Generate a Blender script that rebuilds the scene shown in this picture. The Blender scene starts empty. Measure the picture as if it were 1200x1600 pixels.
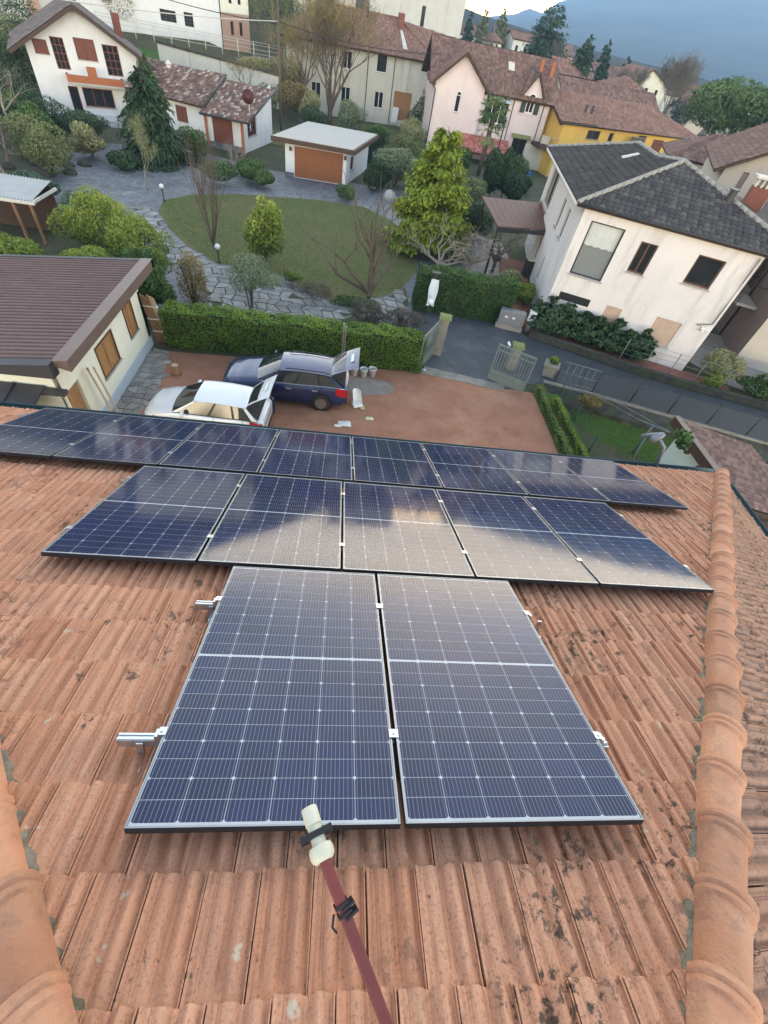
import bpy, bmesh, math, random
import numpy as np
from mathutils import Vector, Matrix
R_ = math.radians
scene = bpy.context.scene
col = scene.collection

# ------------------------------------------------------------------ camera
CAM_H = 10.5
cd = bpy.data.cameras.new('camera'); cam = bpy.data.objects.new('camera', cd); col.objects.link(cam)
right = Vector((0.989728, -0.024745, 0.140806)); down = Vector((0.072532, -0.761820, -0.643716)); fwd = Vector((0.123198, 0.647316, -0.752199))
m3 = Matrix((right, -down, -fwd)).transposed()
cam.matrix_world = Matrix.Translation((0, 0, CAM_H)) @ m3.to_4x4()
cd.sensor_fit = 'VERTICAL'; cd.sensor_height = 24; cd.sensor_width = 18
cd.lens = 679.24 / 1600 * 24
cd.clip_start = 0.05; cd.clip_end = 30000
scene.camera = cam

# ------------------------------------------------------------------ sky, sun, exposure
SUN_EL, SUN_AZ = R_(9), R_(16)          # azimuth measured from +Y towards +X
w = bpy.data.worlds.new('World'); scene.world = w; w.use_nodes = True
nt = w.node_tree; nt.nodes.clear()
def N(nt, t, **kw):
    n = nt.nodes.new(t)
    for k, v in kw.items():
        if k.startswith('i_'):
            n.inputs[int(k[2:]) if k[2:].isdigit() else k[2:].replace('_', ' ')].default_value = v
        else: setattr(n, k, v)
    return n
def L(nt, a, b): nt.links.new(a, b)
def math_(nt, op, a, b=None, clamp=False):
    n = nt.nodes.new('ShaderNodeMath'); n.operation = op; n.use_clamp = clamp
    for i, v in enumerate((a, b)):
        if v is None: continue
        if isinstance(v, (int, float)): n.inputs[i].default_value = v
        else: nt.links.new(v, n.inputs[i])
    return n.outputs[0]
def ramp(nt, fac, stops, interp='LINEAR'):
    n = nt.nodes.new('ShaderNodeValToRGB'); n.color_ramp.interpolation = interp
    e = n.color_ramp.elements
    while len(e) < len(stops): e.new(0.5)
    for q, (p, c) in zip(e, stops):
        q.position = p; q.color = (c, c, c, 1) if isinstance(c, (int, float)) else (*c, 1)
    nt.links.new(fac, n.inputs[0]); return n.outputs[0]
def mix(nt, fac, a, b, mode='MIX'):
    n = nt.nodes.new('ShaderNodeMix'); n.data_type = 'RGBA'; n.blend_type = mode
    for i, v in ((0, fac), (6, a), (7, b)):
        if isinstance(v, (int, float)): n.inputs[i].default_value = v
        elif isinstance(v, tuple): n.inputs[i].default_value = (*v, 1)
        else: nt.links.new(v, n.inputs[i])
    return n.outputs[2]

sky = N(nt, 'ShaderNodeTexSky'); sky.sky_type = 'NISHITA'; sky.sun_disc = False
sky.sun_elevation = SUN_EL; sky.sun_rotation = SUN_AZ
sky.air_density = 1.3; sky.dust_density = 1.2; sky.ozone_density = 2.0
skyc = N(nt, 'ShaderNodeBackground'); skyc.inputs[1].default_value = 0.15
L(nt, sky.outputs[0], skyc.inputs[0])
# broken layer of cloud, laid out on a level sheet overhead
tc = N(nt, 'ShaderNodeTexCoord'); sx = N(nt, 'ShaderNodeSeparateXYZ'); L(nt, tc.outputs['Generated'], sx.inputs[0])
zz = math_(nt, 'ADD', math_(nt, 'MAXIMUM', sx.outputs[2], 0.0), 0.30)
cx = N(nt, 'ShaderNodeCombineXYZ'); L(nt, math_(nt, 'DIVIDE', sx.outputs[0], zz), cx.inputs[0]); L(nt, math_(nt, 'DIVIDE', sx.outputs[1], zz), cx.inputs[1])
no = N(nt, 'ShaderNodeTexNoise'); no.inputs['Scale'].default_value = 0.95; no.inputs['Detail'].default_value = 5; no.inputs['Roughness'].default_value = 0.55
mp = N(nt, 'ShaderNodeMapping'); mp.inputs['Location'].default_value = (3.1, 1.7, 0); L(nt, cx.outputs[0], mp.inputs[0]); L(nt, mp.outputs[0], no.inputs['Vector'])
cmask = ramp(nt, no.outputs[0], [(0.38, 0.10), (0.62, 0.88)])
low = nt.nodes.new('ShaderNodeMapRange'); low.interpolation_type = 'SMOOTHSTEP'; low.inputs[1].default_value = 0.10; low.inputs[2].default_value = 0.30; L(nt, sx.outputs[2], low.inputs[0])   # cloud low down is lit warm by the setting sun
cmask = mix(nt, low.outputs[0], (0.92, 0.92, 0.92), cmask)      # the layers overlap into an even bank towards the horizon
gap = nt.nodes.new('ShaderNodeMapRange'); gap.interpolation_type = 'SMOOTHSTEP'; gap.inputs[1].default_value = 0.0; gap.inputs[2].default_value = 0.07; L(nt, sx.outputs[2], gap.inputs[0])   # clear band under the cloud deck, all round
thin = nt.nodes.new('ShaderNodeMapRange'); thin.inputs[1].default_value = 0.16; thin.inputs[2].default_value = 0.52; thin.inputs[3].default_value = 1.0; thin.inputs[4].default_value = 0.16; L(nt, sx.outputs[2], thin.inputs[0])   # the deck looks more broken overhead
cmask = math_(nt, 'MULTIPLY', math_(nt, 'MULTIPLY', cmask, gap.outputs[0]), thin.outputs[0])
cl = N(nt, 'ShaderNodeBackground'); cl.inputs[1].default_value = 2.9
L(nt, mix(nt, low.outputs[0], (1.80, 1.48, 0.98), ramp(nt, no.outputs[0], [(0.35, (0.80, 0.84, 0.92)), (0.7, (0.62, 0.63, 0.66))])), cl.inputs[0])
mx = N(nt, 'ShaderNodeMixShader'); L(nt, cmask, mx.inputs[0]); L(nt, skyc.outputs[0], mx.inputs[1]); L(nt, cl.outputs[0], mx.inputs[2])
wo = N(nt, 'ShaderNodeOutputWorld'); L(nt, mx.outputs[0], wo.inputs[0])

sl = bpy.data.lights.new('sun', 'SUN'); sl.energy = 0.5; sl.angle = R_(120); sl.color = (1.0, 0.92, 0.78)
so = bpy.data.objects.new('sun', sl); col.objects.link(so)
sd = Vector((math.sin(SUN_AZ) * math.cos(SUN_EL), math.cos(SUN_AZ) * math.cos(SUN_EL), math.sin(SUN_EL)))
so.rotation_euler = sd.to_track_quat('Z', 'Y').to_euler(); so.location = (0, 0, 40)

scene.view_settings.view_transform = 'Standard'; scene.view_settings.look = 'None'
scene.view_settings.exposure = 1.58; scene.view_settings.gamma = 1
scene.render.engine = 'CYCLES'; scene.cycles.use_denoising = True
scene.cycles.max_bounces = 6; scene.cycles.diffuse_bounces = 2; scene.cycles.glossy_bounces = 2; scene.cycles.transparent_max_bounces = 6
scene.cycles.volume_bounces = 2
scene.cycles.caustics_reflective = False; scene.cycles.caustics_refractive = False

# ------------------------------------------------------------------ materials
MATS = {}
def newmat(name):
    m = bpy.data.materials.new(name); m.use_nodes = True; MATS[name] = m
    t = m.node_tree; b = t.nodes['Principled BSDF']; return m, t, b
def noise(t, scale, detail=4, rough=0.55, vec=None, dist=0.0):
    n = t.nodes.new('ShaderNodeTexNoise'); n.inputs['Scale'].default_value = scale; n.inputs['Detail'].default_value = detail
    n.inputs['Roughness'].default_value = rough; n.inputs['Distortion'].default_value = dist
    if vec is not None: t.links.new(vec, n.inputs['Vector'])
    return n.outputs[0]
def pos(t):
    for n in t.nodes:
        if n.type == 'NEW_GEOMETRY': return n.outputs[0]
    return t.nodes.new('ShaderNodeNewGeometry').outputs[0]
def mapv(t, vec, scale=(1, 1, 1), rot=(0, 0, 0), loc=(0, 0, 0)):
    n = t.nodes.new('ShaderNodeMapping'); n.inputs['Scale'].default_value = scale; n.inputs['Rotation'].default_value = rot; n.inputs['Location'].default_value = loc
    t.links.new(vec, n.inputs[0]); return n.outputs[0]
def bump(t, b, h, strength=0.3, dist=0.02):
    n = t.nodes.new('ShaderNodeBump'); n.inputs['Strength'].default_value = strength; n.inputs['Distance'].default_value = dist
    t.links.new(h, n.inputs['Height']); t.links.new(n.outputs[0], b.inputs['Normal'])
def objrnd(t): return t.nodes.new('ShaderNodeObjectInfo').outputs['Random']
def attr(t, name):
    n = t.nodes.new('ShaderNodeAttribute'); n.attribute_name = name; return n.outputs['Fac']

def surf(name, c1, c2=None, scale=3.0, rough=0.7, metal=0.0, bs=0.0, bscale=None, stain=None, stain_amt=0.0, stain_scale=1.0, spec=0.4, rnd=0.0, stretch=(1, 1, 1)):
    """two-tone noise surface with optional stains and fine relief"""
    m, t, b = newmat(name)
    c2 = c2 or tuple(x * 0.78 for x in c1)
    p = mapv(t, pos(t), stretch)
    f = ramp(t, noise(t, scale, 4, 0.62, p), [(0.32, 0.0), (0.68, 1.0)])
    c = mix(t, f, c1, c2)
    if stain:
        s = ramp(t, noise(t, stain_scale, 5, 0.66, p, 0.4), [(0.50, 0.0), (0.72, 1.0)])
        c = mix(t, math_(t, 'MULTIPLY', s, stain_amt), c, stain)
    if rnd:
        o = math_(t, 'MULTIPLY_ADD', objrnd(t), rnd); t.nodes[-1].inputs[2].default_value = 1 - rnd / 2
        c = mix(t, 1.0, c, o, 'MULTIPLY')
    t.links.new(c, b.inputs['Base Color'])
    b.inputs['Roughness'].default_value = rough; b.inputs['Metallic'].default_value = metal
    b.inputs['Specular IOR Level'].default_value = spec
    if bs: bump(t, b, noise(t, bscale or scale * 8, 3, 0.6, p), bs, 0.02)
    return m

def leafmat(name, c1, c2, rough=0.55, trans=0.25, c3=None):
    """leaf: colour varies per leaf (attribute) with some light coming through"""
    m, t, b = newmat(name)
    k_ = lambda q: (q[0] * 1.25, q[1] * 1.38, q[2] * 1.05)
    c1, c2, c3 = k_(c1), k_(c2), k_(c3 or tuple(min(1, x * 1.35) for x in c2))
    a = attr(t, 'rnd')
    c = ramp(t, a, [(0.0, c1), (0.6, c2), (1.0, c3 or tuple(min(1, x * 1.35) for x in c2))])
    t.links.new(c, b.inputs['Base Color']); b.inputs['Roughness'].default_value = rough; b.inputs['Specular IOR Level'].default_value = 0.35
    tr = t.nodes.new('ShaderNodeBsdfTranslucent'); t.links.new(c, tr.inputs[0])
    mxs = t.nodes.new('ShaderNodeMixShader'); mxs.inputs[0].default_value = trans
    t.links.new(b.outputs[0], mxs.inputs[1]); t.links.new(tr.outputs[0], mxs.inputs[2])
    t.links.new(mxs.outputs[0], t.nodes['Material Output'].inputs[0])
    return m

# ------------------------------------------------------------------ mesh helpers
class MB:
    """collects shapes, then links them as ONE mesh object"""
    def __init__(s): s.v = []; s.f = []; s.mi = []; s.cur = 0
    def mat(s, i): s.cur = i; return s
    def add(s, vs, fs):
        o = len(s.v); s.v += [tuple(x) for x in vs]; s.f += [tuple(o + i for i in f) for f in fs]; s.mi += [s.cur] * len(fs); return s
    def box(s, a, b, M=None):
        x0, y0, z0 = a; x1, y1, z1 = b
        vs = [Vector(p) for p in ((x0,y0,z0),(x1,y0,z0),(x1,y1,z0),(x0,y1,z0),(x0,y0,z1),(x1,y0,z1),(x1,y1,z1),(x0,y1,z1))]
        if M is not None: vs = [M @ p for p in vs]
        return s.add(vs, [(0,3,2,1),(4,5,6,7),(0,1,5,4),(1,2,6,5),(2,3,7,6),(3,0,4,7)])
    def prism(s, poly, z0, z1):
        """poly: list of (x,y); z0,z1 numbers or per-vertex lists"""
        n = len(poly); a0 = z0 if isinstance(z0, (list, tuple)) else [z0] * n; a1 = z1 if isinstance(z1, (list, tuple)) else [z1] * n
        vs = [(p[0], p[1], a0[i]) for i, p in enumerate(poly)] + [(p[0], p[1], a1[i]) for i, p in enumerate(poly)]
        fs = [tuple(range(n - 1, -1, -1)), tuple(range(n, 2 * n))] + [(i, (i + 1) % n, n + (i + 1) % n, n + i) for i in range(n)]
        return s.add(vs, fs)
    def slab(s, pts, th):
        """planar polygon in space, thickened along its normal (downwards)"""
        P = [Vector(p) for p in pts]; nrm = Vector((0, 0, 0))
        for i in range(len(P)):
            a, b = P[i], P[(i + 1) % len(P)]; nrm += a.cross(b)
        nrm.normalize()
        if nrm.z < 0: nrm = -nrm; P.reverse()
        n = len(P); vs = [p - nrm * th for p in P] + P
        return s.add(vs, [tuple(range(n - 1, -1, -1)), tuple(range(n, 2 * n))] + [(i, (i + 1) % n, n + (i + 1) % n, n + i) for i in range(n)])
    def tube(s, path, r, n=6, cap=True):
        P = [Vector(p) for p in path]; k = len(P); rr = r if isinstance(r, (list, tuple)) else [r] * k
        rings = []; up = Vector((0, 0, 1))
        for i, p in enumerate(P):
            d = (P[min(i + 1, k - 1)] - P[max(i - 1, 0)]); d = d.normalized() if d.length > 1e-9 else Vector((0, 0, 1))
            u = d.cross(up)
            if u.length < 0.05: u = d.cross(Vector((1, 0, 0)))
            u.normalize(); v = d.cross(u)
            rings.append([p + (u * math.cos(2 * math.pi * j / n) + v * math.sin(2 * math.pi * j / n)) * rr[i] for j in range(n)])
        vs = [q for rg in rings for q in rg]
        fs = [(i * n + j, (i + 1) * n + j, (i + 1) * n + (j + 1) % n, i * n + (j + 1) % n) for i in range(k - 1) for j in range(n)]
        if cap: fs += [tuple(range(n)), tuple((k - 1) * n + j for j in range(n - 1, -1, -1))]
        return s.add(vs, fs)
    def lathe(s, prof, n=16, M=None):
        """prof: (r, z) list about Z"""
        k = len(prof); vs = [Vector((r * math.cos(2 * math.pi * j / n), r * math.sin(2 * math.pi * j / n), z)) for r, z in prof for j in range(n)]
        if M is not None: vs = [M @ p for p in vs]
        fs = [(i * n + j, i * n + (j + 1) % n, (i + 1) * n + (j + 1) % n, (i + 1) * n + j) for i in range(k - 1) for j in range(n)]
        fs += [tuple(range(n - 1, -1, -1)), tuple((k - 1) * n + j for j in range(n))]
        return s.add(vs, fs)
    def grid(s, pts):
        """pts: rows of points"""
        a = len(pts); b = len(pts[0])
        return s.add([p for r in pts for p in r], [(i * b + j, i * b + j + 1, (i + 1) * b + j + 1, (i + 1) * b + j) for i in range(a - 1) for j in range(b - 1)])
    def mesh(s, name, mats, smooth=False):
        me = bpy.data.meshes.new(name); me.from_pydata(s.v, [], s.f)
        for m in (mats if isinstance(mats, (list, tuple)) else [mats]): me.materials.append(MATS[m] if isinstance(m, str) else m)
        if any(s.mi): me.polygons.foreach_set('material_index', s.mi)
        if smooth: me.polygons.foreach_set('use_smooth', [True] * len(s.f))
        me.update(); return me
    def build(s, name, mats, parent=None, smooth=False, fixn=False, bevel=0):
        me = s.mesh(name, mats, smooth)
        if fixn or bevel:
            bm = bmesh.new(); bm.from_mesh(me)
            bmesh.ops.recalc_face_normals(bm, faces=bm.faces)
            bm.to_mesh(me); bm.free()
        o = link(name, me, parent)
        if bevel:
            md = o.modifiers.new('bevel', 'BEVEL'); md.width = bevel; md.segments = 2; md.limit_method = 'ANGLE'; md.angle_limit = R_(40)
        return o
def link(name, data, parent=None):
    o = bpy.data.objects.new(name, data); col.objects.link(o)
    if parent is not None: o.parent = parent
    return o
def tag(o, label=None, cat=None, group=None, kind=None):
    if label: o['label'] = label
    if cat: o['category'] = cat
    if group: o['group'] = group
    if kind: o['kind'] = kind
    return o
def empty(name, loc=(0, 0, 0), rz=0.0, label=None, cat=None, group=None):
    o = link(name, None); o.empty_display_size = 0.2; o.location = loc; o.rotation_euler = (0, 0, rz)
    return tag(o, label, cat, group)
def setrnd(me, vals):
    a = me.attributes.new('rnd', 'FLOAT', 'POINT'); a.data.foreach_set('value', np.asarray(vals, dtype=np.float32))
rng = np.random.default_rng(7); random.seed(7)

def leaves(name, P, size, mats, parent=None, nrm=None, aspect=1.8, jitter=0.8, rnd=None, fold=0.25, seed=1, up=None):
    """one mesh of many small leaf faces: each a folded kite of two triangles' pairs, at points P"""
    g = np.random.default_rng(seed); n = len(P); P = np.asarray(P, float)
    d = g.normal(size=(n, 3))
    if nrm is not None: d = np.asarray(nrm) + d * jitter
    d /= np.linalg.norm(d, axis=1)[:, None] + 1e-9
    t = g.normal(size=(n, 3)) if up is None else (np.asarray(up) + g.normal(size=(n, 3)) * 0.45)
    t -= (t * d).sum(1)[:, None] * d; t /= np.linalg.norm(t, axis=1)[:, None] + 1e-9
    b = np.cross(d, t)
    sz = (np.asarray(size) * g.uniform(0.65, 1.35, n))[:, None] if np.isscalar(size) or len(np.shape(size)) == 0 else (np.asarray(size) * g.uniform(0.7, 1.3, n))[:, None]
    wd = sz / aspect
    v = np.stack([P - t * sz * 0.5, P + b * wd * 0.5 + d * wd * fold, P + t * sz * 0.5, P - b * wd * 0.5 + d * wd * fold], 1).reshape(-1, 3)
    me = bpy.data.meshes.new(name)
    me.vertices.add(4 * n); me.vertices.foreach_set('co', v.astype(np.float32).ravel())
    idx = (np.arange(n)[:, None] * 4 + np.array([0, 1, 2, 0, 2, 3])).astype(np.int32)
    me.loops.add(6 * n); me.loops.foreach_set('vertex_index', idx.ravel())
    me.polygons.add(2 * n); me.polygons.foreach_set('loop_start', np.arange(0, 6 * n, 3, dtype=np.int32))
    me.update(calc_edges=True)
    me.materials.append(MATS[mats])
    r = g.uniform(0, 1, n) if rnd is None else np.clip(np.asarray(rnd) + g.uniform(-0.25, 0.25, n), 0, 1)
    setrnd(me, np.repeat(r, 4))
    o = link(name, me, parent); o['kind'] = 'stuff'
    return o
# ------------------------------------------------------------------ ground materials & foreground roof
S = R_(23.6)
RO = Vector((-0.668, 1.781, 7.707))          # origin of the roof frame (u right, v down the slope, n off the roof)
ROOFM = Matrix.Translation(RO) @ Matrix.Rotation(-S, 4, 'X')
def roofpt(u, v, n=0): return ROOFM @ Vector((u, v, n))
TILE_N = -0.155                               # tile bed below the panel glass

def tile_material(name, stops, grime, lich):
    m, t, b = newmat(name)
    p = pos(t)
    r = math_(t, 'FRACT', math_(t, 'ADD', objrnd(t), attr(t, 'rnd')))
    base = ramp(t, r, stops)
    streak = noise(t, 1.0, 4, 0.65, mapv(t, p, (38, 3.2, 3.2)))
    c = mix(t, ramp(t, streak, [(0.42, 0.0), (0.74, 0.48)]), base, grime)
    c = mix(t, ramp(t, noise(t, 2.3, 4, 0.6, p), [(0.48, 0.0), (0.80, 0.35)]), c, (0.54, 0.33, 0.215))
    fine = noise(t, 95, 2, 0.7, p)
    c = mix(t, ramp(t, fine, [(0.52, 0.0), (0.70, 0.55)]), c, grime)
    # dark lichen: small blotches gathered in patches
    patch = ramp(t, noise(t, 1.5, 3, 0.6, mapv(t, p, loc=(4.2, 1.1, 0))), [(0.46 - lich, 0.0), (0.64 - lich, 1.0)])
    spot = ramp(t, noise(t, 15, 5, 0.74, p, 0.3), [(0.53, 0.0), (0.60, 1.0)])
    c = mix(t, math_(t, 'MULTIPLY', math_(t, 'MULTIPLY', patch, spot), 0.88), c, (0.040, 0.036, 0.030))
    spot2 = ramp(t, noise(t, 7.5, 6, 0.7, mapv(t, p, loc=(9, 2, 3))), [(0.645, 0.0), (0.685, 1.0)])
    c = mix(t, math_(t, 'MULTIPLY', spot2, 0.80), c, (0.060, 0.052, 0.040))
    pale = ramp(t, noise(t, 9.5, 4, 0.6, mapv(t, p, loc=(1, 7, 5))), [(0.68, 0.0), (0.72, 1.0)])
    c = mix(t, math_(t, 'MULTIPLY', pale, 0.65), c, (0.50, 0.48, 0.37))
    t.links.new(c, b.inputs['Base Color'])
    b.inputs['Roughness'].default_value = 0.82; b.inputs['Specular IOR Level'].default_value = 0.3
    bump(t, b, math_(t, 'ADD', fine, math_(t, 'MULTIPLY', streak, 0.7)), 0.32, 0.005)
tile_material('terracotta_tile', [(0.0, (0.49, 0.225, 0.130)), (0.35, (0.56, 0.275, 0.165)), (0.7, (0.60, 0.315, 0.198)), (1.0, (0.51, 0.255, 0.155))], (0.18, 0.092, 0.058), 0.0)
tile_material('terracotta_weathered_shaded', [(0.0, (0.33, 0.175, 0.112)), (0.5, (0.43, 0.245, 0.165)), (1.0, (0.36, 0.215, 0.15))], (0.14, 0.092, 0.068), 0.08)  # right slope only: lichen and wear, plus that side's shade put into the colour
surf('roof_mortar', (0.26, 0.22, 0.17), (0.12, 0.11, 0.08), 14, 0.95, bs=0.6, bscale=40, stain=(0.06, 0.075, 0.03), stain_amt=0.9, stain_scale=8)
surf('ridge_clay', (0.47, 0.21, 0.115), (0.53, 0.285, 0.175), 5, 0.8, bs=0.4, bscale=60, stain=(0.17, 0.095, 0.06), stain_amt=0.5, stain_scale=10, rnd=0.35)
surf('gutter_green', (0.035, 0.075, 0.085), (0.05, 0.09, 0.10), 4, 0.35, metal=0.3)
surf('under_roof', (0.16, 0.09, 0.06), (0.10, 0.06, 0.04), 4, 0.9)
surf('plaster_cream', (0.72, 0.68, 0.50), (0.66, 0.62, 0.45), 1.5, 0.9, bs=0.1, bscale=60)

# --- one interlocking clay tile: pitch 0.335 x 0.193
TW, TP = 0.193, 0.335
PROF = [(0.0,-0.010),(0.018,-0.010),(0.022,0.013),(0.075,0.014),(0.10,0.007),(0.17,0.008),(0.185,0.005),(0.215,0.008),(0.235,0.005),(0.27,0.009),(0.40,0.010),(0.46,0.004),(0.51,-0.006),(0.575,-0.008),(0.63,0.000),(0.68,0.013),(0.74,0.017),(0.80,0.015),(0.87,0.004),(0.93,-0.003),(0.968,0.000),(0.975,0.012),(0.995,0.012),(1.0,-0.010)]
LROWS = [(0.0, 0.035, 0.0), (0.02, 0.038, 0.0), (0.18, 0.022, 0.0), (0.275, 0.012, 0.05), (0.310, 0.007, 0.55), (0.352, 0.003, 0.8)]   # distance up from the tail, lift, flattening
def tile_geom():
    vs = []; fs = []; k = len(PROF)
    for (d, lift, flat) in LROWS:
        for (tt, h) in PROF:
            h = h * 1.5; hh = h * (1 - flat) + 0.010 * flat if 0.08 < tt < 0.96 else h
            vs.append((tt * TW, -d, hh + lift))
    for i in range(len(LROWS) - 1):
        for j in range(k - 1): fs.append((i * k + j, (i + 1) * k + j, (i + 1) * k + j + 1, i * k + j + 1))
    o = len(vs)                                # front lip at the tail
    for (tt, h) in PROF: vs.append((tt * TW, 0.0, h * 1.5 + 0.036 - 0.018))
    for j in range(k - 1): fs.append((j, j + 1, o + j + 1, o + j))
    return vs, fs
TV, TF = tile_geom()
tmb = MB(); tmb.add(TV, TF); tile_me = tmb.mesh('roof_tile', 'terracotta_tile', smooth=False)
setrnd(tile_me, [0.0] * len(TV))
# smooth shading but sharp at the joint ribs
tile_me.polygons.foreach_set('use_smooth', [True] * len(tile_me.polygons)); tile_me.set_sharp_from_angle(angle=R_(38))
tile_side_me = tile_me.copy(); tile_side_me.materials.clear(); tile_side_me.materials.append(MATS['terracotta_weathered_shaded'])

HOUSE = empty('tiled_house', (RO.x + 0.98, RO.y - 3.09, 0), 0, 'house in the foreground, its terracotta hip roof carrying the solar panels', 'house')
def to_house(o, world):           # parent under HOUSE with a given world matrix
    o.parent = HOUSE; o.matrix_parent_inverse = Matrix.Translation(-HOUSE.location); o.matrix_basis = world
APEX_U, APEX_V, HS = 1.02, -3.41, 1.155      # hip apex in the roof frame, dv/du along the hips
EAVE_V = 3.98
hw = (EAVE_V - APEX_V) / HS
apexW = roofpt(APEX_U, APEX_V, TILE_N - 0.03); eR = roofpt(APEX_U + hw, EAVE_V, TILE_N - 0.03); eL = roofpt(APEX_U - hw, EAVE_V, TILE_N - 0.03)
depthB = 2 * (eR.y - apexW.y)
bR = Vector((eR.x, eR.y - depthB, eR.z)); bL = Vector((eL.x, eL.y - depthB, eL.z))
mb = MB(); mb.add([apexW, eR, eL, bR, bL], [(0, 2, 1), (0, 1, 3), (0, 3, 4), (0, 4, 2), (1, 2, 4, 3)])
ROOF = mb.build('roof', 'under_roof'); to_house(ROOF, Matrix.Identity(4))
mb = MB(); mb.box((eL.x + 0.55, bL.y + 0.55, -0.7), (eR.x - 0.55, eR.y - 0.55, eR.z - 0.12)); w_ = mb.build('wall', 'plaster_cream'); to_house(w_, Matrix.Identity(4))
bpy.context.view_layer.update()
ROOF_LOCAL = Matrix.Identity(4)
def under_roof(o, world):
    o.parent = ROOF; o.matrix_parent_inverse = Matrix.Identity(4); o.matrix_basis = world

# slope frames: front slope and right slope (and left), local x across, y down the slope
rs_ = math.atan2(HS * math.sin(S), 1.0)      # pitch of the side slopes
plan = HS * math.cos(S)                       # plan dy per dx along the hip
def front_frame(): return ROOFM @ Matrix.Translation((APEX_U, APEX_V, TILE_N))
apx = roofpt(APEX_U, APEX_V, TILE_N)
def side_frame(sgn):
    # y axis: down the slope (+-X), x axis: horizontal along -+Y
    yv = Vector((sgn * math.cos(rs_), 0, -math.sin(rs_))); xv = Vector((0, -sgn, 0)); zv = xv.cross(yv)
    if zv.z < 0: xv = -xv; zv = xv.cross(yv)
    M = Matrix((xv, yv, zv)).transposed().to_4x4(); M.translation = apx; return M
front_tiles = []; side_tiles = []
vlen = EAVE_V - APEX_V
half_front = lambda y: y / HS                  # half-width of front slope at distance y below apex
# courses: tails at apparent v = -2.05 - on the tile bed this is shifted
C0 = (-2.185 - APEX_V)                         # tail line of one course (distance below the apex)
U0 = 0.545 - 0.03                              # a joint, measured in u
def courses(first, maxlen):
    k0 = -int(first / TP)
    ys = [];  y = first + k0 * TP
    while y < maxlen + TP * 0.5:
        if y > 0.12: ys.append(y)
        y += TP
    return ys
FF = front_frame(); SR = side_frame(1); SLF = side_frame(-1)
camL = FF.inverted() @ Vector((0, 0, CAM_H))
for ci, y in enumerate(courses(C0, vlen)):
    sh = TW * 0.45 * (ci % 2); h = half_front(y); j0 = int(math.floor((-h - (U0 - APEX_U)) / TW)) - 1; j = j0
    while True:
        x = (U0 - APEX_U) + j * TW + sh
        if x > h: break
        ymid = y - TP / 2
        if abs(x + TW / 2) < half_front(y) + TW * 0.5: front_tiles.append((x, min(y, vlen + 0.03)))
        j += 1
slen_side = vlen * math.cos(S) / plan / math.cos(rs_)
side_half = lambda y: y * math.cos(rs_) * plan
for y in courses(0.21, slen_side):
    h = side_half(y); j = int(math.floor(-h / TW))
    while j * TW < h:
        x = j * TW
        if abs(x + TW / 2) < side_half(y) + TW * 0.5: side_tiles.append((x, y))
        j += 1
# which tiles the picture shows, and how large: the 300 largest are objects, the rest one part
PANEL_RECTS = [(0.0, -1.755, 2.10, 0.0), (-1.32, 0.04, 3.95, 1.80), (-3.32, 1.86, 5.12, 3.62)]
Ri = Matrix((right, down, fwd))
def px(pw):
    q = Ri @ (pw - Vector((0, 0, CAM_H)))
    if q.z < 0.05: return None
    return (600 + 679.24 * q.x / q.z, 800 + 679.24 * q.y / q.z, q.z)
cand = []
for kind, lst, F in ((0, front_tiles, FF), (1, side_tiles, SR), (2, side_tiles, SLF)):
    for (x, y) in lst:
        pw = F @ Vector((x + TW / 2, y - TP / 2, 0)); q = px(pw); score = -1
        if q and -60 < q[0] < 1260 and 500 < q[1] < 1680:
            nv = F.to_3x3() @ Vector((0, 0, 1)); vd = (Vector((0, 0, CAM_H)) - pw); score = vd.normalized().dot(nv) / q[2] ** 2
            if kind == 0:
                pl = ROOFM.inverted() @ pw
                cl_ = ROOFM.inverted() @ Vector((0, 0, CAM_H)); kk = (0 - cl_.z) / (pl.z - cl_.z); hit = cl_ + (pl - cl_) * kk
                for (a0, b0, a1, b1) in PANEL_RECTS:
                    if a0 + 0.05 < hit.x < a1 - 0.05 and b0 + 0.05 < hit.y < b1 - 0.05: score = -1
            if score > 0 and kind == 2 and q[0] > 130: score = -1
        cand.append((score, kind, x, y))
cand.sort(key=lambda c: -c[0])
FR = [FF, SR, SLF]
trng = random.Random(3)
def tile_matrix(kind, x, y):
    return FR[kind] @ Matrix.Translation((x + trng.uniform(-.002, .002), y + trng.uniform(-.006, .006), trng.uniform(-.002, .002))) @ Matrix.Rotation(trng.uniform(-.006, .006), 4, 'Z') @ Matrix.Rotation(trng.uniform(-.006, .006), 4, 'Y')
def clipped(kind, x, y):
    lim = half_front if kind == 0 else side_half
    out = TVa.copy(); X = out[:, 0] + x; Y = np.maximum(out[:, 1] + y, 0.0); l = np.array([lim(q) for q in Y]) + 0.015
    Xc = np.clip(X, -l, l)
    if np.abs(Xc - X).max() < 1e-6: return None
    out[:, 0] = Xc - x; return out
TVa = np.array(TV)
nobj = 0; rest_v = []; rest_f = []; rest_k = []
TFl = TF
for score, kind, x, y in cand:
    M = tile_matrix(kind, x, y)
    if nobj < 296 and score > 0:
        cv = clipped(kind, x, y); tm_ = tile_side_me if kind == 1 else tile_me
        if cv is not None: tm_ = tm_.copy(); tm_.vertices.foreach_set('co', cv.astype(np.float32).ravel()); tm_.update()
        o = link('roof_tile', tm_); under_roof(o, M); nobj += 1
    else:
        if kind == 2 and x < -2.5: continue
        Mn = np.array(M); o0 = sum(len(a) for a in rest_v)
        cv = clipped(kind, x, y); rest_v.append((TVa if cv is None else cv) @ Mn[:3, :3].T + Mn[:3, 3]); rest_f.append((o0, trng.random())); rest_k.append(1 if kind == 1 else 0)
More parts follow.
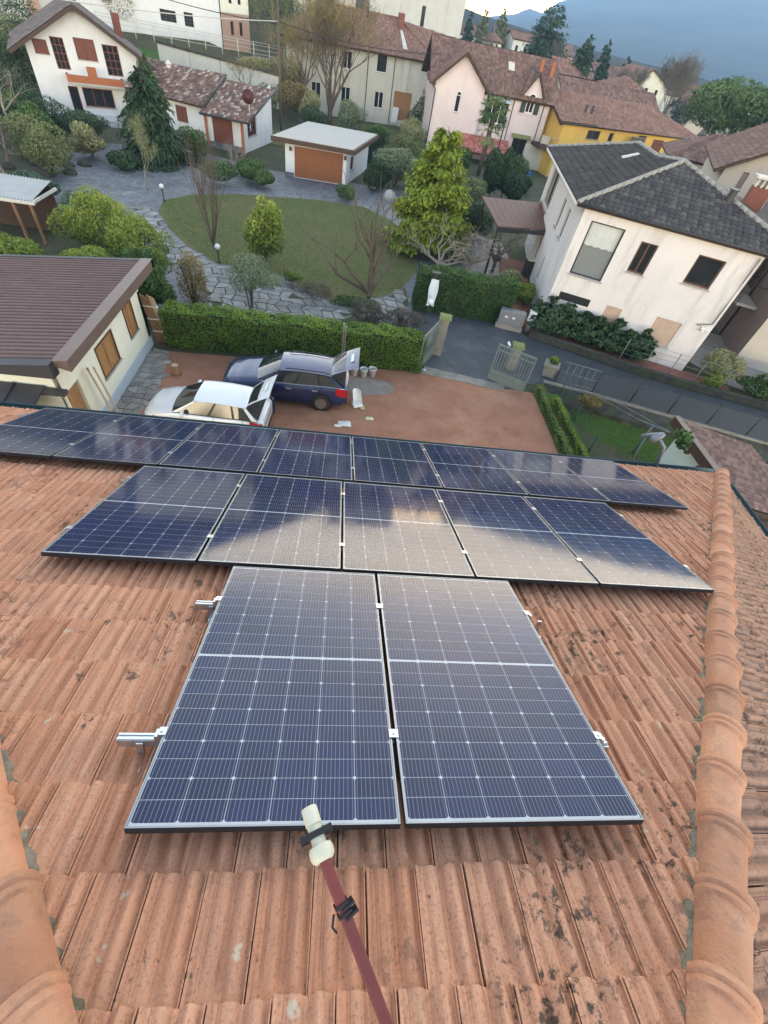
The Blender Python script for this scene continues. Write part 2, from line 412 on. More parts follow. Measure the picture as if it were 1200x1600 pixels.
V_ = np.concatenate(rest_v); F_ = [tuple(i + o0 for i in f) for (o0, _) in rest_f for f in TFl]
me = bpy.data.meshes.new('tile_field'); me.from_pydata(V_.tolist(), [], F_); me.materials.append(MATS['terracotta_tile']); me.materials.append(MATS['terracotta_weathered_shaded']); me.polygons.foreach_set('material_index', np.repeat(rest_k, len(TFl)).astype(np.int32))
setrnd(me, np.repeat([r for _, r in rest_f], len(TV))); me.polygons.foreach_set('use_smooth', [True] * len(F_)); me.set_sharp_from_angle(angle=R_(38))
tf = link('tile_field', me); under_roof(tf, Matrix.Identity(4)); tf['kind'] = 'stuff'

# hip ridge tiles: each a tapered half-round barrel with a rolled collar at its lower end
def ridge_tile_mesh():
    mb = MB(); n = 12; rows = []
    L_ = 0.40
    for (d, r, z) in ((0.0, 0.150, 0.020), (0.008, 0.162, 0.024), (0.030, 0.164, 0.024), (0.040, 0.152, 0.018), (0.052, 0.158, 0.018), (0.066, 0.158, 0.016), (0.074, 0.146, 0.010), (0.25, 0.136, 0.004), (L_, 0.124, -0.004)):
        row = []
        for j in range(n + 1):
            a = math.pi * j / n
            r_ = r * 0.66; x = -math.cos(a) * r_; zz = math.sin(a) ** 0.8 * r_ * 1.08
            row.append((x, -d, zz + z - 0.035))
        rows.append(row)
    mb.grid(rows)
    # inner lip
    mb.grid([[(x, 0.0, z) for (x, y, z) in rows[0]], [(x * 0.88, 0.004, z * 0.86 - 0.004) for (x, y, z) in rows[0]], [(x * 0.86, -0.2, z * 0.84 - 0.01) for (x, y, z) in rows[0]]])
    # faint seam along the crown
    return mb.mesh('ridge_tile', 'ridge_clay', smooth=True)
ridge_me = ridge_tile_mesh(); ridge_me.set_sharp_from_angle(angle=R_(50))
RIDGE_OFF = 0.0
def hip(sgn, n_tiles, start, pitch):
    d = Vector((sgn * 1.0, HS, 0)); dl = (ROOFM.to_3x3() @ d).normalized()
    per_plan = Vector((-dl.y, dl.x, 0)).normalized() * (1 if sgn < 0 else -1)
    xv = dl.cross(Vector((0, 0, 1))).normalized(); zv = xv.cross(dl)
    base = apx + Vector((sgn * 0.040, 0, 0.014))
    g = random.Random(5 + sgn)
    for i in range(n_tiles):
        dist = start + pitch * i
        M = Matrix((xv, dl, zv)).transposed().to_4x4(); M.translation = base + dl * dist + zv * (0.045 + g.uniform(-.006, .006)) + xv * g.uniform(-.012, .012)
        M = M @ Matrix.Rotation(g.uniform(-.03, .03), 4, 'Z') @ Matrix.Rotation(g.uniform(-.03, .03), 4, 'Y')
        o = link('ridge_tile', ridge_me); under_roof(o, M)
    # mortar bed squeezed out along both sides
    mb = MB(); rows = []
    seg = int((pitch * n_tiles) / 0.03)
    offs = [(-0.112, -0.02), (-0.094, 0.030), (-0.072, 0.044), (0.072, 0.044), (0.094, 0.030), (0.112, -0.02)]
    for i in range(seg):
        dist = i * 0.03 + 0.02
        row = []
        for (a, z) in offs:
            k = 1 if abs(a) < 0.09 else 1 + 0.10 * math.sin(i * 0.83) * math.sin(i * 0.31 + a) + g.uniform(-.08, .04)
            drop = abs(a) * 0.30
            row.append(base + dl * dist + xv * (a * k) + zv * (z - 0.018 - drop * 0.55 + g.uniform(-.006, .006)))
        rows.append(row)
    mb.grid(rows); o = mb.build('mortar', 'roof_mortar'); under_roof(o, Matrix.Identity(4))
hipL = math.hypot(hw, vlen)
hip(1, 29, 0.261, 0.33); hip(-1, 26, 0.25, 0.35)

# gutters along the eaves
def gutter(a, b, out):
    mb = MB(); n = 8; rows = []
    a = Vector(a); b = Vector(b)
    for k in range(25):
        p = a.lerp(b, k / 24); row = []
        for j in range(n + 1):
            t_ = math.pi * j / n
            row.append(p + out * (0.075 - 0.075 * math.cos(t_)) + Vector((0, 0, -0.075 * math.sin(t_))))
        row.append(row[-1] + out * 0.012 + Vector((0, 0, 0.012))); row.append(row[-1] + out * 0.012 + Vector((0, 0, -0.012)))
        rows.append(row)
    mb.grid(rows)
    o = mb.build('gutter', 'gutter_green', smooth=True); to_house(o, Matrix.Identity(4)); return o
gR = roofpt(APEX_U + hw + 0.05, EAVE_V - 0.02, TILE_N - 0.03); gL = roofpt(APEX_U - hw - 0.05, EAVE_V - 0.02, TILE_N - 0.03)
gutter(gL, gR, Vector((0, 1, 0)))
gutter(Vector((gR.x - 0.03, gR.y + 0.03, gR.z)), Vector((gR.x - 0.03, gR.y - 9.5, gR.z)), Vector((1, 0, 0)))

# ------------------------------------------------------------------ solar panels
PW, PH, PG = 1.038, 1.755, 0.02
surf('panel_frame', (0.30, 0.31, 0.32), (0.25, 0.26, 0.28), 6, 0.35, metal=0.85)
surf('panel_frame_side', (0.020, 0.021, 0.024), (0.03, 0.03, 0.034), 6, 0.45)
surf('backsheet', (0.46, 0.48, 0.50), (0.42, 0.44, 0.46), 6, 0.5)
surf('rail_alu', (0.62, 0.63, 0.65), (0.52, 0.53, 0.55), 10, 0.3, metal=0.9)
def cell_material():
    m, t, b = newmat('solar_cell')
    tcn = t.nodes.new('ShaderNodeTexCoord'); sp = t.nodes.new('ShaderNodeSeparateXYZ'); t.links.new(tcn.outputs['Object'], sp.inputs[0])
    # nine bus bars per cell, object space of the cell: x in 0..0.166
    f = math_(t, 'FRACT', math_(t, 'MULTIPLY', sp.outputs[0], 9.0 / 0.1664))
    line = math_(t, 'LESS_THAN', math_(t, 'ABSOLUTE', math_(t, 'SUBTRACT', f, 0.5)), 0.055)
    p = pos(t)
    r = objrnd(t)
    c = mix(t, r, (0.0030, 0.0105, 0.052), (0.0050, 0.0150, 0.072))
    c = mix(t, ramp(t, noise(t, 3, 3, 0.5, p), [(0.3, 0.0), (0.7, 0.5)]), c, (0.003, 0.007, 0.028))
    c = mix(t, math_(t, 'MULTIPLY', line, 0.4), c, (0.42, 0.43, 0.46))
    t.links.new(c, b.inputs['Base Color']); b.inputs['Roughness'].default_value = 0.5; b.inputs['Specular IOR Level'].default_value = 0.0
cell_material()
def laminate(name):
    """clear front glass bonded over the cells and the sheet behind them: a coat on both"""
    t = MATS[name].node_tree; b = t.nodes['Principled BSDF']
    sm = ramp(t, noise(t, 4.0, 3, 0.6, mapv(t, pos(t), (1.5, 1.0, 1.0))), [(0.35, 0.0), (0.75, 1.0)])
    rr = math_(t, 'MULTIPLY_ADD', sm, 0.05); t.nodes[-1].inputs[2].default_value = 0.06
    t.links.new(rr, b.inputs['Coat Roughness']); b.inputs['Coat Weight'].default_value = 1.0; b.inputs['Coat IOR'].default_value = 1.46
    b.inputs['Specular IOR Level'].default_value = 0.0
laminate('solar_cell'); laminate('backsheet')
# frame: silver top lip, dark sides
mb = MB(); fwid = 0.008; th = 0.035
def frame_bar(x0, y0, x1, y1):
    mb.mat(1); mb.box((x0, y0, -th), (x1, y1, -0.002)); mb.mat(0); mb.box((x0 + 0.0006, y0 + 0.0006, -0.002), (x1 - 0.0006, y1 - 0.0006, 0.0))
frame_bar(0, 0, PW, fwid); frame_bar(0, PH - fwid, PW, PH); frame_bar(0, fwid, fwid, PH - fwid); frame_bar(PW - fwid, fwid, PW, PH - fwid)
frame_me = mb.mesh('frame', ['panel_frame', 'panel_frame_side'])
mb = MB(); mb.box((fwid, fwid, -0.010), (PW - fwid, PH - fwid, -0.0035)); back_me = mb.mesh('backsheet', 'backsheet')
CX, CY = 0.1690, 0.0852            # cell pitch
cw, ch, cc = 0.1664, 0.0830, 0.0078
def cell_mesh(flip):
    mb = MB()
    if not flip: poly = [(0, 0), (cw, 0), (cw, ch - cc), (cw - cc, ch), (cc, ch), (0, ch - cc)]
    else: poly = [(cc, 0), (cw - cc, 0), (cw, cc), (cw, ch), (0, ch), (0, cc)]
    mb.prism(poly, -0.0006, 0.0); return mb.mesh('cell', 'solar_cell')
cell_mes = [cell_mesh(True), cell_mesh(False)]
mx0 = (PW - 6 * CX) / 2 + (CX - cw) / 2; gapm = 0.014; my0 = (PH - 20 * CY - gapm) / 2
# rows (u0, v_top, count, separate cells)
ROWS = [(0.0, -1.755, 2), (-1.318, 0.041, 5), (-3.316, 1.864, 8)]
POS = {0: ['left', 'right']}
nm = ['first', 'second', 'third', 'fourth', 'fifth', 'sixth', 'seventh', 'eighth']
rlab = ['nearest row of two, {} panel', '{} from the left in the middle row of five', '{} from the left in the far row along the eave']
for ri, (u0, v0, cnt) in enumerate(ROWS):
    for i in range(cnt):
        which = ['left hand', 'right hand'][i] if ri == 0 else nm[i]
        pnl = empty('solar_panel', (0, 0, 0), 0, 'dark solar panel, ' + rlab[ri].format(which), 'solar panel', 'solar panels on the tiled roof')
        pnl.matrix_world = ROOFM @ Matrix.Translation((u0 + i * (PW + PG), v0, trng.uniform(-.002, .002)))
        link('frame', frame_me, pnl); link('backsheet', back_me, pnl)
        for r in range(20):
            for c in range(6):
                o = link('cell', cell_mes[r % 2 if r < 10 else r % 2], pnl)
                o.location = (mx0 + c * CX, my0 + r * CY + (gapm if r >= 10 else 0) + 0.001, -0.0031)
# mounting rails with their clamps
def rail(u_a, u_b, v, row, label):
    mb = MB(); mb.box((u_a, v - 0.02, -0.078), (u_b, v + 0.02, -0.037)); mb.box((u_a, v - 0.016, -0.0372), (u_b, v - 0.006, -0.032)); mb.box((u_a, v + 0.006, -0.0372), (u_b, v + 0.016, -0.032))
    o = tag(mb.build('mounting_rail', 'rail_alu'), label, 'rail', 'rails under the solar panels'); o.matrix_world = ROOFM
    u0, v0, cnt = ROWS[row]
    for i in range(cnt + 1):
        cm = MB(); uu = u0 + i * (PW + PG) - PG / 2
        if i == 0: cm.box((uu - 0.028, v - 0.02, -0.037), (uu + 0.004, v + 0.02, -0.008)); cm.box((uu - 0.012, v - 0.02, -0.008), (uu + 0.022, v + 0.02, 0.005))
        elif i == cnt: cm.box((uu - 0.004, v - 0.02, -0.037), (uu + 0.028, v + 0.02, -0.008)); cm.box((uu - 0.022, v - 0.02, -0.008), (uu + 0.012, v + 0.02, 0.005))
        else: cm.box((uu - 0.022, v - 0.022, 0.0012), (uu + 0.022, v + 0.022, 0.005)); cm.box((uu - 0.008, v - 0.015, -0.037), (uu + 0.008, v + 0.015, 0.0012))
        cm.lathe([(0.007, 0.005), (0.007, 0.010)], 8, Matrix.Translation((uu, v, 0)))
        cm.build('clamp', 'rail_alu', o)
    for q in range(int((u_b - u_a) / 0.75) + 1):
        hk = MB(); uu = u_a + 0.10 + q * 0.75; hk.box((uu - 0.015, v - 0.03, -0.135), (uu + 0.015, v - 0.022, -0.045)); hk.box((uu - 0.015, v - 0.10, -0.140), (uu + 0.015, v - 0.022, -0.134)); hk.build('roof_hook', 'rail_alu', o)
rail(-0.20, 2.16, -1.355, 0, 'silver rail end jutting left beside nearest panel row, lower one in the photo')
rail(-0.15, 2.14, -0.39, 0, 'silver rail end jutting left beside nearest panel row, upper one in the photo')
rail(-1.38, 4.02, 0.40, 1, 'silver rail under the middle panel row, nearer one')
rail(-1.40, 4.02, 1.45, 1, 'silver rail under the middle panel row, farther one')
rail(-3.40, 5.2, 2.25, 2, 'silver rail under the farthest panel row, nearer one')
rail(-3.46, 5.2, 3.28, 2, 'silver rail under the farthest panel row, farther one')
# ------------------------------------------------------------------ ground and pavements
surf('earth', (0.085, 0.075, 0.045), (0.05, 0.065, 0.025), 0.6, 0.95, bs=0.5, bscale=6, stain=(0.10, 0.085, 0.06), stain_amt=0.8, stain_scale=0.25)
surf('gravel_red', (0.37, 0.185, 0.115), (0.26, 0.115, 0.068), 0.7, 0.95, bs=0.9, bscale=45, stain=(0.46, 0.275, 0.185), stain_amt=0.75, stain_scale=0.28)
surf('asphalt', (0.085, 0.09, 0.10), (0.055, 0.058, 0.066), 0.8, 0.75, bs=0.5, bscale=60, stain=(0.15, 0.15, 0.15), stain_amt=0.6, stain_scale=0.9)
surf('lane_asphalt', (0.055, 0.065, 0.078), (0.042, 0.050, 0.060), 0.5, 0.55, bs=0.25, bscale=60, stain=(0.10, 0.105, 0.11), stain_amt=0.4, stain_scale=0.6)
m_, t_, b_ = newmat('slate_paving'); p_ = pos(t_); vo = t_.nodes.new('ShaderNodeTexVoronoi'); vo.feature = 'DISTANCE_TO_EDGE'; vo.inputs['Scale'].default_value = 1.5; t_.links.new(mapv(t_, p_, (1, 1, 1)), vo.inputs['Vector'])
c_ = mix(t_, ramp(t_, noise(t_, 1.6, 5, .65, p_), [(.3, 0.), (.7, 1.)]), (.15, .155, .175), (.075, .082, .10)); c_ = mix(t_, ramp(t_, vo.outputs['Distance'], [(0.0, .85), (.06, 0.)]), c_, (.25, .245, .235)); c_ = mix(t_, ramp(t_, noise(t_, .4, 4, .6, p_), [(.5, 0.), (.75, .6)]), c_, (.05, .05, .05)); t_.links.new(c_, b_.inputs['Base Color']); b_.inputs['Roughness'].default_value = .6; bump(t_, b_, noise(t_, 9, 3, .6, p_), .5, .02)
surf('flagstone', (0.30, 0.29, 0.27), (0.20, 0.195, 0.19), 2.2, 0.8, bs=0.5, bscale=14, rnd=0.5)
surf('concrete', (0.30, 0.27, 0.23), (0.21, 0.20, 0.175), 2.0, 0.9, bs=0.4, bscale=30, stain=(0.10, 0.10, 0.07), stain_amt=0.7, stain_scale=1.5)
surf('stone_wall', (0.075, 0.070, 0.062), (0.030, 0.030, 0.024), 3.5, 0.95, bs=1.0, bscale=5, stain=(0.05, 0.075, 0.02), stain_amt=0.8, stain_scale=1.5)
surf('moss', (0.16, 0.20, 0.05), (0.24, 0.24, 0.12), 9, 0.95, bs=0.8, bscale=30)
surf('terracotta_paving', (0.30, 0.13, 0.09), (0.22, 0.10, 0.075), 2.5, 0.85, bs=0.2, bscale=20)
def lawn_mat(name, c1, c2, c3):
    m, t, b = newmat(name); p = pos(t)
    c = mix(t, ramp(t, noise(t, 0.35, 5, 0.6, p), [(0.35, 0.0), (0.65, 1.0)]), c1, c2)
    c = mix(t, ramp(t, noise(t, 14, 4, 0.7, p), [(0.4, 0.0), (0.75, 0.8)]), c, c3)
    t.links.new(c, b.inputs['Base Color']); b.inputs['Roughness'].default_value = 0.9; b.inputs['Specular IOR Level'].default_value = 0.15
    bump(t, b, noise(t, 40, 4, 0.7, p), 0.9, 0.03)
lawn_mat('lawn_green', (0.145, 0.135, 0.058), (0.085, 0.125, 0.030), (0.165, 0.135, 0.072))
lawn_mat('grass_bright', (0.055, 0.13, 0.022), (0.075, 0.15, 0.03), (0.04, 0.085, 0.02))

def terr(x, y):
    f = min(1, max(0, (-5 - x) / 15)); h = max(0, y - 62) * 0.2 * f
    h = min(h, 22 + 0.02 * max(0, y - 170))
    if y > 120: h += max(0, 0.008 * (y - 120)) * f
    low = 0
    if 9.7 < x < 30 and y < 17.2 - (x - 12) * 0.36: low = -0.62
    return h - 0.03 + low
def axis(lo, hi, fine0, fine1, step):
    a = list(np.arange(fine0, fine1 + 1e-6, step)); s = step; v = fine1
    while v < hi: s *= 1.35; v += s; a.append(v)
    s = step; v = fine0
    while v > lo: s *= 1.35; v -= s; a.insert(0, v)
    return a
xs = axis(-1200, 3100, -30, 30, 0.6); ys = axis(-250, 3100, 4, 46, 0.6)
mb = MB(); mb.grid([[(x, y, terr(x, y)) for x in xs] for y in ys]); g_ = mb.build('ground', 'earth', smooth=True); tag(g_, kind='structure')

def sheet(name, poly, z, mat, kind='structure', th=None, parent=None):
    mb = MB()
    if th: mb.prism(poly, z - th, z)
    else: mb.add([(p[0], p[1], z) for p in poly], [tuple(range(len(poly)))])
    o = mb.build(name, mat, parent, fixn=bool(th))
    if kind: o['kind'] = kind
    return o
court = sheet('courtyard', [(-7.8, 2), (8.8, 2), (8.8, 16.85), (7.45, 17.0), (3.75, 17.75), (3.4, 17.5), (-7.8, 16.9)], 0.0, 'gravel_red')
sheet('lane', [(3.8, 17.7), (7.5, 16.95), (9.6, 17.9), (11.8, 17.3), (19.8, 14.75), (60, 1.5), (62, 5.0), (21.4, 17.5), (15.3, 19.5), (10.05, 22.1), (8.9, 23.25), (3.6, 23.6), (3.7, 20)], 0.0, 'lane_asphalt', th=0.75)
sheet('entrance_apron', [(3.75, 18.0), (7.3, 17.4), (8.6, 18.2), (9.4, 20.6), (8.6, 22.9), (3.9, 23.3), (4.0, 20)], 0.006, 'asphalt')
sheet('threshold_strip', [(3.55, 17.45), (7.35, 16.75), (7.55, 17.25), (3.85, 18.05)], 0.012, 'concrete')
# wide yard of slate paving round the lawn, the lawn itself and its beds
sheet('slate_drive', [(-21, 36), (-12, 24), (-9, 20), (-8, 18.4), (3.6, 18.6), (3.6, 23.8), (9.4, 24), (11.2, 27), (11.5, 37), (6, 40), (7, 47), (-8, 46.5), (-14, 49), (-21.5, 46)], 0.0, 'slate_paving')
sheet('lawn', [(-12.5, 35.0), (-11.2, 37.0), (-8.6, 38.6), (-6.3, 39.3), (-2.5, 40.4), (1.0, 40.4), (3.0, 38.2), (4.5, 34), (4.3, 29), (3.2, 26.2), (2.1, 24.8), (-0.6, 23.4), (-2.0, 24.2), (-3.2, 25.6), (-5.0, 26.0), (-7.2, 26.2), (-9.2, 28.0), (-10.8, 30.2), (-12.2, 32.8)], 0.008, 'lawn_green')
sheet('planting_bed', [(-7.9, 18.3), (3.5, 18.5), (3.6, 21.3), (0.5, 22.2), (-1.2, 20.4), (-3.5, 19.8), (-7.9, 20.4)], 0.008, 'earth')
sheet('small_lawn', [(5.6, 27.0), (8.4, 26.8), (8.6, 29.2), (7.2, 30.0), (5.8, 29.0)], 0.012, 'lawn_green')
sheet('terracotta_yard', [(9.3, 22.9), (10.6, 23.9), (12.6, 33.5), (10.6, 34), (9.6, 28)], 0.012, 'terracotta_paving')
sheet('back_lawn', [(-10, 56), (12, 54), (13, 76), (-10, 76)], 0.006, 'lawn_green')
sheet('white_house_yard', [(10.0, 22.35), (15.3, 19.75), (19.6, 18.2), (20.5, 19.6), (18.4, 20.6), (10.8, 23.8)], 0.022, 'terracotta_paving')
sheet('stone_yard', [(20.6, 19.6), (30, 16), (33, 22), (23, 26), (19.2, 22)], 0.0, 'flagstone')
# garden below the lane on the right
sheet('garden_grass', [(10.9, 16.9), (11.8, 16.75), (16.6, 15.3), (20, 14), (20, 12), (13.8, 12.2), (11.0, 14.5)], -0.62, 'grass_bright')
sheet('vegetable_bed', [(10.3, 16.2), (10.9, 15.9), (11.4, 14.8), (13.9, 13.0), (13.9, 7), (10.3, 7)], -0.60, 'earth')
sheet('grass_strip', [(9.55, 17.0), (10.1, 17.0), (10.3, 7), (9.55, 7)], -0.02, 'grass_bright', th=0.7)
sheet('earth_strip', [(8.8, 17.3), (9.55, 17.3), (9.55, 5), (8.8, 5)], 0.0, 'earth', th=0.7)
# concrete splash and worn patch on the gravel
def blob(cx, cy, rx, ry, n=26, seed=1, amp=0.25):
    g = random.Random(seed); return [(cx + rx * (1 + g.uniform(-amp, amp)) * math.cos(2 * math.pi * i / n), cy + ry * (1 + g.uniform(-amp, amp)) * math.sin(2 * math.pi * i / n)) for i in range(n)]
surf('cement_dust', (0.27, 0.245, 0.225), (0.21, 0.165, 0.14), 2.5, 0.95, bs=0.5, bscale=40)
sheet('cement_patch', blob(1.35, 16.0, 1.15, 0.62, seed=4), 0.005, 'cement_dust')
# seams across the lane
seams = MB()
for k in range(7):
    a = Vector((11.2 + 2.05 * k, 17.55 - 0.72 * k, 0.004)); b = a + Vector((1.75, 2.75 + 0.05 * k - 0.12 * k, 0)); d = (b - a).normalized(); n_ = Vector((-d.y, d.x, 0)) * 0.035
    seams.add([a + n_, a - n_, b - n_, b + n_], [(0, 1, 2, 3)])
surf('tar', (0.022, 0.023, 0.026), (0.03, 0.03, 0.033), 4, 0.5)
o = seams.build('lane_seams', 'tar'); o['kind'] = 'structure'

# irregular flagstones: path along the beds and round the lawn's left side; each stone a piece
pathS = sheet('garden_path', [(-5.6, 19.9), (-3.4, 20.2), (-1.0, 20.9), (0.6, 22.4), (2.6, 23.0), (3.5, 24.2), (3.4, 26.4), (2.2, 24.7), (-0.4, 22.9), (-2.4, 23.4), (-4.4, 25.2), (-7.2, 25.9), (-9.6, 27.8), (-11.2, 30.2), (-12.6, 33), (-13.9, 33.2), (-12, 29.6), (-9.8, 26.4), (-7.6, 24.0)], 0.004, 'earth')
def inside(p, poly):
    x, y = p; c = False; j = len(poly) - 1
    for i in range(len(poly)):
        xi, yi = poly[i][0], poly[i][1]; xj, yj = poly[j][0], poly[j][1]
        if (yi > y) != (yj > y) and x < (xj - xi) * (y - yi) / (yj - yi) + xi: c = not c
        j = i
    return c
ppoly = [(v.co.x, v.co.y) for v in pathS.data.vertices]
def flagstones(poly, step, parent, limit, z=0.03, seed=2, grp=None):
    g = random.Random(seed); x0 = min(p[0] for p in poly); x1 = max(p[0] for p in poly); y0 = min(p[1] for p in poly); y1 = max(p[1] for p in poly)
    nx = int((x1 - x0) / step) + 1; ny = int((y1 - y0) / step) + 1
    G = [[(x0 + i * step + g.uniform(-.27, .27) * step + (0.5 * step if j % 2 else 0), y0 + j * step + g.uniform(-.27, .27) * step) for i in range(nx + 2)] for j in range(ny + 2)]
    cnt = 0
    for j in range(ny):
        for i in range(nx):
            q = [G[j][i], G[j][i + 1], G[j + 1][i + 1], G[j + 1][i]]
            cxx = sum(p[0] for p in q) / 4; cyy = sum(p[1] for p in q) / 4
            if not inside((cxx, cyy), poly) or cnt >= limit: continue
            k = 0.90; m = MB(); zz = z + g.uniform(-.012, .012)
            q2 = []
            for a in range(4):
                pa = q[a]; pb = q[(a + 1) % 4]
                q2.append((cxx + (pa[0] - cxx) * k, cyy + (pa[1] - cyy) * k)); q2.append((cxx + ((pa[0] + pb[0]) / 2 - cxx) * k * g.uniform(0.9, 1.06), cyy + ((pa[1] + pb[1]) / 2 - cyy) * k * g.uniform(.9, 1.06)))
            m.prism(q2, 0.0, zz); m.build('flagstone', 'flagstone', parent); cnt += 1
flagstones(ppoly, 0.55, pathS, 240)
wallpath = sheet('stone_apron', [(-7.78, 12.2), (-6.95, 12.2), (-6.7, 14.2), (-7.0, 16.85), (-7.78, 16.9)], 0.006, 'concrete')
flagstones([(-7.78, 12.2), (-6.95, 12.2), (-6.7, 14.2), (-7.0, 16.85), (-7.78, 16.9)], 0.34, wallpath, 60, 0.03, 8)

# ------------------------------------------------------------------ building kit
surf('window_white', (0.75, 0.76, 0.77), (0.68, 0.69, 0.70), 3, 0.5)
surf('window_brown', (0.14, 0.065, 0.035), (0.10, 0.045, 0.025), 5, 0.55)
surf('shutter_oak', (0.40, 0.22, 0.095), (0.30, 0.155, 0.06), 2.5, 0.55, stretch=(8, 8, 1.5))
surf('shutter_green', (0.028, 0.05, 0.035), (0.02, 0.035, 0.025), 5, 0.6)
surf('shutter_sand', (0.52, 0.38, 0.29), (0.47, 0.34, 0.26), 3, 0.7)
surf('dark_metal', (0.03, 0.03, 0.032), (0.04, 0.04, 0.042), 5, 0.5)
surf('sill_stone', (0.42, 0.41, 0.39), (0.34, 0.33, 0.31), 5, 0.8)
surf('dark_wood', (0.075, 0.042, 0.026), (0.05, 0.03, 0.02), 4, 0.7, stretch=(4, 4, 1))
surf('curtain', (0.62, 0.64, 0.62), (0.52, 0.54, 0.53), 2, 0.9)
m_, t_, b_ = newmat('window_glass'); b_.inputs['Base Color'].default_value = (0.018, 0.021, 0.024, 1); b_.inputs['Roughness'].default_value = 0.06; b_.inputs['Specular IOR Level'].default_value = 0.6
m_, t_, b_ = newmat('clear_glass'); b_.inputs['Base Color'].default_value = (0.9, 0.95, 0.95, 1); b_.inputs['Roughness'].default_value = 0.03; b_.inputs['Alpha'].default_value = 0.22; b_.inputs['Specular IOR Level'].default_value = 0.6

def wall(parent, a, b, z0, z1, openings, mat, top=None, name='wall', depth=0.16, ztop=None, breaks=()):
    """outer wall face from a to b (seen from its right-hand side) with real openings; top: extra points (s,z) for a gable"""
    a = Vector((a[0], a[1], 0)); b = Vector((b[0], b[1], 0)); t = (b - a); Ln = t.length; t.normalize(); n = Vector((t.y, -t.x, 0))
    P = lambda s, z, d=0.0: a + t * s + n * d + Vector((0, 0, z))
    ss = sorted({0.0, Ln, *breaks, *[o[0] for o in openings], *[o[1] for o in openings]}); zs = sorted({z0, z1, *[o[2] for o in openings], *[o[3] for o in openings]})
    mb = MB()
    for i in range(len(ss) - 1):
        for j in range(len(zs) - 1):
            cs, cz = (ss[i] + ss[i + 1]) / 2, (zs[j] + zs[j + 1]) / 2
            if any(o[0] < cs < o[1] and o[2] < cz < o[3] for o in openings): continue
            if ztop:
                ta, tb = ztop(ss[i]), ztop(ss[i + 1]); q = [min(zs[j], ta), min(zs[j], tb), min(zs[j + 1], tb), min(zs[j + 1], ta)]
                if q[2] - q[1] < 1e-4 and q[3] - q[0] < 1e-4: continue
            else: q = [zs[j], zs[j], zs[j + 1], zs[j + 1]]
            mb.add([P(ss[i], q[0]), P(ss[i + 1], q[1]), P(ss[i + 1], q[2]), P(ss[i], q[3])], [(0, 1, 2, 3)])
    for o in openings:
        s0, s1, q0, q1 = o[:4]
        for (p, q) in (((s0, q0), (s1, q0)), ((s1, q0), (s1, q1)), ((s1, q1), (s0, q1)), ((s0, q1), (s0, q0))):
            mb.add([P(*p), P(*q), P(*q, -depth), P(*p, -depth)], [(0, 3, 2, 1)])
    if top: mb.add([P(0, z1)] + [P(s, z) for s, z in top] + [P(Ln, z1)], [tuple(range(len(top) + 1, -1, -1))])
    w = mb.build(name, mat, parent)
    for o in openings: fill(parent, P, o, depth)
    return P
def qbox(mb, P, s0, s1, z0, z1, d0, d1):
    v = [P(s0, z0, d0), P(s1, z0, d0), P(s1, z0, d1), P(s0, z0, d1), P(s0, z1, d0), P(s1, z1, d0), P(s1, z1, d1), P(s0, z1, d1)]
    mb.add(v, [(0, 3, 2, 1), (4, 5, 6, 7), (0, 1, 5, 4), (1, 2, 6, 5), (2, 3, 7, 6), (3, 0, 4, 7)])
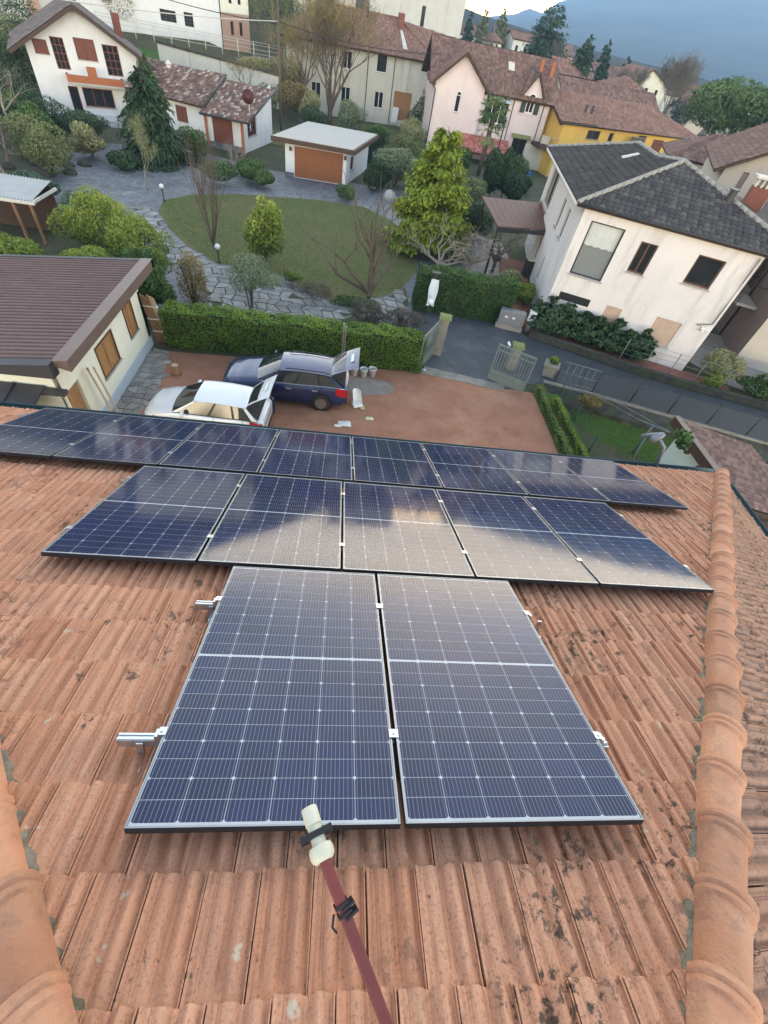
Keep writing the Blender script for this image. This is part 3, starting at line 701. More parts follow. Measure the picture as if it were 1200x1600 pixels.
def fill(parent, P, o, depth):
    s0, s1, z0, z1, kind = o[:5]; fm = o[5] if len(o) > 5 else 'window_brown'; sill = o[6] if len(o) > 6 else True
    if kind == 'none': return
    if kind in ('glass', 'glass1', 'glass3', 'curtain', 'glassgrid'):
        mb = MB(); f = min(0.07, (s1 - s0) * 0.12); d0, d1 = -depth + 0.0, -depth + 0.06
        qbox(mb, P, s0, s1, z0, z0 + f, d0, d1); qbox(mb, P, s0, s1, z1 - f, z1, d0, d1); qbox(mb, P, s0, s0 + f, z0 + f, z1 - f, d0, d1); qbox(mb, P, s1 - f, s1, z0 + f, z1 - f, d0, d1)
        nm = {'glass': 1, 'glass3': 2, 'glass1': 0, 'curtain': 0, 'glassgrid': 2}[kind]
        for k in range(nm):
            c = s0 + (s1 - s0) * (k + 1) / (nm + 1); qbox(mb, P, c - f * .5, c + f * .5, z0 + f, z1 - f, d0, d1 - 0.005)
        if kind == 'glassgrid':
            for k in range(3): zc = z0 + (z1 - z0) * (k + 1) / 4; qbox(mb, P, s0 + f, s1 - f, zc - f * .4, zc + f * .4, d0, d1 - 0.01)
        wn = mb.build('window', fm, parent)
        g = MB(); g.add([P(s0 + f, z0 + f, d0 + .02), P(s1 - f, z0 + f, d0 + .02), P(s1 - f, z1 - f, d0 + .02), P(s0 + f, z1 - f, d0 + .02)], [(0, 1, 2, 3)])
        g.build('pane', 'clear_glass' if kind == 'curtain' else 'window_glass', wn)
    elif kind == 'shutter':
        mb = MB(); f = 0.05; mid = (s0 + s1) / 2
        qbox(mb, P, s0 - f, s1 + f, z0 - f, z0, -0.02, 0.03); qbox(mb, P, s0 - f, s1 + f, z1, z1 + f, -0.02, 0.03); qbox(mb, P, s0 - f, s0, z0, z1, -0.02, 0.03); qbox(mb, P, s1, s1 + f, z0, z1, -0.02, 0.03)
        wn = mb.build('window', 'window_brown', parent)
        for (u0, u1) in ((s0, mid - .012), (mid + .012, s1)):
            m = MB(); e = 0.06
            qbox(m, P, u0, u1, z0, z0 + e, -.05, -.01); qbox(m, P, u0, u1, z1 - e, z1, -.05, -.01); qbox(m, P, u0, u0 + e, z0 + e, z1 - e, -.05, -.01); qbox(m, P, u1 - e, u1, z0 + e, z1 - e, -.05, -.01); qbox(m, P, u0 + e, u1 - e, z0 + e, z1 - e, -.05, -.028)
            m.build('shutter', fm, wn)
    elif kind == 'roller':
        mb = MB(); n = max(6, int((z1 - z0) / 0.075))
        for k in range(n):
            za = z0 + (z1 - z0) * k / n; zb = z0 + (z1 - z0) * (k + 1) / n - 0.006; qbox(mb, P, s0, s1, za, zb, -.07, -.045)
        qbox(mb, P, s0, s1, z0, z1, -.10, -.072); mb.build('shutter', fm, parent)
    elif kind == 'plank':
        n = max(3, int((s1 - s0) / 0.16)); dr = MB(); qbox(dr, P, s0, s1, z0, z1, -depth, -depth + .03); d_ = dr.build('door', fm, parent)
        for k in range(n):
            m = MB(); a0 = s0 + (s1 - s0) * k / n; a1 = s0 + (s1 - s0) * (k + 1) / n - 0.012; qbox(m, P, a0, a1, z0, z1, -depth + .031, -depth + .05); m.build('plank', fm, d_)
    elif kind == 'panel':
        n = 4; dr = MB(); qbox(dr, P, s0, s1, z0, z1, -depth, -depth + .03); d_ = dr.build('garage_door', fm, parent)
        for k in range(n):
            m = MB(); a0 = z0 + (z1 - z0) * k / n; a1 = z0 + (z1 - z0) * (k + 1) / n - 0.012; qbox(m, P, s0, s1, a0, a1, -depth + .031, -depth + .045); m.build('panel', fm, d_)
    if sill:
        m = MB(); qbox(m, P, s0 - 0.08, s1 + 0.08, z0 - 0.05, z0 - 0.002, -0.02, 0.07); m.build('sill', 'sill_stone', parent)

def tile_roof_mat(name, stops, spots=0.3, spotc=(0.05, 0.05, 0.045)):
    m, t, b = newmat(name); p = pos(t)
    c = ramp(t, math_(t, 'FRACT', math_(t, 'ADD', attr(t, 'rnd'), objrnd(t))), stops)
    c = mix(t, math_(t, 'MULTIPLY', ramp(t, noise(t, 0.7, 5, 0.65, p), [(0.4, 0.0), (0.7, 1.0)]), spots), c, spotc)
    t.links.new(c, b.inputs['Base Color']); b.inputs['Roughness'].default_value = 0.85; b.inputs['Specular IOR Level'].default_value = 0.3
tile_roof_mat('tiles_brown', [(0.0, (0.13, 0.075, 0.060)), (0.5, (0.19, 0.11, 0.088)), (1.0, (0.26, 0.165, 0.135))])
tile_roof_mat('tiles_redbrown', [(0.0, (0.18, 0.092, 0.068)), (0.5, (0.25, 0.135, 0.10)), (1.0, (0.32, 0.195, 0.15))])
tile_roof_mat('tiles_mixed', [(0.0, (0.10, 0.06, 0.05)), (0.5, (0.18, 0.105, 0.085)), (0.8, (0.24, 0.16, 0.13)), (1.0, (0.46, 0.40, 0.36))])
tile_roof_mat('tiles_greybrown', [(0.0, (0.10, 0.085, 0.078)), (0.5, (0.16, 0.13, 0.12)), (1.0, (0.22, 0.18, 0.165))])
tile_roof_mat('tiles_slate', [(0.0, (0.036, 0.035, 0.036)), (0.6, (0.060, 0.057, 0.057)), (1.0, (0.095, 0.088, 0.085))], 0.35, (0.045, 0.042, 0.04))
tile_roof_mat('tiles_slate_dark', [(0.0, (0.030, 0.028, 0.027)), (0.6, (0.046, 0.042, 0.040)), (1.0, (0.07, 0.063, 0.06))], 0.35, (0.04, 0.036, 0.034))
def small_tile(tw, tp, lift=0.03):
    pr = [(0.0, 0.0), (0.12, 0.012), (0.35, 0.04), (0.62, 0.04), (0.86, 0.012), (1.0, 0.0)]
    pr = [(t, h * tw / 0.22) for t, h in pr]; k = len(pr)
    vs = [(t * tw, 0, h + lift) for t, h in pr] + [(t * tw, -tp * 1.06, h + 0.004) for t, h in pr] + [(t * tw, 0, h + 0.0) for t, h in pr]
    fs = [(j, k + j, k + j + 1, j + 1) for j in range(k - 1)] + [(j, j + 1, 2 * k + j + 1, 2 * k + j) for j in range(k - 1)]
    return vs, fs
def tile_slope(parent, poly, mat, tw=0.22, tp=0.34, seed=1, objs=0, mesh=None):
    """tiles over a planar roof polygon, laid in courses; the first `objs` are objects of their own"""
    P = [Vector(p) for p in poly]; n = Vector((0, 0, 0))
    for i in range(len(P)): n += P[i].cross(P[(i + 1) % len(P)])
    n.normalize()
    if n.z < 0: n = -n
    yv = Vector((n.x, n.y, 0)); yv = (yv - n * yv.dot(n)).normalized(); xv = yv.cross(n).normalized()
    M = Matrix((xv, yv, n)).transposed().to_4x4(); M.translation = P[0]; Mi = M.inverted()
    Q = [(Mi @ p) for p in P]; q2 = [(p.x, p.y) for p in Q]
    x0 = min(p[0] for p in q2); x1 = max(p[0] for p in q2); y0 = min(p[1] for p in q2); y1 = max(p[1] for p in q2)
    tv, tfc = small_tile(tw, tp); tva = np.array(tv); g = random.Random(seed); A = []; Fo = []; Rn = []; cnt = 0
    if objs: om = MB().add(tv, tfc).mesh('roof_tile', mat); setrnd(om, [0.0] * len(tv))
    y = y1; Mn = np.array(M); no = 0
    while y > y0:
        x = x0
        while x < x1:
            if inside((x + tw / 2, y - tp / 2), q2):
                w = Vector((x, y + g.uniform(-.012, .012), 0.02 + g.uniform(-.004, .004)))
                if no < objs:
                    o = link('roof_tile', om, parent); o.matrix_basis = M @ Matrix.Translation(w); no += 1
                else:
                    A.append((tva + np.array(w)) @ Mn[:3, :3].T + Mn[:3, 3]); Rn.append(g.random())
            x += tw
        y -= tp
    if A:
        k = len(tv); V = np.concatenate(A); F = [tuple(i + c * k for i in f) for c in range(len(A)) for f in tfc]
        me = bpy.data.meshes.new('tile_field'); me.from_pydata(V.tolist(), [], F); me.materials.append(MATS[mat]); setrnd(me, np.repeat(Rn, k))
        o = link('tile_field', me, parent); o['kind'] = 'stuff'
def roof_part(parent, polys, tilemat, under='dark_wood', th=0.12, tw=0.22, tp=0.34, seed=1, name='roof', objs=0):
    mb = MB()
    for p in polys: mb.slab(p, th)
    r = mb.build(name, under, parent)
    for i, p in enumerate(polys): tile_slope(r, p, tilemat, tw, tp, seed + i, objs if i == 0 else 0)
    return r
def part(parent, name, mat, fn, **kw):
    mb = MB(); fn(mb); return mb.build(name, mat, parent, **kw)
def tubepart(parent, name, mat, path, r, n=6):
    return MB().tube(path, r, n).build(name, mat, parent, smooth=True)

# ------------------------------------------------------------------ cream outbuilding on the left
surf('wall_cream', (0.80, 0.79, 0.66), (0.75, 0.74, 0.60), 0.9, 0.9, bs=0.08, bscale=40, stain=(0.62, 0.60, 0.48), stain_amt=0.5, stain_scale=0.8)
surf('plinth_blue', (0.50, 0.56, 0.62), (0.44, 0.50, 0.55), 2, 0.85)
surf('metal_brown', (0.115, 0.062, 0.058), (0.090, 0.050, 0.048), 1.5, 0.42, metal=0.25, stain=(0.15, 0.095, 0.085), stain_amt=0.5, stain_scale=1.2)
surf('flashing_brown', (0.20, 0.145, 0.12), (0.17, 0.12, 0.10), 1.2, 0.45, metal=0.3)
surf('flashing_dark', (0.055, 0.05, 0.055), (0.075, 0.07, 0.075), 1.2, 0.5, metal=0.3)
CH = empty('cream_outbuilding', (-11, 14, 0), 0, 'low cream outbuilding with ribbed brown metal roof beside the courtyard', 'house')
def wm(o): o.matrix_parent_inverse = Matrix.Translation(-o.parent.location) if o.parent else Matrix.Identity(4)
class Grp:
    """context: everything built under `root` is given in world coordinates"""
    def __init__(s, root): s.r = root
    def __enter__(s): s.n = set(bpy.data.objects.keys()); return s.r
    def __exit__(s, *a):
        M = Matrix.Rotation(-s.r.rotation_euler.z, 4, 'Z') @ Matrix.Translation(-s.r.location)
        for o in bpy.data.objects:
            if o.parent == s.r and o.name not in s.n: o.matrix_parent_inverse = M
with Grp(CH):
    wall(CH, (-7.8, 10.9), (-7.8, 17.3), 0.0, 3.0, [(2.25, 3.5, 1.05, 2.10, 'shutter', 'shutter_oak'), (4.75, 5.45, 1.17, 2.25, 'shutter', 'shutter_oak'), (0.05, 0.85, 0.02, 1.95, 'plank', 'shutter_oak', False)], 'wall_cream')
    part(CH, 'wall', 'wall_cream', lambda m: (m.box((-16, 10.9, 0), (-7.95, 11.1, 2.7)), m.box((-16, 17.1, 0), (-7.8, 17.3, 2.2)), m.box((-16, 11.1, 0), (-15.8, 17.1, 2.2))))
    part(CH, 'plinth', 'plinth_blue', lambda m: m.box((-7.8, 11.8, 0), (-7.775, 17.3, 0.42)))
    zr = lambda x: 3.13 + (x + 7.35) * 0.105
    def ribs(m):
        rows = []; y = 10.85; prof = [(0, 0), (0.115, 0), (0.135, 0.035), (0.175, 0.035), (0.195, 0)]
        while y < 17.75:
            for dy, h in prof:
                rows.append([(x, y + dy, zr(x) + h) for x in (-17, -13, -10, -7.5)])
            y += 0.2
        m.grid(rows); m.grid([[(p[0], p[1], zr(p[0]) - 0.08) for p in (rows[0][0], rows[0][-1])], [(p[0], p[1], zr(p[0]) - 0.08) for p in (rows[-1][0], rows[-1][-1])]])
    part(CH, 'roof', 'metal_brown', ribs)
    part(CH, 'fascia', 'flashing_brown', lambda m: (m.prism([(-7.62, 10.75), (-7.22, 10.75), (-7.22, 17.85), (-7.62, 17.85)], [2.98, 2.86, 2.86, 2.98], [3.17, 3.20, 3.20, 3.17])), bevel=0.01)
    part(CH, 'fascia', 'flashing_dark', lambda m: (m.box((-17, 10.62, 2.1), (-7.62, 10.86, 2.2)), m.prism([(-9.3, 10.55), (-7.62, 10.55), (-7.62, 10.86), (-9.3, 10.86)], 2.72, [2.96, 3.14, 3.14, 2.96])))
    part(CH, 'eave_strip', 'flashing_dark', lambda m: m.prism([(-17, 17.68), (-7.22, 17.68), (-7.22, 17.84), (-17, 17.84)], [2.0, 2.9, 2.9, 2.0], [zr(-17) + .06, zr(-7.3) + .06, zr(-7.3) + .06, zr(-17) + .06]))
    part(CH, 'lean_to_roof', 'flashing_dark', lambda m: [m.slab([(-17, 8.0, 1.75), (-8.2, 8.0, 1.75), (-8.2, 10.85, 2.25), (-17, 10.85, 2.25)], .06)] + [m.slab([(x, 8.0, 1.79), (x + .05, 8.0, 1.79), (x + .05, 10.85, 2.29), (x, 10.85, 2.29)], .05) for x in (-9.0, -9.5, -10.0, -10.5, -11, -11.5)])
# door hood trimmed with timber, leaning trim boards beside the door
surf('timber', (0.33, 0.19, 0.10), (0.22, 0.12, 0.06), 3, 0.7, stretch=(6, 6, 1.2))
surf('timber_pale', (0.50, 0.40, 0.28), (0.40, 0.31, 0.21), 3, 0.75, stretch=(6, 6, 1.2))
def prop(name, mat, fn, label, cat, group=None, **kw):
    mb = MB(); fn(mb); return tag(mb.build(name, mat, None, **kw), label, cat, group)
pb = empty('plank_bundle', (-7.45, 17.45, 0), 0, 'bundle of brown planks tied with bands, leaning on the cream outbuilding corner', 'planks')
for k in range(6):
    mb = MB(); x = -0.25 + 0.09 * k; mb.add([(x, 0.12, 0), (x + .08, 0.12, 0), (x + .08, .16, 0), (x, .16, 0), (x - .12, -.22, 2.1 - .05 * (k % 3)), (x - .04, -.22, 2.1 - .05 * (k % 3)), (x - .04, -.18, 2.1 - .05 * (k % 3)), (x - .12, -.18, 2.1 - .05 * (k % 3))], [(0, 3, 2, 1), (4, 5, 6, 7), (0, 1, 5, 4), (1, 2, 6, 5), (2, 3, 7, 6), (3, 0, 4, 7)]); mb.build('plank', 'timber' if k < 4 else 'timber_pale', pb)
for zb in (0.5, 1.05, 1.6):
    mb = MB(); f = zb / 2.1; mb.box((-0.27 - .12 * f, .10 - .34 * f, zb), (0.30 - .12 * f, .175 - .34 * f, zb + .04)); mb.build('band', 'window_white', pb)
lt = empty('trim_boards', (-7.55, 12.0, 0), 0, 'long curved trim boards leaning beside the cream outbuilding door', 'boards')
for k, (dx, dy) in enumerate(((0.10, 0.0), (0.0, 0.14), (0.16, 0.20))):
    MB().tube([(dx + .15, dy, 0), (dx + .02, dy + .05, 1.0), (dx - .08, dy - .02, 2.1)], 0.035, 5).build('board', 'timber_pale' if k != 1 else 'timber', lt)

# ------------------------------------------------------------------ gate, pillars, posts
surf('gate_paint', (0.16, 0.20, 0.19), (0.12, 0.155, 0.145), 5, 0.5, stain=(0.13, 0.10, 0.075), stain_amt=0.4, stain_scale=4)
surf('white_plastic', (0.78, 0.79, 0.80), (0.72, 0.73, 0.74), 4, 0.45)
surf('mailbox_grey', (0.20, 0.21, 0.23), (0.26, 0.27, 0.28), 4, 0.5, metal=0.4)
def gate_leaf(p0, p1, label, board):
    p0 = Vector((*p0, 0)); p1 = Vector((*p1, 0)); Ln = (p1 - p0).length
    g = empty('gate_leaf', p0, math.atan2(p1.y - p0.y, p1.x - p0.x), label, 'gate', 'gate leaves at the courtyard entrance')
    part(g, 'frame', 'gate_paint', lambda m: (m.box((0, -.025, .05), (.06, .025, 1.75)), m.box((Ln - .06, -.025, .05), (Ln, .025, 1.75)), m.box((.06, -.02, 1.68), (Ln - .06, .02, 1.74)), m.box((.06, -.02, 1.46), (Ln - .06, .02, 1.50)), m.box((.06, -.02, .50), (Ln - .06, .02, .55)), m.box((.06, -.02, .05), (Ln - .06, .02, .10))))
    part(g, 'kick_plate', 'gate_paint', lambda m: m.box((.06, -.008, .10), (Ln - .06, .008, .50)))
    nb = int(Ln / 0.13)
    for k in range(1, nb):
        x = Ln * k / nb; MB().box((x - .013, -.013, .55), (x + .013, .013, 1.68)).build('bar', 'gate_paint', g)
    if board: part(g, 'notice_board', 'white_plastic', lambda m: m.box((Ln * .38, -.035, 0.95), (Ln * .78, -.026, 1.55)))
    return g
gate_leaf((4.35, 19.25), (3.42, 17.45), 'grey green gate leaf swung open against the hedge, white board on it', True)
gate_leaf((6.75, 17.62), (8.25, 16.72), 'grey green barred gate leaf swung open towards the garden strip', False)
def pillar(x, y, h, label):
    p = empty('gate_pillar', (x, y, 0), R_(-12), label, 'pillar', 'pillars of the courtyard gate')
    part(p, 'shaft', 'concrete', lambda m: m.box((-.2, -.2, 0), (.2, .2, h)), bevel=.015)
    part(p, 'cap', 'moss', lambda m: (m.box((-.28, -.28, h), (.28, .28, h + .09)), m.prism([(-.2, -.22), (.24, -.2), (.22, .2), (-.22, .18)], h + .09, h + .12)), bevel=.02)
pillar(4.55, 19.35, 1.75, 'concrete gate pillar with mossy cap beside the long hedge end'); pillar(8.1, 18.75, 1.15, 'concrete gate pillar with mossy cap beside the lane')
wh = tag(part(None, 'white_camera', 'white_plastic', lambda m: m.box((7.42, 18.2, 1.38), (7.50, 18.5, 1.46)), bevel=.01), 'small white box lamp fixed beside the right gate pillar', 'lamp')
mbx = empty('mailbox_block', (9.0, 22.95, 0), R_(-14), 'grey metal mailbox block with two slots by the short hedge', 'mailbox')
part(mbx, 'case', 'mailbox_grey', lambda m: m.box((-.75, -.2, .25), (.6, .2, .98)), bevel=.02); part(mbx, 'plinth', 'concrete', lambda m: m.box((-.8, -.22, 0), (.65, .22, .25)))
for x in (-.45, -.05): part(mbx, 'slot', 'white_plastic', lambda m: m.box((x, -.215, .62), (x + .14, -.201, .70)))
icb = empty('meter_box', (10.0, 22.95, 0), R_(-14), 'white meter box on a post beside the mailbox block', 'meter box')
part(icb, 'post', 'concrete', lambda m: m.box((-.12, -.1, 0), (.12, .1, .55))); part(icb, 'case', 'white_plastic', lambda m: m.box((-.2, -.14, .55), (.2, .14, 1.1)), bevel=.02); part(icb, 'window', 'window_glass', lambda m: m.box((-.08, -.147, .75), (.08, -.141, .92)))

# globe lamps on short dark posts
surf('globe_glass', (0.80, 0.80, 0.78), (0.72, 0.72, 0.70), 3, 0.25)
surf('post_green', (0.03, 0.045, 0.03), (0.04, 0.06, 0.04), 6, 0.7)
for (x, y, h, lab) in ((-12.37, 34.76, .72, 'white globe lamp on short post at the lawn corner by the drive'), (-7.05, 26.3, .68, 'white globe lamp on short post at the lawn edge by the slim bare tree'), (4.05, 24.0, 1.5, 'white globe lamp on tall dark post at the short hedge end'), (4.3, 22.4, .95, 'white globe lamp on dark post in front of the short hedge end')):
    g = empty('globe_lamp', (x, y, 0), 0, lab, 'lamp', 'globe lamps in the garden')
    part(g, 'post', 'post_green', lambda m: (m.lathe([(.10, 0), (.09, .05), (.04, .09), (.04, h - .03), (.08, h)], 10)), smooth=True)
    part(g, 'globe', 'globe_glass', lambda m: m.lathe([(.14 * math.sin(math.pi * k / 8) + .005, h + .13 - .14 * math.cos(math.pi * k / 8)) for k in range(9)], 14), smooth=True)
# tall dark post with pale sheets tied on
sp_ = empty('banner_post', (4.45, 23.3, 0), 0, 'dark post wrapped in pale blue white sheeting at the short hedge end', 'post')
part(sp_, 'post', 'dark_metal', lambda m: (m.box((-.07, -.07, 0), (.07, .07, 2.1)), m.box((-.22, -.12, 2.1), (.22, .12, 2.18))))
surf('sheeting', (0.62, 0.69, 0.76), (0.50, 0.57, 0.64), 3, 0.5)
part(sp_, 'sheet', 'sheeting', lambda m: m.grid([[(-.22 + .11 * j + .03 * math.sin(i + j), -.13 - .04 * math.cos(j * 1.7 + i), .55 + .19 * i) for j in range(5)] for i in range(8)]), smooth=True)

# ------------------------------------------------------------------ cars
def carpaint(name, c, flake=0.0):
    m, t, b = newmat(name); b.inputs['Base Color'].default_value = (*c, 1); b.inputs['Roughness'].default_value = 0.32; b.inputs['Metallic'].default_value = flake
    b.inputs['Coat Weight'].default_value = 1.0; b.inputs['Coat Roughness'].default_value = 0.04
    bump(t, b, noise(t, 3, 2, 0.5, pos(t)), 0.02, 0.02)
carpaint('paint_navy', (0.010, 0.022, 0.085), 0.15); carpaint('paint_white', (0.66, 0.68, 0.70))
surf('tyre', (0.018, 0.018, 0.019), (0.025, 0.025, 0.026), 10, 0.8); surf('alloy', (0.40, 0.41, 0.43), (0.34, 0.35, 0.37), 6, 0.3, metal=0.9)
surf('black_trim', (0.012, 0.012, 0.013), (0.018, 0.018, 0.019), 6, 0.45); surf('car_inside', (0.02, 0.02, 0.022), (0.035, 0.034, 0.034), 4, 0.9)
surf('chrome', (0.7, 0.71, 0.73), (0.62, 0.63, 0.65), 6, 0.12, metal=1.0); surf('lining_grey', (0.42, 0.43, 0.45), (0.34, 0.35, 0.37), 4, 0.6)
m_, t_, b_ = newmat('lamp_red'); b_.inputs['Base Color'].default_value = (0.42, 0.012, 0.016, 1); b_.inputs['Roughness'].default_value = 0.12
m_, t_, b_ = newmat('lamp_clear'); b_.inputs['Base Color'].default_value = (0.55, 0.57, 0.60, 1); b_.inputs['Roughness'].default_value = 0.08; b_.inputs['Metallic'].default_value = 0.5
m_, t_, b_ = newmat('car_glass'); b_.inputs['Base Color'].default_value = (0.022, 0.026, 0.030, 1); b_.inputs['Roughness'].default_value = 0.03; b_.inputs['Specular IOR Level'].default_value = 0.7
def interp(tab, x):
    for (x0, v0), (x1, v1) in zip(tab, tab[1:]):
        if x <= x1: f = max(0, min(1, (x - x0) / (x1 - x0))); f = f * f * (3 - 2 * f) * .5 + f * .5; return v0 + (v1 - v0) * f
    return tab[-1][1]
def car(name, loc, yaw, paint, Ln, Wd, belt, roofz, cabin, axles, label, gate_angle, glass_tail=True, rails=False, door=False, wheel_r=.33):
    """nose at local -x. belt: (x,z) table of the body's upper line; cabin: xA screen base, xB screen top, xC roof end, xD tail base"""
    c = empty(name, loc, yaw, label, 'car', 'cars parked in the courtyard'); h = Ln / 2; hwid = Wd / 2
    wtab = [(-h, hwid * .70), (-h + .18, hwid * .90), (-h + .7, hwid * .985), (0, hwid), (h - .7, hwid * .985), (h - .12, hwid * .93), (h, hwid * .84)]
    low = [(-h, .34), (-h + .25, .20), (h - .25, .22), (h, .36)]
    xA, xB, xC, xD = cabin
    NX = 44; rows = []
    for i in range(NX + 1):
        x = -h + Ln * i / NX; wq = interp(wtab, x); zl = interp(low, x); zb = interp(belt, x)
        pts = [(.80, zl), (.95, zl + .05), (.99, zl + (zb - zl) * .32), (1.0, zl + (zb - zl) * .55), (.985, zl + (zb - zl) * .80), (.95, zb - .035), (.90, zb), (.6, zb + .022), (.25, zb + .032)]
        row = [(x, -wq * a, z) for a, z in pts] + [(x, wq * a, z) for a, z in reversed(pts)]
        rows.append(row)
    m = MB(); m.grid([[r[k] for r in rows] for k in range(len(rows[0]))])
    nn = len(rows[0]); m.add(rows[0], [tuple(range(nn))]); m.add(rows[-1], [tuple(range(nn - 1, -1, -1))])
    body = m.build('body', paint, c, smooth=True, fixn=True); body.data.set_sharp_from_angle(angle=R_(40))
    # cabin: roof skin, glass band, pillars
    wa = hwid * .895; wr = hwid * .70
    zA, zD = interp(belt, xA) + .015, interp(belt, xD) + .01
    zr_ = lambda x: roofz - .05 * ((x - (xB + xC) / 2) / ((xC - xB) / 2)) ** 2
    m = MB(); NR = 10
    m.grid([[(xB + (xC - xB) * i / NR, y * wr, zr_(xB + (xC - xB) * i / NR) - .055 * abs(y) ** 2.4) for y in (-1, -.85, -.5, 0, .5, .85, 1)] for i in range(NR + 1)])
    rf = m.build('roof', paint, c, smooth=True)
    m = MB(); m.grid([[(xA + (xB - xA) * k / 4 - .10 * (1 - abs(y) ** 2) * (1 - k / 4), y * (wa + (wr - wa) * k / 4) * .97, zA + (zr_(xB) - .012 - zA) * k / 4 + .012 * (1 - y * y) - .05 * abs(y) ** 2.4 * k / 4) for y in (-1, -.6, 0, .6, 1)] for k in range(5)]); m.build('windscreen', 'car_glass', c, smooth=True)
    for sgn in (-1, 1):
        top = lambda x: (x, sgn * wr, zr_(x) - .058); bot = lambda x: (x, sgn * wa, interp(belt, x) - .004)
        n = 9; m = MB()
        bx = [xA + (xD - xA) * k / n for k in range(n + 1)]; tx = [xB + (xC - xB) * k / n for k in range(n + 1)]
        m.grid([[bot(b) for b in bx], [top(t) for t in tx]]); m.build('side_window', 'car_glass', c, smooth=True)
        for f0, f1 in ((0.0, .045), (.40, .435), (.70, .73), (.93, 1.0)):
            m = MB(); out = sgn * .006
            B0, B1 = Vector(bot(xA + (xD - xA) * f0)), Vector(bot(xA + (xD - xA) * f1)); T0, T1 = Vector(top(xB + (xC - xB) * f0)), Vector(top(xB + (xC - xB) * f1))
            o_ = Vector((0, out, .004)); m.add([B0 + o_, B1 + o_, T1 + o_, T0 + o_], [(0, 1, 2, 3)]); m.build('pillar', paint if f0 in (0.0, .93) else 'black_trim', c)
        tubepart(c, 'window_trim', 'chrome' if rails else 'black_trim', [tuple(Vector(bot(b)) + Vector((0, sgn * .012, .004))) for b in bx], .012, 5)
        tubepart(c, 'roof_edge', paint, [tuple(Vector(top(t)) + Vector((0, 0, .006))) for t in tx], .022, 6)
        if rails: tubepart(c, 'roof_rail', 'black_trim', [(xB + .25, sgn * wr * .93, zr_(xB + .25) + .0), (xB + .4, sgn * wr * .93, zr_(xB + .4) + .03), (xC - .3, sgn * wr * .93, zr_(xC - .3) + .03), (xC - .1, sgn * wr * .93, zr_(xC - .1) - .01)], .018, 6)
        # mirror, sill, lamps
        mm = MB(); mm.lathe([(.02, -.11), (.075, -.08), (.09, 0), (.075, .08), (.02, .11)], 10, Matrix.Translation((xA + .38, sgn * (hwid + .10), zA + .07)) @ Matrix.Rotation(R_(90), 4, 'X') @ Matrix.Scale(.75, 4, (1, 0, 0))); mm.build('mirror', paint, c, smooth=True)
        hm = MB(); hz = interp(belt, -h + .22) - .12
        hm.grid([[(-h + .03 + .42 * k / 4, sgn * (interp(wtab, -h + .03 + .42 * k / 4) * (1.012) - .16 * (1 - k / 4)), hz + dz * (1 - .35 * k / 4) + .05 * k / 4) for k in range(5)] for dz in (-.08, 0, .085)]); hm.build('headlight', 'lamp_clear', c, smooth=True)
        tz = interp(belt, h - .1); tl = MB()
        tl.grid([[(h - .42 + .41 * k / 4, sgn * (interp(wtab, h - .42 + .41 * k / 4) * 1.012), tz - .05 + dz - .10 * (k / 4)) for k in range(5)] for dz in (-.22, -.05, .10)]); tl.build('tail_light', 'lamp_red', c, smooth=True)
        sl_ = MB(); sl_.box((-h + 1.1, sgn * (hwid * .985) - .02, .22), (h - 1.1, sgn * (hwid * .985) + .02, .30)); sl_.build('sill', 'black_trim', c, bevel=.01)
        for hx in (xA + 1.05, xA + 2.0):
            if hx < xD - .2: hb = MB(); hb.box((hx, sgn * (hwid + .004) - .02, interp(belt, hx) - .17), (hx + .2, sgn * (hwid + .004) + .02, interp(belt, hx) - .13)); hb.build('door_handle', 'chrome' if rails else paint, c, bevel=.008)
        for gx in (xA + .30, xA + 1.32, xA + 2.28):
            if gx < xD - .3:
                gm = MB(); zt_ = interp(belt, gx); rows_ = [(gx + .02 * (k / 6 - .5), sgn * (interp(wtab, gx) * a_ + .0025), z_) for k, (a_, z_) in enumerate([(.955, .30), (.99, .22 + (zt_ - .22) * .32), (1.0, .22 + (zt_ - .22) * .55), (.985, .22 + (zt_ - .22) * .80), (.95, zt_ - .035), (.90, zt_)])]; gm.tube(rows_, .006, 4); gm.build('door_gap', 'black_trim', c)
        for ax in axles:
            am = MB(); am.lathe([(wheel_r + .075, -.015), (wheel_r + .075, .012)], 22, Matrix.Translation((ax, sgn * (hwid * .985), wheel_r + .015)) @ Matrix.Rotation(R_(90), 4, 'X')); am.build('wheel_arch', 'black_trim', c)
            wl = empty('wheel', (ax, sgn * (hwid - .10), wheel_r)); wl.parent = c
            Mx = Matrix.Rotation(R_(90) * sgn, 4, 'X')
            tm = MB(); tm.lathe([(wheel_r * .66, -.115), (wheel_r * .92, -.115), (wheel_r, -.08), (wheel_r, .08), (wheel_r * .92, .115), (wheel_r * .66, .115)], 28, Mx); tm.build('tyre', 'tyre', wl, smooth=True)
            rm = MB(); rm.lathe([(wheel_r * .67, -.128), (wheel_r * .60, -.124), (wheel_r * .60, -.07), (.02, -.07)], 28, Mx)
            for q in range(10):
                Mq = Mx @ Matrix.Rotation(2 * math.pi * q / 10, 4, 'Z'); rm.box((.03, -.022, -.115), (wheel_r * .64, .022, -.08), Mq)
            rm.lathe([(.05, -.12), (.05, -.08)], 12, Mx); rm.build('rim', 'alloy', wl)
    # tail: opening with dark inside, raised tailgate showing its lining
    part(c, 'load_bay', 'car_inside', lambda m: m.add([(xC - .02, -wr * .92, roofz - .11), (xC - .02, wr * .92, roofz - .11), (xD + .005, wa * .9, zD + .02), (xD + .005, -wa * .9, zD + .02)], [(0, 1, 2, 3)]))
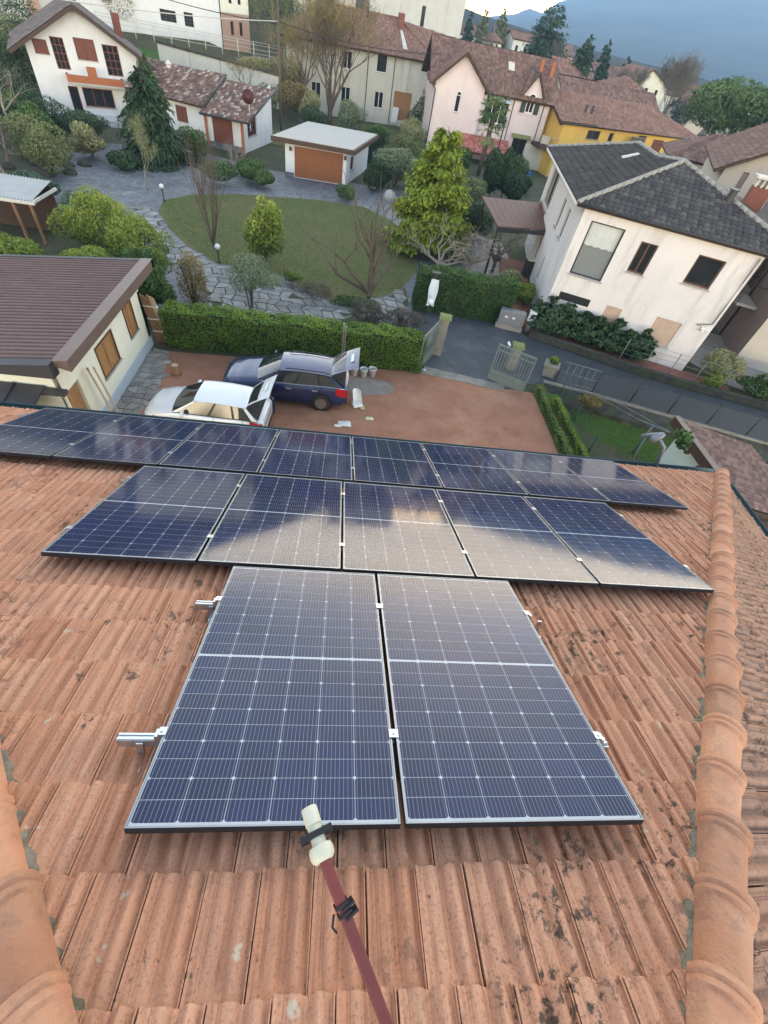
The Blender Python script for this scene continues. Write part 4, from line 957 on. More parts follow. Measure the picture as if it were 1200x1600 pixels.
    part(c, 'load_bay', 'car_inside', lambda m: m.add([(h + .004, -hwid * .62, .62), (h + .004, hwid * .62, .62), (h - .02, hwid * .66, zD - .03), (h - .02, -hwid * .66, zD - .03)], [(0, 1, 2, 3)]))
    tg = empty('tailgate', (xC - .03, 0, roofz - .05)); tg.parent = c; tg.rotation_euler = (0, -gate_angle, 0)
    gl = 1.0 if not rails else 1.08
    m = MB(); m.grid([[(gl * i / 6, y * (wr * 1.0 + (hwid * .80 - wr) * (i / 6)), -.06 * (i / 6) ** 2 * 2 + .03 * (1 - y * y)) for y in (-1, -.6, 0, .6, 1)] for i in range(7)]); m.build('outer_skin', paint, tg, smooth=True)
    m = MB(); m.grid([[(.08 + gl * .44 * i / 3, y * (wr * .82 + .06 * i / 3), -.012 - .02 * (i / 3) + .03 * (1 - y * y)) for y in (-1, 0, 1)] for i in range(4)]); m.build('rear_window', 'car_glass', tg, smooth=True)
    m = MB(); m.grid([[(.10 + gl * .42 * i / 3, y * (wr * .84 + .06 * i / 3), .012 - .13 * ((.10 + gl * .42 * i / 3) / gl) ** 2 + .03 * (1 - y * y)) for y in (-1, -.5, 0, .5, 1)] for i in range(4)]); m.build('rear_window', 'car_glass', tg, smooth=True)
    m = MB(); m.box((gl * .72, -.26, -.035), (gl * .84, .26, -.018)); m.build('number_plate', 'white_plastic', tg)
    m = MB(); m.grid([[(gl * .55 + gl * .42 * i / 3, y * (wr * .95), -.075 - .05 * i / 3) for y in (-1, -.7, .7, 1)] for i in range(4)]); m.box((gl * .68, -.25, -.15), (gl * .86, .25, -.10)); m.build('lining', 'lining_grey', tg)
    # nose: grille, number plate, bumper slot
    part(c, 'grille', 'black_trim', lambda m: m.box((-h - .012, -hwid * .36, .42), (-h + .05, hwid * .36, .60)), bevel=.02)
    part(c, 'number_plate', 'white_plastic', lambda m: m.box((-h - .02, -.26, .30), (-h - .012, .26, .41)))
    part(c, 'rear_bumper', 'black_trim', lambda m: m.box((h - .06, -hwid * .74, .26), (h + .02, hwid * .74, .42)), bevel=.03)
    if door:
        dp = empty('front_door', (xA + .25, -hwid * .98, 0)); dp.parent = c; dp.rotation_euler = (0, 0, R_(-62))
        part(dp, 'skin', paint, lambda m: m.box((0, -.05, .30), (1.05, .03, 0.95)), bevel=.03); part(dp, 'door_lining', 'car_inside', lambda m: m.box((.05, .031, .35), (1.0, .06, .92)))
        part(dp, 'door_window', 'car_glass', lambda m: m.add([(.05, -.02, .95), (1.0, -.02, .95), (.95, .10, 1.36), (.55, .10, 1.36)], [(0, 1, 2, 3)]))
    return c
car('navy_estate_car', (-1.98, 14.93, 0.004), R_(-1.5), 'paint_navy', 4.63, 1.86, [(-2.32, .66), (-2.1, .78), (-1.5, .90), (-.95, .98), (.5, .99), (1.6, 1.03), (2.2, 1.02), (2.32, .95)], 1.47, (-.98, -.22, 1.72, 2.22), (-1.42, 1.36), 'dark navy estate car with its tailgate raised, parked along the long hedge', R_(33), rails=True, door=True, wheel_r=.335)
car('white_hatchback_car', (-4.35, 12.55, 0.004), R_(-4), 'paint_white', 3.97, 1.68, [(-1.985, .62), (-1.8, .74), (-1.3, .86), (-.85, .95), (.4, .96), (1.3, 1.0), (1.85, .98), (1.985, .92)], 1.46, (-.95, -.25, 1.45, 1.82), (-1.2, 1.26), 'white hatchback car with raised tailgate half hidden behind the roof edge', R_(42), wheel_r=.30)
# things carried in the navy car's open boot
bx = empty('cardboard_box', (0.08, 15.0, 0.72), R_(8), 'pale cardboard box in the open boot of the navy car', 'box')
part(bx, 'case', 'timber_pale', lambda m: m.box((-.2, -.35, 0), (.16, .1, .26)), bevel=.005); part(bx, 'flap', 'timber_pale', lambda m: m.add([(-.2, -.35, .262), (-.2, .1, .262), (-.34, .12, .33), (-.34, -.36, .33)], [(0, 1, 2, 3)]))

# ------------------------------------------------------------------ small things on the gravel
surf('bucket_white', (0.62, 0.64, 0.64), (0.52, 0.53, 0.52), 6, 0.5); surf('wet_cement', (0.24, 0.24, 0.23), (0.30, 0.30, 0.29), 5, 0.7)
for (x, y, lab) in ((0.60, 16.72, 'white plastic bucket at the hedge, leftmost of three'), (1.0, 16.70, 'white plastic bucket at the hedge, middle of three'), (1.38, 16.80, 'white plastic bucket at the hedge, rightmost of three')):
    b = empty('bucket', (x, y, 0), random.uniform(0, 6), lab, 'bucket', 'buckets beside the long hedge')
    part(b, 'pail', 'bucket_white', lambda m: m.lathe([(.13, 0), (.165, .33), (.175, .335), (.175, .36), (.155, .36), (.15, .30), (.12, .05)], 20), smooth=True)
    part(b, 'contents', 'wet_cement', lambda m: m.lathe([(.15, .27), (.151, .285)], 16)); tubepart(b, 'handle', 'alloy', [(.172 * math.cos(a), .172 * math.sin(a), .33 - .10 * math.sin(math.pi * k / 8)) for k, a in enumerate([math.pi * q / 8 for q in range(9)])], .006, 5)
st = empty('child_seat', (0.74, 14.62, 0), R_(20), 'small white plastic seat with high back lying out on the gravel', 'seat')
part(st, 'shell', 'white_plastic', lambda m: (m.grid([[(.20 * math.cos(math.pi * j / 8) * (1 - .15 * i / 5), -.16 + .16 * math.sin(math.pi * j / 8) * 1.6 * (1 if i < 2 else .8) + (.05 * i), .05 + .1 * i) for j in range(9)] for i in range(6)])), smooth=True)
part(st, 'base', 'white_plastic', lambda m: m.box((-.2, -.24, 0), (.2, .1, .10)), bevel=.03); part(st, 'footrest', 'timber_pale', lambda m: m.box((.05, -.42, .02), (.24, -.24, .05)), bevel=.01)
surf('cloth_white', (0.66, 0.66, 0.64), (0.55, 0.55, 0.53), 8, 0.9); surf('cloth_yellow', (0.55, 0.52, 0.25), (0.60, 0.60, 0.55), 8, 0.9)
def rag(x, y, r, mat, label, seed):
    g = random.Random(seed); mb = MB(); mb.grid([[(x + r * (i / 5 - .5) * 2 + g.uniform(-.3, .3) * r * .3, y + r * (j / 5 - .5) * 1.3 + g.uniform(-.3, .3) * r * .3, .012 + g.random() * r * .45 * (1 if 0 < i < 5 and 0 < j < 5 else .05)) for j in range(6)] for i in range(6)]); tag(mb.build('rag', mat, None, smooth=True), label, 'cloth', 'cloths dropped on the gravel')
rag(0.30, 13.3, .24, 'cloth_white', 'crumpled white cloth on the gravel behind the navy car, nearer the roof edge', 1); rag(1.27, 13.76, .15, 'cloth_yellow', 'small yellowish white cloth on the gravel, farther from the cars', 2); rag(0.05, 13.15, .12, 'cloth_white', 'small white scrap on the gravel next to the crumpled cloth', 3); rag(3.75, 17.75, .12, 'cloth_white', 'small white scrap at the foot of the gate leaf', 4)
alp = empty('metal_post', (0.05, 17.02, 0), 0, 'pair of pale aluminium profiles standing against the long hedge front', 'metal profile')
for dx in (-.05, .03): MB().box((dx, 0, 0), (dx + .05, .04, 2.05 if dx < 0 else 1.95)).build('profile', 'rail_alu', alp, bevel=.004)
sm = empty('tree_stump', (-6.35, 15.4, 0), 0, 'small cut tree stump on the gravel near the cream outbuilding', 'stump')
part(sm, 'log', 'timber', lambda m: m.lathe([(.2, 0), (.16, .1), (.14, .36), (.13, .38)], 12), smooth=True); part(sm, 'cut_face', 'timber_pale', lambda m: m.lathe([(.125, .381), (.124, .386)], 12))
tag(part(None, 'paving_slab', 'sill_stone', lambda m: m.prism([(-7.0, 15.95), (-6.75, 16.0), (-6.78, 16.2), (-7.02, 16.14)], .005, .05), bevel=.01), 'pale square slab lying near the stump by the hedge', 'slab')
surf('pot_clay', (0.22, 0.075, 0.055), (0.17, 0.06, 0.045), 6, 0.7); surf('soil', (0.035, 0.025, 0.018), (0.05, 0.04, 0.03), 12, 0.95, bs=.6, bscale=30)
# ------------------------------------------------------------------ vegetation kit
leafmat('leaf_hedge', (0.035, 0.060, 0.010), (0.10, 0.155, 0.025), trans=0.25, c3=(0.20, 0.27, 0.05))
leafmat('leaf_ivy', (0.020, 0.045, 0.012), (0.040, 0.085, 0.022), trans=0.15, c3=(0.10, 0.15, 0.06))
leafmat('leaf_gold', (0.07, 0.10, 0.015), (0.16, 0.19, 0.022), trans=0.25, c3=(0.26, 0.27, 0.04))
leafmat('leaf_laurel', (0.045, 0.075, 0.018), (0.10, 0.15, 0.035), trans=0.25, c3=(0.20, 0.25, 0.06))
leafmat('leaf_lime', (0.060, 0.090, 0.016), (0.17, 0.20, 0.040), trans=0.25, c3=(0.31, 0.31, 0.08))
leafmat('leaf_olive', (0.085, 0.10, 0.070), (0.15, 0.17, 0.125), trans=0.2, c3=(0.22, 0.24, 0.19))
leafmat('leaf_dark', (0.010, 0.022, 0.012), (0.025, 0.048, 0.024), trans=0.1, c3=(0.05, 0.08, 0.045))
leafmat('leaf_conifer', (0.014, 0.030, 0.016), (0.032, 0.058, 0.030), trans=0.1, c3=(0.06, 0.085, 0.045))
leafmat('leaf_bluegreen', (0.025, 0.05, 0.045), (0.06, 0.10, 0.085), trans=0.15, c3=(0.11, 0.15, 0.13))
leafmat('leaf_purple', (0.055, 0.040, 0.038), (0.10, 0.075, 0.070), trans=0.15, c3=(0.16, 0.13, 0.12))
leafmat('leaf_russet', (0.10, 0.075, 0.035), (0.19, 0.135, 0.065), trans=0.2, c3=(0.27, 0.20, 0.11))
leafmat('leaf_straw', (0.13, 0.12, 0.065), (0.22, 0.20, 0.12), trans=0.2, c3=(0.30, 0.28, 0.18))
leafmat('leaf_bush', (0.025, 0.050, 0.016), (0.055, 0.095, 0.030), trans=0.15, c3=(0.10, 0.15, 0.055))
leafmat('leaf_palm', (0.035, 0.060, 0.018), (0.085, 0.125, 0.040), trans=0.2, c3=(0.17, 0.19, 0.09))
leafmat('leaf_pine', (0.020, 0.042, 0.014), (0.05, 0.085, 0.026), trans=0.1, c3=(0.095, 0.13, 0.04))
leafmat('leaf_olivedrab', (0.07, 0.075, 0.035), (0.12, 0.125, 0.06), trans=0.15, c3=(0.18, 0.18, 0.10))
leafmat('grass_blade', (0.075, 0.095, 0.026), (0.135, 0.15, 0.045), trans=0.25, c3=(0.21, 0.19, 0.085))
surf('bark_dark', (0.060, 0.048, 0.036), (0.035, 0.028, 0.022), 9, 0.95, bs=.5, bscale=30); surf('bark_grey', (0.17, 0.15, 0.125), (0.10, 0.085, 0.07), 9, 0.95, bs=.5, bscale=30)
surf('bark_pale', (0.30, 0.26, 0.21), (0.20, 0.17, 0.135), 9, 0.9, bs=.4, bscale=30); surf('core_green', (0.012, 0.018, 0.008), (0.018, 0.024, 0.012), 6, 0.95)
surf('bark_brown', (0.13, 0.10, 0.075), (0.08, 0.06, 0.045), 9, 0.95, bs=.5, bscale=30)

def lump_points(n, r, lumps, seed, inner=0.35, lump_r=0.42, zmin=0.0):
    if lumps >= 20: lump_r = 0.27
    """points over an uneven crown of several overlapping lumps; also outward directions and height tint"""
    g = np.random.default_rng(seed); rx, ry, rz = r
    c = g.normal(size=(lumps, 3)); c /= np.linalg.norm(c, axis=1)[:, None]; c *= g.uniform(0.35, 0.72, lumps)[:, None]; c[0] = 0
    lr = lump_r * g.uniform(0.7, 1.25, lumps); lr[0] = 0.62
    k = g.choice(lumps, n, p=lr ** 2 / (lr ** 2).sum()); d = g.normal(size=(n, 3)); d /= np.linalg.norm(d, axis=1)[:, None]
    rad = np.where(g.random(n) < inner, g.uniform(0.35, 1, n), g.normal(1.0, 0.06, n))
    p = c[k] + d * (lr[k] * rad)[:, None]
    # shed points buried in other lumps
    dist = np.linalg.norm(p[:, None, :] - c[None], axis=2) / lr[None]; keep = (dist.min(1) > 0.55) | (g.random(n) < 0.15)
    p, d, k = p[keep], d[keep], k[keep]
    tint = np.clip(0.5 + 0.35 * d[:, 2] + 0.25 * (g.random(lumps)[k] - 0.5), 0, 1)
    p = p * np.array([rx, ry, rz]) + np.array([0, 0, rz]); p[:, 2] = np.maximum(p[:, 2], zmin)
    return p, d, tint
def shrub(name, x, y, r, mat, n, leaf, label, group=None, seed=1, lumps=7, z=0.0, cat='shrub', aspect=1.8, stems=4, core=True, jit=0.9, inner=0.35, bark='bark_dark', up=None, lift=0.0):
    e = empty(name, (x, y, z), 0, label, cat, group); p, d, t = lump_points(n, r, lumps, seed, inner, zmin=0.02)
    p[:, 2] += lift
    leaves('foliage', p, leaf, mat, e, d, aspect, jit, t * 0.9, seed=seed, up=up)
    if stems:
        mb = MB(); g = random.Random(seed)
        for k in range(stems):
            a = g.uniform(0, 6.28); q = g.uniform(.2, .6); mb.tube([(.08 * math.cos(a), .08 * math.sin(a), -.03), (r[0] * q * .5 * math.cos(a), r[1] * q * .5 * math.sin(a), lift + r[2] * .8), (r[0] * q * math.cos(a), r[1] * q * math.sin(a), lift + r[2] * 1.4)], [.045, .03, .012], 5)
        mb.build('stems', bark, e)
    return e
def hedge(name, a, b, width, h, mat, n, leaf, label, seed=1):
    a = Vector((*a, 0)); b = Vector((*b, 0)); Ln = (b - a).length; e = empty(name, a, math.atan2(b.y - a.y, b.x - a.x), label, 'hedge')
    g = np.random.default_rng(seed); w = width / 2
    areas = np.array([Ln * h, Ln * h * .5, Ln * width, width * h, width * h]); k = g.choice(5, n, p=areas / areas.sum())
    s = g.random(n); t = g.random(n); P = np.zeros((n, 3)); D = np.zeros((n, 3))
    f = k == 0; P[f] = np.stack([s[f] * Ln, np.full(f.sum(), -w), t[f] * h], 1); D[f] = (0, -1, .25)
    f = k == 1; P[f] = np.stack([s[f] * Ln, np.full(f.sum(), w), t[f] * h], 1); D[f] = (0, 1, .25)
    f = k == 2; P[f] = np.stack([s[f] * Ln, (t[f] - .5) * width, np.full(f.sum(), h)], 1); D[f] = (0, 0, 1)
    f = k == 3; P[f] = np.stack([np.zeros(f.sum()), (s[f] - .5) * width, t[f] * h], 1); D[f] = (-1, 0, .2)
    f = k == 4; P[f] = np.stack([np.full(f.sum(), Ln), (s[f] - .5) * width, t[f] * h], 1); D[f] = (1, 0, .2)
    wob = .05 * np.sin(P[:, 0] * 1.9 + P[:, 2] * 2.2) + .04 * np.sin(P[:, 0] * 5.7 + P[:, 1] * 5 + P[:, 2] * 3) + g.normal(0, .035, n)
    P += D * (wob + .01)[:, None]; P[:, 2] = np.maximum(P[:, 2], .04)
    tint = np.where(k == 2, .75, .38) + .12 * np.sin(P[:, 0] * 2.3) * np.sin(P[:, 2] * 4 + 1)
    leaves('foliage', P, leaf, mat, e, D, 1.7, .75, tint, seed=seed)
    part(e, 'branches', 'core_green', lambda m: m.box((.06, -w + .06, 0), (Ln - .06, w - .06, h - .06)))
    return e
def conifer(name, x, y, h, r, mat, n, leaf, label, group=None, seed=1, z=0.0, base=0.06, power=0.9, droop=0.3, bark='bark_brown', ragged=0.2, cat='conifer tree', aspect=2.4, column=False):
    e = empty(name, (x, y, z), 0, label, cat, group); g = np.random.default_rng(seed)
    nb = max(70, int(h * 26)); hb = base + (1 - base) * (1 - np.sqrt(g.random(nb))) if not column else g.uniform(base, 1, nb)
    ang = g.uniform(0, 2 * np.pi, nb); rr = (1 - hb) ** power if not column else np.minimum(1, (1 - hb) * 2.6) ** .7 * (0.75 + .25 * np.sin(hb * 3))
    Lb = r * rr * (1 - ragged + 2 * ragged * g.random(nb)) + 0.05
    k = g.choice(nb, n, p=Lb / Lb.sum()); q = np.sqrt(g.random(n)) * g.uniform(.75, 1.05, n)
    rad = Lb[k] * q; th = ang[k] + g.normal(0, .22, n) * (1.3 - .6 * q)
    zz = hb[k] * h + rad * (.25 - droop) - droop * .25 * rad ** 2 / max(r, .1) + g.normal(0, .035 * h / 6 + .04, n)
    P = np.stack([rad * np.cos(th), rad * np.sin(th), np.maximum(zz, .05)], 1)
    D = np.stack([np.cos(th) * .5, np.sin(th) * .5, np.full(n, .8)], 1); U = np.stack([np.cos(th), np.sin(th), np.full(n, -droop * 1.5)], 1)
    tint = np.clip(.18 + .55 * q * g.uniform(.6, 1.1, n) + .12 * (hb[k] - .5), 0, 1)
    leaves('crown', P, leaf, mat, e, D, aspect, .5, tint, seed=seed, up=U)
    mb = MB(); mb.tube([(0, 0, -.05), (0, 0, h * .5), (0, 0, h * .93)], [max(.05, h * .017), h * .010, .015], 7); mb.build('trunk', bark, e, smooth=True)
    return e
def bare_tree(name, x, y, h, label, seed=1, z=0.0, group=None, thick=None, spread=0.6, levels=4, bark='bark_dark', fork=0.12, gnarl=0.18, kids=(3, 4), up=0.35, lean=(0, 0), twigs=0, cat='bare tree', limbs=None, twigmat=None, shrink=(.55, .82)):
    e = empty(name, (x, y, z), 0, label, cat, group); g = random.Random(seed); tr = MB(); br = MB(); ends = []
    thick = thick or h * 0.022
    def grow(p, d, Ln, r, lev, mb):
        n = 4 if lev < 2 else 3; path = [p.copy()]; rad = [r]; q = p.copy(); dd = d.copy()
        for i in range(n):
            dd = (dd + Vector((g.gauss(0, gnarl), g.gauss(0, gnarl), g.gauss(0, gnarl * .6) + up * .12))).normalized(); q = q + dd * Ln / n; path.append(q.copy()); rad.append(r * (1 - .5 * (i + 1) / n))
        mb.tube(path, rad, 6 if lev < 2 else (4 if lev < 3 else 3), cap=lev < 1)
        if lev >= levels:
            ends.append((q.copy(), dd.copy())); return
        nk = g.randint(*kids)
        for k in range(nk):
            f = .35 + .65 * (k + 1) / nk; i = min(n, max(1, round(f * n))); a = g.uniform(0, 6.28); ax = dd.orthogonal().normalized(); ax = Matrix.Rotation(a, 3, dd) @ ax
            nd = (dd + ax * spread * g.uniform(.6, 1.4)).normalized(); nd = (nd + Vector((0, 0, up * .5))).normalized()
            grow(path[i], nd, Ln * g.uniform(*shrink), rad[i] * .68, lev + 1, br)
    if limbs:
        for (dx, dy, dz, ln) in limbs: grow(Vector((0, 0, fork * h)), Vector((dx, dy, dz)).normalized(), ln, thick * .7, 1, br)
        tr.tube([(0, 0, -.05), (.02, 0, fork * h * .5), (0, 0, fork * h + .06)], [thick * 1.25, thick, thick * .9], 8)
    else: grow(Vector((0, 0, -.05)), Vector((lean[0], lean[1], 1)).normalized(), h * .42, thick, 0, tr)
    tr.build('trunk', bark, e, smooth=True); br.build('branches', bark, e)
    if twigs and ends:
        gg = np.random.default_rng(seed); k = gg.choice(len(ends), twigs); P = np.array([ends[i][0] for i in k]) + gg.normal(0, h * .035, (twigs, 3)); U = np.array([ends[i][1] for i in k]) + np.array([0, 0, .4])
        leaves('twigs', P, h * .085, twigmat or 'leaf_purple', e, None, 24, up=U, seed=seed)
    return e

# ------------------------------------------------------------------ hedges
hedge('long_hedge', (-7.2, 17.75), (3.55, 17.95), 0.95, 1.5, 'leaf_hedge', 34000, .075, 'long clipped green hedge behind the parked cars', 3)
hedge('short_hedge', (3.75, 24.35), (9.0, 24.0), 1.1, 1.95, 'leaf_ivy', 17000, .085, 'short tall clipped hedge of ivy leaves beyond the gate', 4)
hedge('edging_hedge', (9.0, 16.9), (9.05, 8), 0.25, 0.3, 'leaf_hedge', 5000, .05, 'low clipped edging along the gravel beside the earth strip', 5)
hedge('edging_hedge', (9.62, 16.2), (9.75, 8), 0.22, 0.28, 'leaf_gold', 4000, .05, 'low yellow green edging beside the wire fence', 6)

# ------------------------------------------------------------------ garden plants
conifer('golden_conifer', 5.2, 33.0, 7.0, 2.7, 'leaf_gold', 42000, .26, 'tall golden green conifer behind the pruned bare tree', seed=11, droop=.2, power=.6, ragged=.25, aspect=2.0)
bare_tree('pruned_tree', 1.25, 24.4, 4.6, 'dark bare pruned tree with wide limbs in front of the lawn', 21, thick=.17, levels=3, fork=.06, gnarl=.22, kids=(2, 3), up=.28, spread=.7, bark='bark_brown', limbs=[(-.10, -.1, 1, 2.9), (-.75, .2, .95, 2.9), (.55, -.2, .95, 2.5), (-.3, .5, 1, 3.0), (.85, .3, .45, 2.3), (-.95, -.1, .4, 2.6), (.2, .1, 1, 3.2)], shrink=(.5, .75))
for (x, y, h, s, lab) in ((5.6, 29.2, 2.9, 31, 'pale pollarded bare tree left of the group below the golden conifer'), (7.6, 29.8, 3.0, 32, 'pale pollarded bare tree in the middle of the group below the golden conifer'), (9.6, 31.0, 3.0, 33, 'greyish pollarded bare tree right of the group by the red canopy')):
    bare_tree('pollarded_tree', x, y, h, lab, s, thick=.13, levels=4, fork=.2, gnarl=.32, kids=(3, 3), up=.12, spread=.9, bark='bark_pale' if s < 33 else 'bark_grey', limbs=[(math.cos(a), math.sin(a), .7 + .3 * (k % 2), 1.5) for k, a in enumerate((.3, 1.4, 2.5, 3.6, 4.7, 5.7))], shrink=(.55, .8), group='pollarded trees below the golden conifer')
bare_tree('slim_bare_tree', -7.7, 28.0, 4.7, 'slim bare tree with upright brown twigs on the lawn edge', 41, thick=.05, levels=3, spread=.28, up=.9, gnarl=.06, kids=(4, 5), bark='bark_brown', limbs=[(.25 * math.cos(k * 1.1), .25 * math.sin(k * 1.1), 1, 2.6) for k in range(8)], fork=.03)
shrub('laurel_shrub', -4.65, 26.8, (.95, .9, 1.65), 'leaf_lime', 5600, .17, 'upright bright green laurel shrub at the lawn edge', seed=12, lift=.2, lumps=18, stems=6, bark='bark_brown')
shrub('olive_tree', -4.5, 21.4, (1.55, 1.3, .75), 'leaf_olive', 8000, .11, 'grey green olive tree with open crown behind the long hedge', seed=13, lift=.85, cat='tree', aspect=3.2, lumps=9, inner=.6, bark='bark_grey')
shrub('barberry_shrub', -1.5, 23.0, (1.25, .8, .55), 'leaf_purple', 5000, .07, 'round dark purple brown shrub beside the flagstone path', seed=14, stems=0, aspect=3)
shrub('lavender_clump', 1.1, 21.3, (1.1, .75, .6), 'leaf_purple', 3600, .14, 'dusky purple twiggy clump behind the hedge, left of two', 'dusky clumps behind the long hedge', seed=15, stems=6, aspect=6, up=(0, 0, 1))
shrub('lavender_clump', 2.9, 21.2, (1.2, .75, .62), 'leaf_purple', 3600, .14, 'dusky purple twiggy clump behind the hedge, nearer the gate', 'dusky clumps behind the long hedge', seed=16, stems=6, aspect=6, up=(0, 0, 1))
shrub('ground_cover', 0.6, 23.4, (1.5, .6, .18), 'leaf_bush', 2500, .09, 'low green ground cover under the pruned tree', seed=17, stems=0)
shrub('ground_cover', -3.0, 24.9, (.6, .5, .35), 'leaf_laurel', 1500, .09, 'small yellow green clump at the foot of the laurel', seed=18, stems=0)
shrub('russet_shrub', -7.0, 21.0, (1.0, .8, 1.35), 'leaf_russet', 5200, .10, 'russet twiggy shrub at the end of the long hedge', seed=19, aspect=3, stems=8)
for i, (x, y, rx, rz, lab, mt) in enumerate(((-8.6, 19.6, 1.5, 1.5, 'broad green shrub right behind the cream outbuilding corner', 'leaf_bush'), (-9.7, 22.6, 1.9, 1.75, 'tall yellow green bamboo shrub left of the russet shrub', 'leaf_lime'), (-12.0, 24.4, 2.1, 1.75, 'tall yellow green bamboo shrub beside the drive', 'leaf_lime'), (-11.2, 20.6, 1.7, 1.2, 'yellow green shrub just above the metal roof ridge, right one', 'leaf_lime'), (-14.6, 21.2, 2.0, 1.05, 'yellow green shrub above the metal roof near the photo edge', 'leaf_lime'), (-17.3, 22.0, 2.0, 1.15, 'yellow green shrub at the left photo edge above the metal roof', 'leaf_lime'), (-13.9, 26.6, 1.2, 1.2, 'dark blue green shrub left of the bamboo', 'leaf_bluegreen'))):
    shrub('bamboo_shrub' if mt == 'leaf_lime' else 'broad_shrub', x, y, (rx, rx * .9, rz), mt, 15000 if rx > 1.4 else 7000, .15, lab, 'shrubs behind the cream outbuilding', seed=50 + i, aspect=3.4, lumps=30, inner=.25, jit=1.2)
conifer('weeping_conifer', -15.6, 44.0, 6.2, 2.9, 'leaf_dark', 24000, .36, 'dark weeping conifer in front of the chalet', seed=22, droop=.75, power=.5, ragged=.35, aspect=3)
conifer('slim_cypress', -18.2, 53.2, 5.0, .85, 'leaf_bush', 5000, .2, 'slim green cypress beside the chalet wall', seed=23, column=True)
for i, (x, y, rx, rz, lab) in enumerate(((-10.0, 40.4, 1.6, .75, 'clipped round bush left of the group by the drive'), (-8.0, 42.0, 1.25, .75, 'clipped round bush in the middle of the group by the drive'), (-6.9, 41.6, 1.0, .65, 'clipped round bush right of the group by the drive'), (-8.6, 43.8, 1.2, .6, 'clipped round bush behind the others by the drive'))):
    shrub('round_bush', x, y, (rx, rx, rz), 'leaf_bush', 4200, .12, lab, 'round bushes by the drive', seed=60 + i, lumps=5, inner=.1, stems=0)
bare_tree('twiggy_shrub', -9.6, 44.2, 2.4, 'bare twiggy shrub in front of the annexe door', 24, thick=.05, levels=3, kids=(3, 4), bark='bark_pale', limbs=[(.5 * math.cos(k), .5 * math.sin(k), 1, 1.1) for k in range(7)], fork=.02, spread=.5, cat='shrub')
bare_tree('twiggy_shrub', -10.6, 37.4, 2.2, 'bare twiggy shrub on the drive edge beside the round bush', 25, thick=.05, levels=3, kids=(3, 4), bark='bark_grey', limbs=[(.5 * math.cos(k), .5 * math.sin(k), 1, 1.1) for k in range(7)], fork=.02, spread=.5, cat='shrub')
shrub('grey_bush', 3.6, 48.2, (2.5, 2.0, 1.55), 'leaf_olive', 7000, .18, 'large grey green bush right of the garage', seed=25, lumps=9)
shrub('dark_bush', 1.9, 45.6, (1.5, 1.2, 1.1), 'leaf_dark', 3500, .16, 'dark low bush at the garage corner', seed=26)
shrub('garage_shrub', -0.4, 41.6, (.95, .8, .6), 'leaf_bush', 2200, .12, 'small green shrub in front of the garage corner', seed=27)
rk = MB(); 
tag(MB().lathe([(.38, 0), (.42, .2), (.3, .5), (.08, .68)], 7, Matrix.Translation((3.0, 43.6, 0)) @ Matrix.Scale(1.4, 4, (1, 0, 0))).build('boulder', 'sill_stone'), 'pale boulder at the lawn edge near the golden conifer', 'rock')
for i, (x, y, h, r, lab) in enumerate(((12.6, 48.8, 4.0, 1.35, 'dark clipped column left of three before the pink house'), (13.9, 48.9, 4.2, .9, 'dark slim clipped column middle of three before the pink house'), (14.9, 49.3, 2.3, 1.3, 'dark round bush right of the clipped columns before the pink house'))):
    shrub('clipped_column', x, y, (r, r, h / 2), 'leaf_conifer', 9000, .2, lab, 'dark columns before the pink house', seed=70 + i, lumps=6, inner=.1, stems=1)
# palm
pm = empty('palm_tree', (13.2, 58.0, 0), 0, 'fan palm with shaggy trunk in front of the pink house', 'palm tree')
part(pm, 'trunk', 'bark_brown', lambda m: m.tube([(0, 0, 0), (.1, 0, 2.5), (.15, 0, 5.0)], [.22, .24, .28], 9), smooth=True)
def fans(n, z0, drop, seed):
    g = np.random.default_rng(seed); P = []; D = []; U = []; T = []
    for i in range(n):
        a = g.uniform(0, 6.28); el = g.uniform(-.9, 1.2) - drop; o = np.array([np.cos(a) * np.cos(el), np.sin(a) * np.cos(el), np.sin(el)]); cpos = np.array([.15, 0, z0]) + o * g.uniform(.7, 1.25)
        side = np.cross(o, [0, 0, 1.]); side /= np.linalg.norm(side) + 1e-6
        for k in np.linspace(-1.2, 1.2, 11):
            d = o * np.cos(k) + side * np.sin(k); d[2] -= .25; P.append(cpos + d * .33); U.append(d * 3); D.append(np.cross(d, side) if abs(k) > .2 else np.array([0, 0, 1.])); T.append(.75 if el > 0 else .3)
    return np.array(P), np.array(D), np.array(U), np.array(T)
P, D, U, T = fans(60, 5.2, 0, 3); leaves('crown', P, .78, 'leaf_palm', pm, D, 9, .2, T, up=U, seed=3)
P, D, U, T = fans(26, 4.0, .9, 5); leaves('old_fronds', P, .8, 'leaf_straw', pm, D, 9, .2, T, up=U, seed=5)
# shrubs along the white house front and on the right
for i, (x, y, h, r, lab) in enumerate(((10.9, 23.0, 1.9, .95, 'dark bushy conifer at the left end of the row before the white house'), (11.9, 23.0, 1.8, .95, 'dark bushy conifer second in the row before the white house'), (13.1, 22.3, 1.7, .8, 'dark bushy conifer third in the row before the white house'), (14.2, 21.8, 1.75, .75, 'dark bushy conifer fourth in the row before the white house'), (15.35, 21.3, 1.75, .75, 'dark bushy conifer at the right end of the row before the white house'))):
    conifer('bushy_conifer', x, y, h, r * 1.15, 'leaf_conifer', 8000, .24, lab, 'dark conifers before the white house', seed=80 + i, power=.55, droop=-.1, ragged=.4)
shrub('golden_shrub', 19.7, 20.0, (1.3, 1.1, .85), 'leaf_straw', 4500, .10, 'straw coloured shrub at the white house corner', seed=28)
shrub('golden_shrub', 19.2, 19.3, (.8, .7, .5), 'leaf_lime', 2500, .09, 'yellow green shrub below the straw coloured one at the white house corner', seed=29)
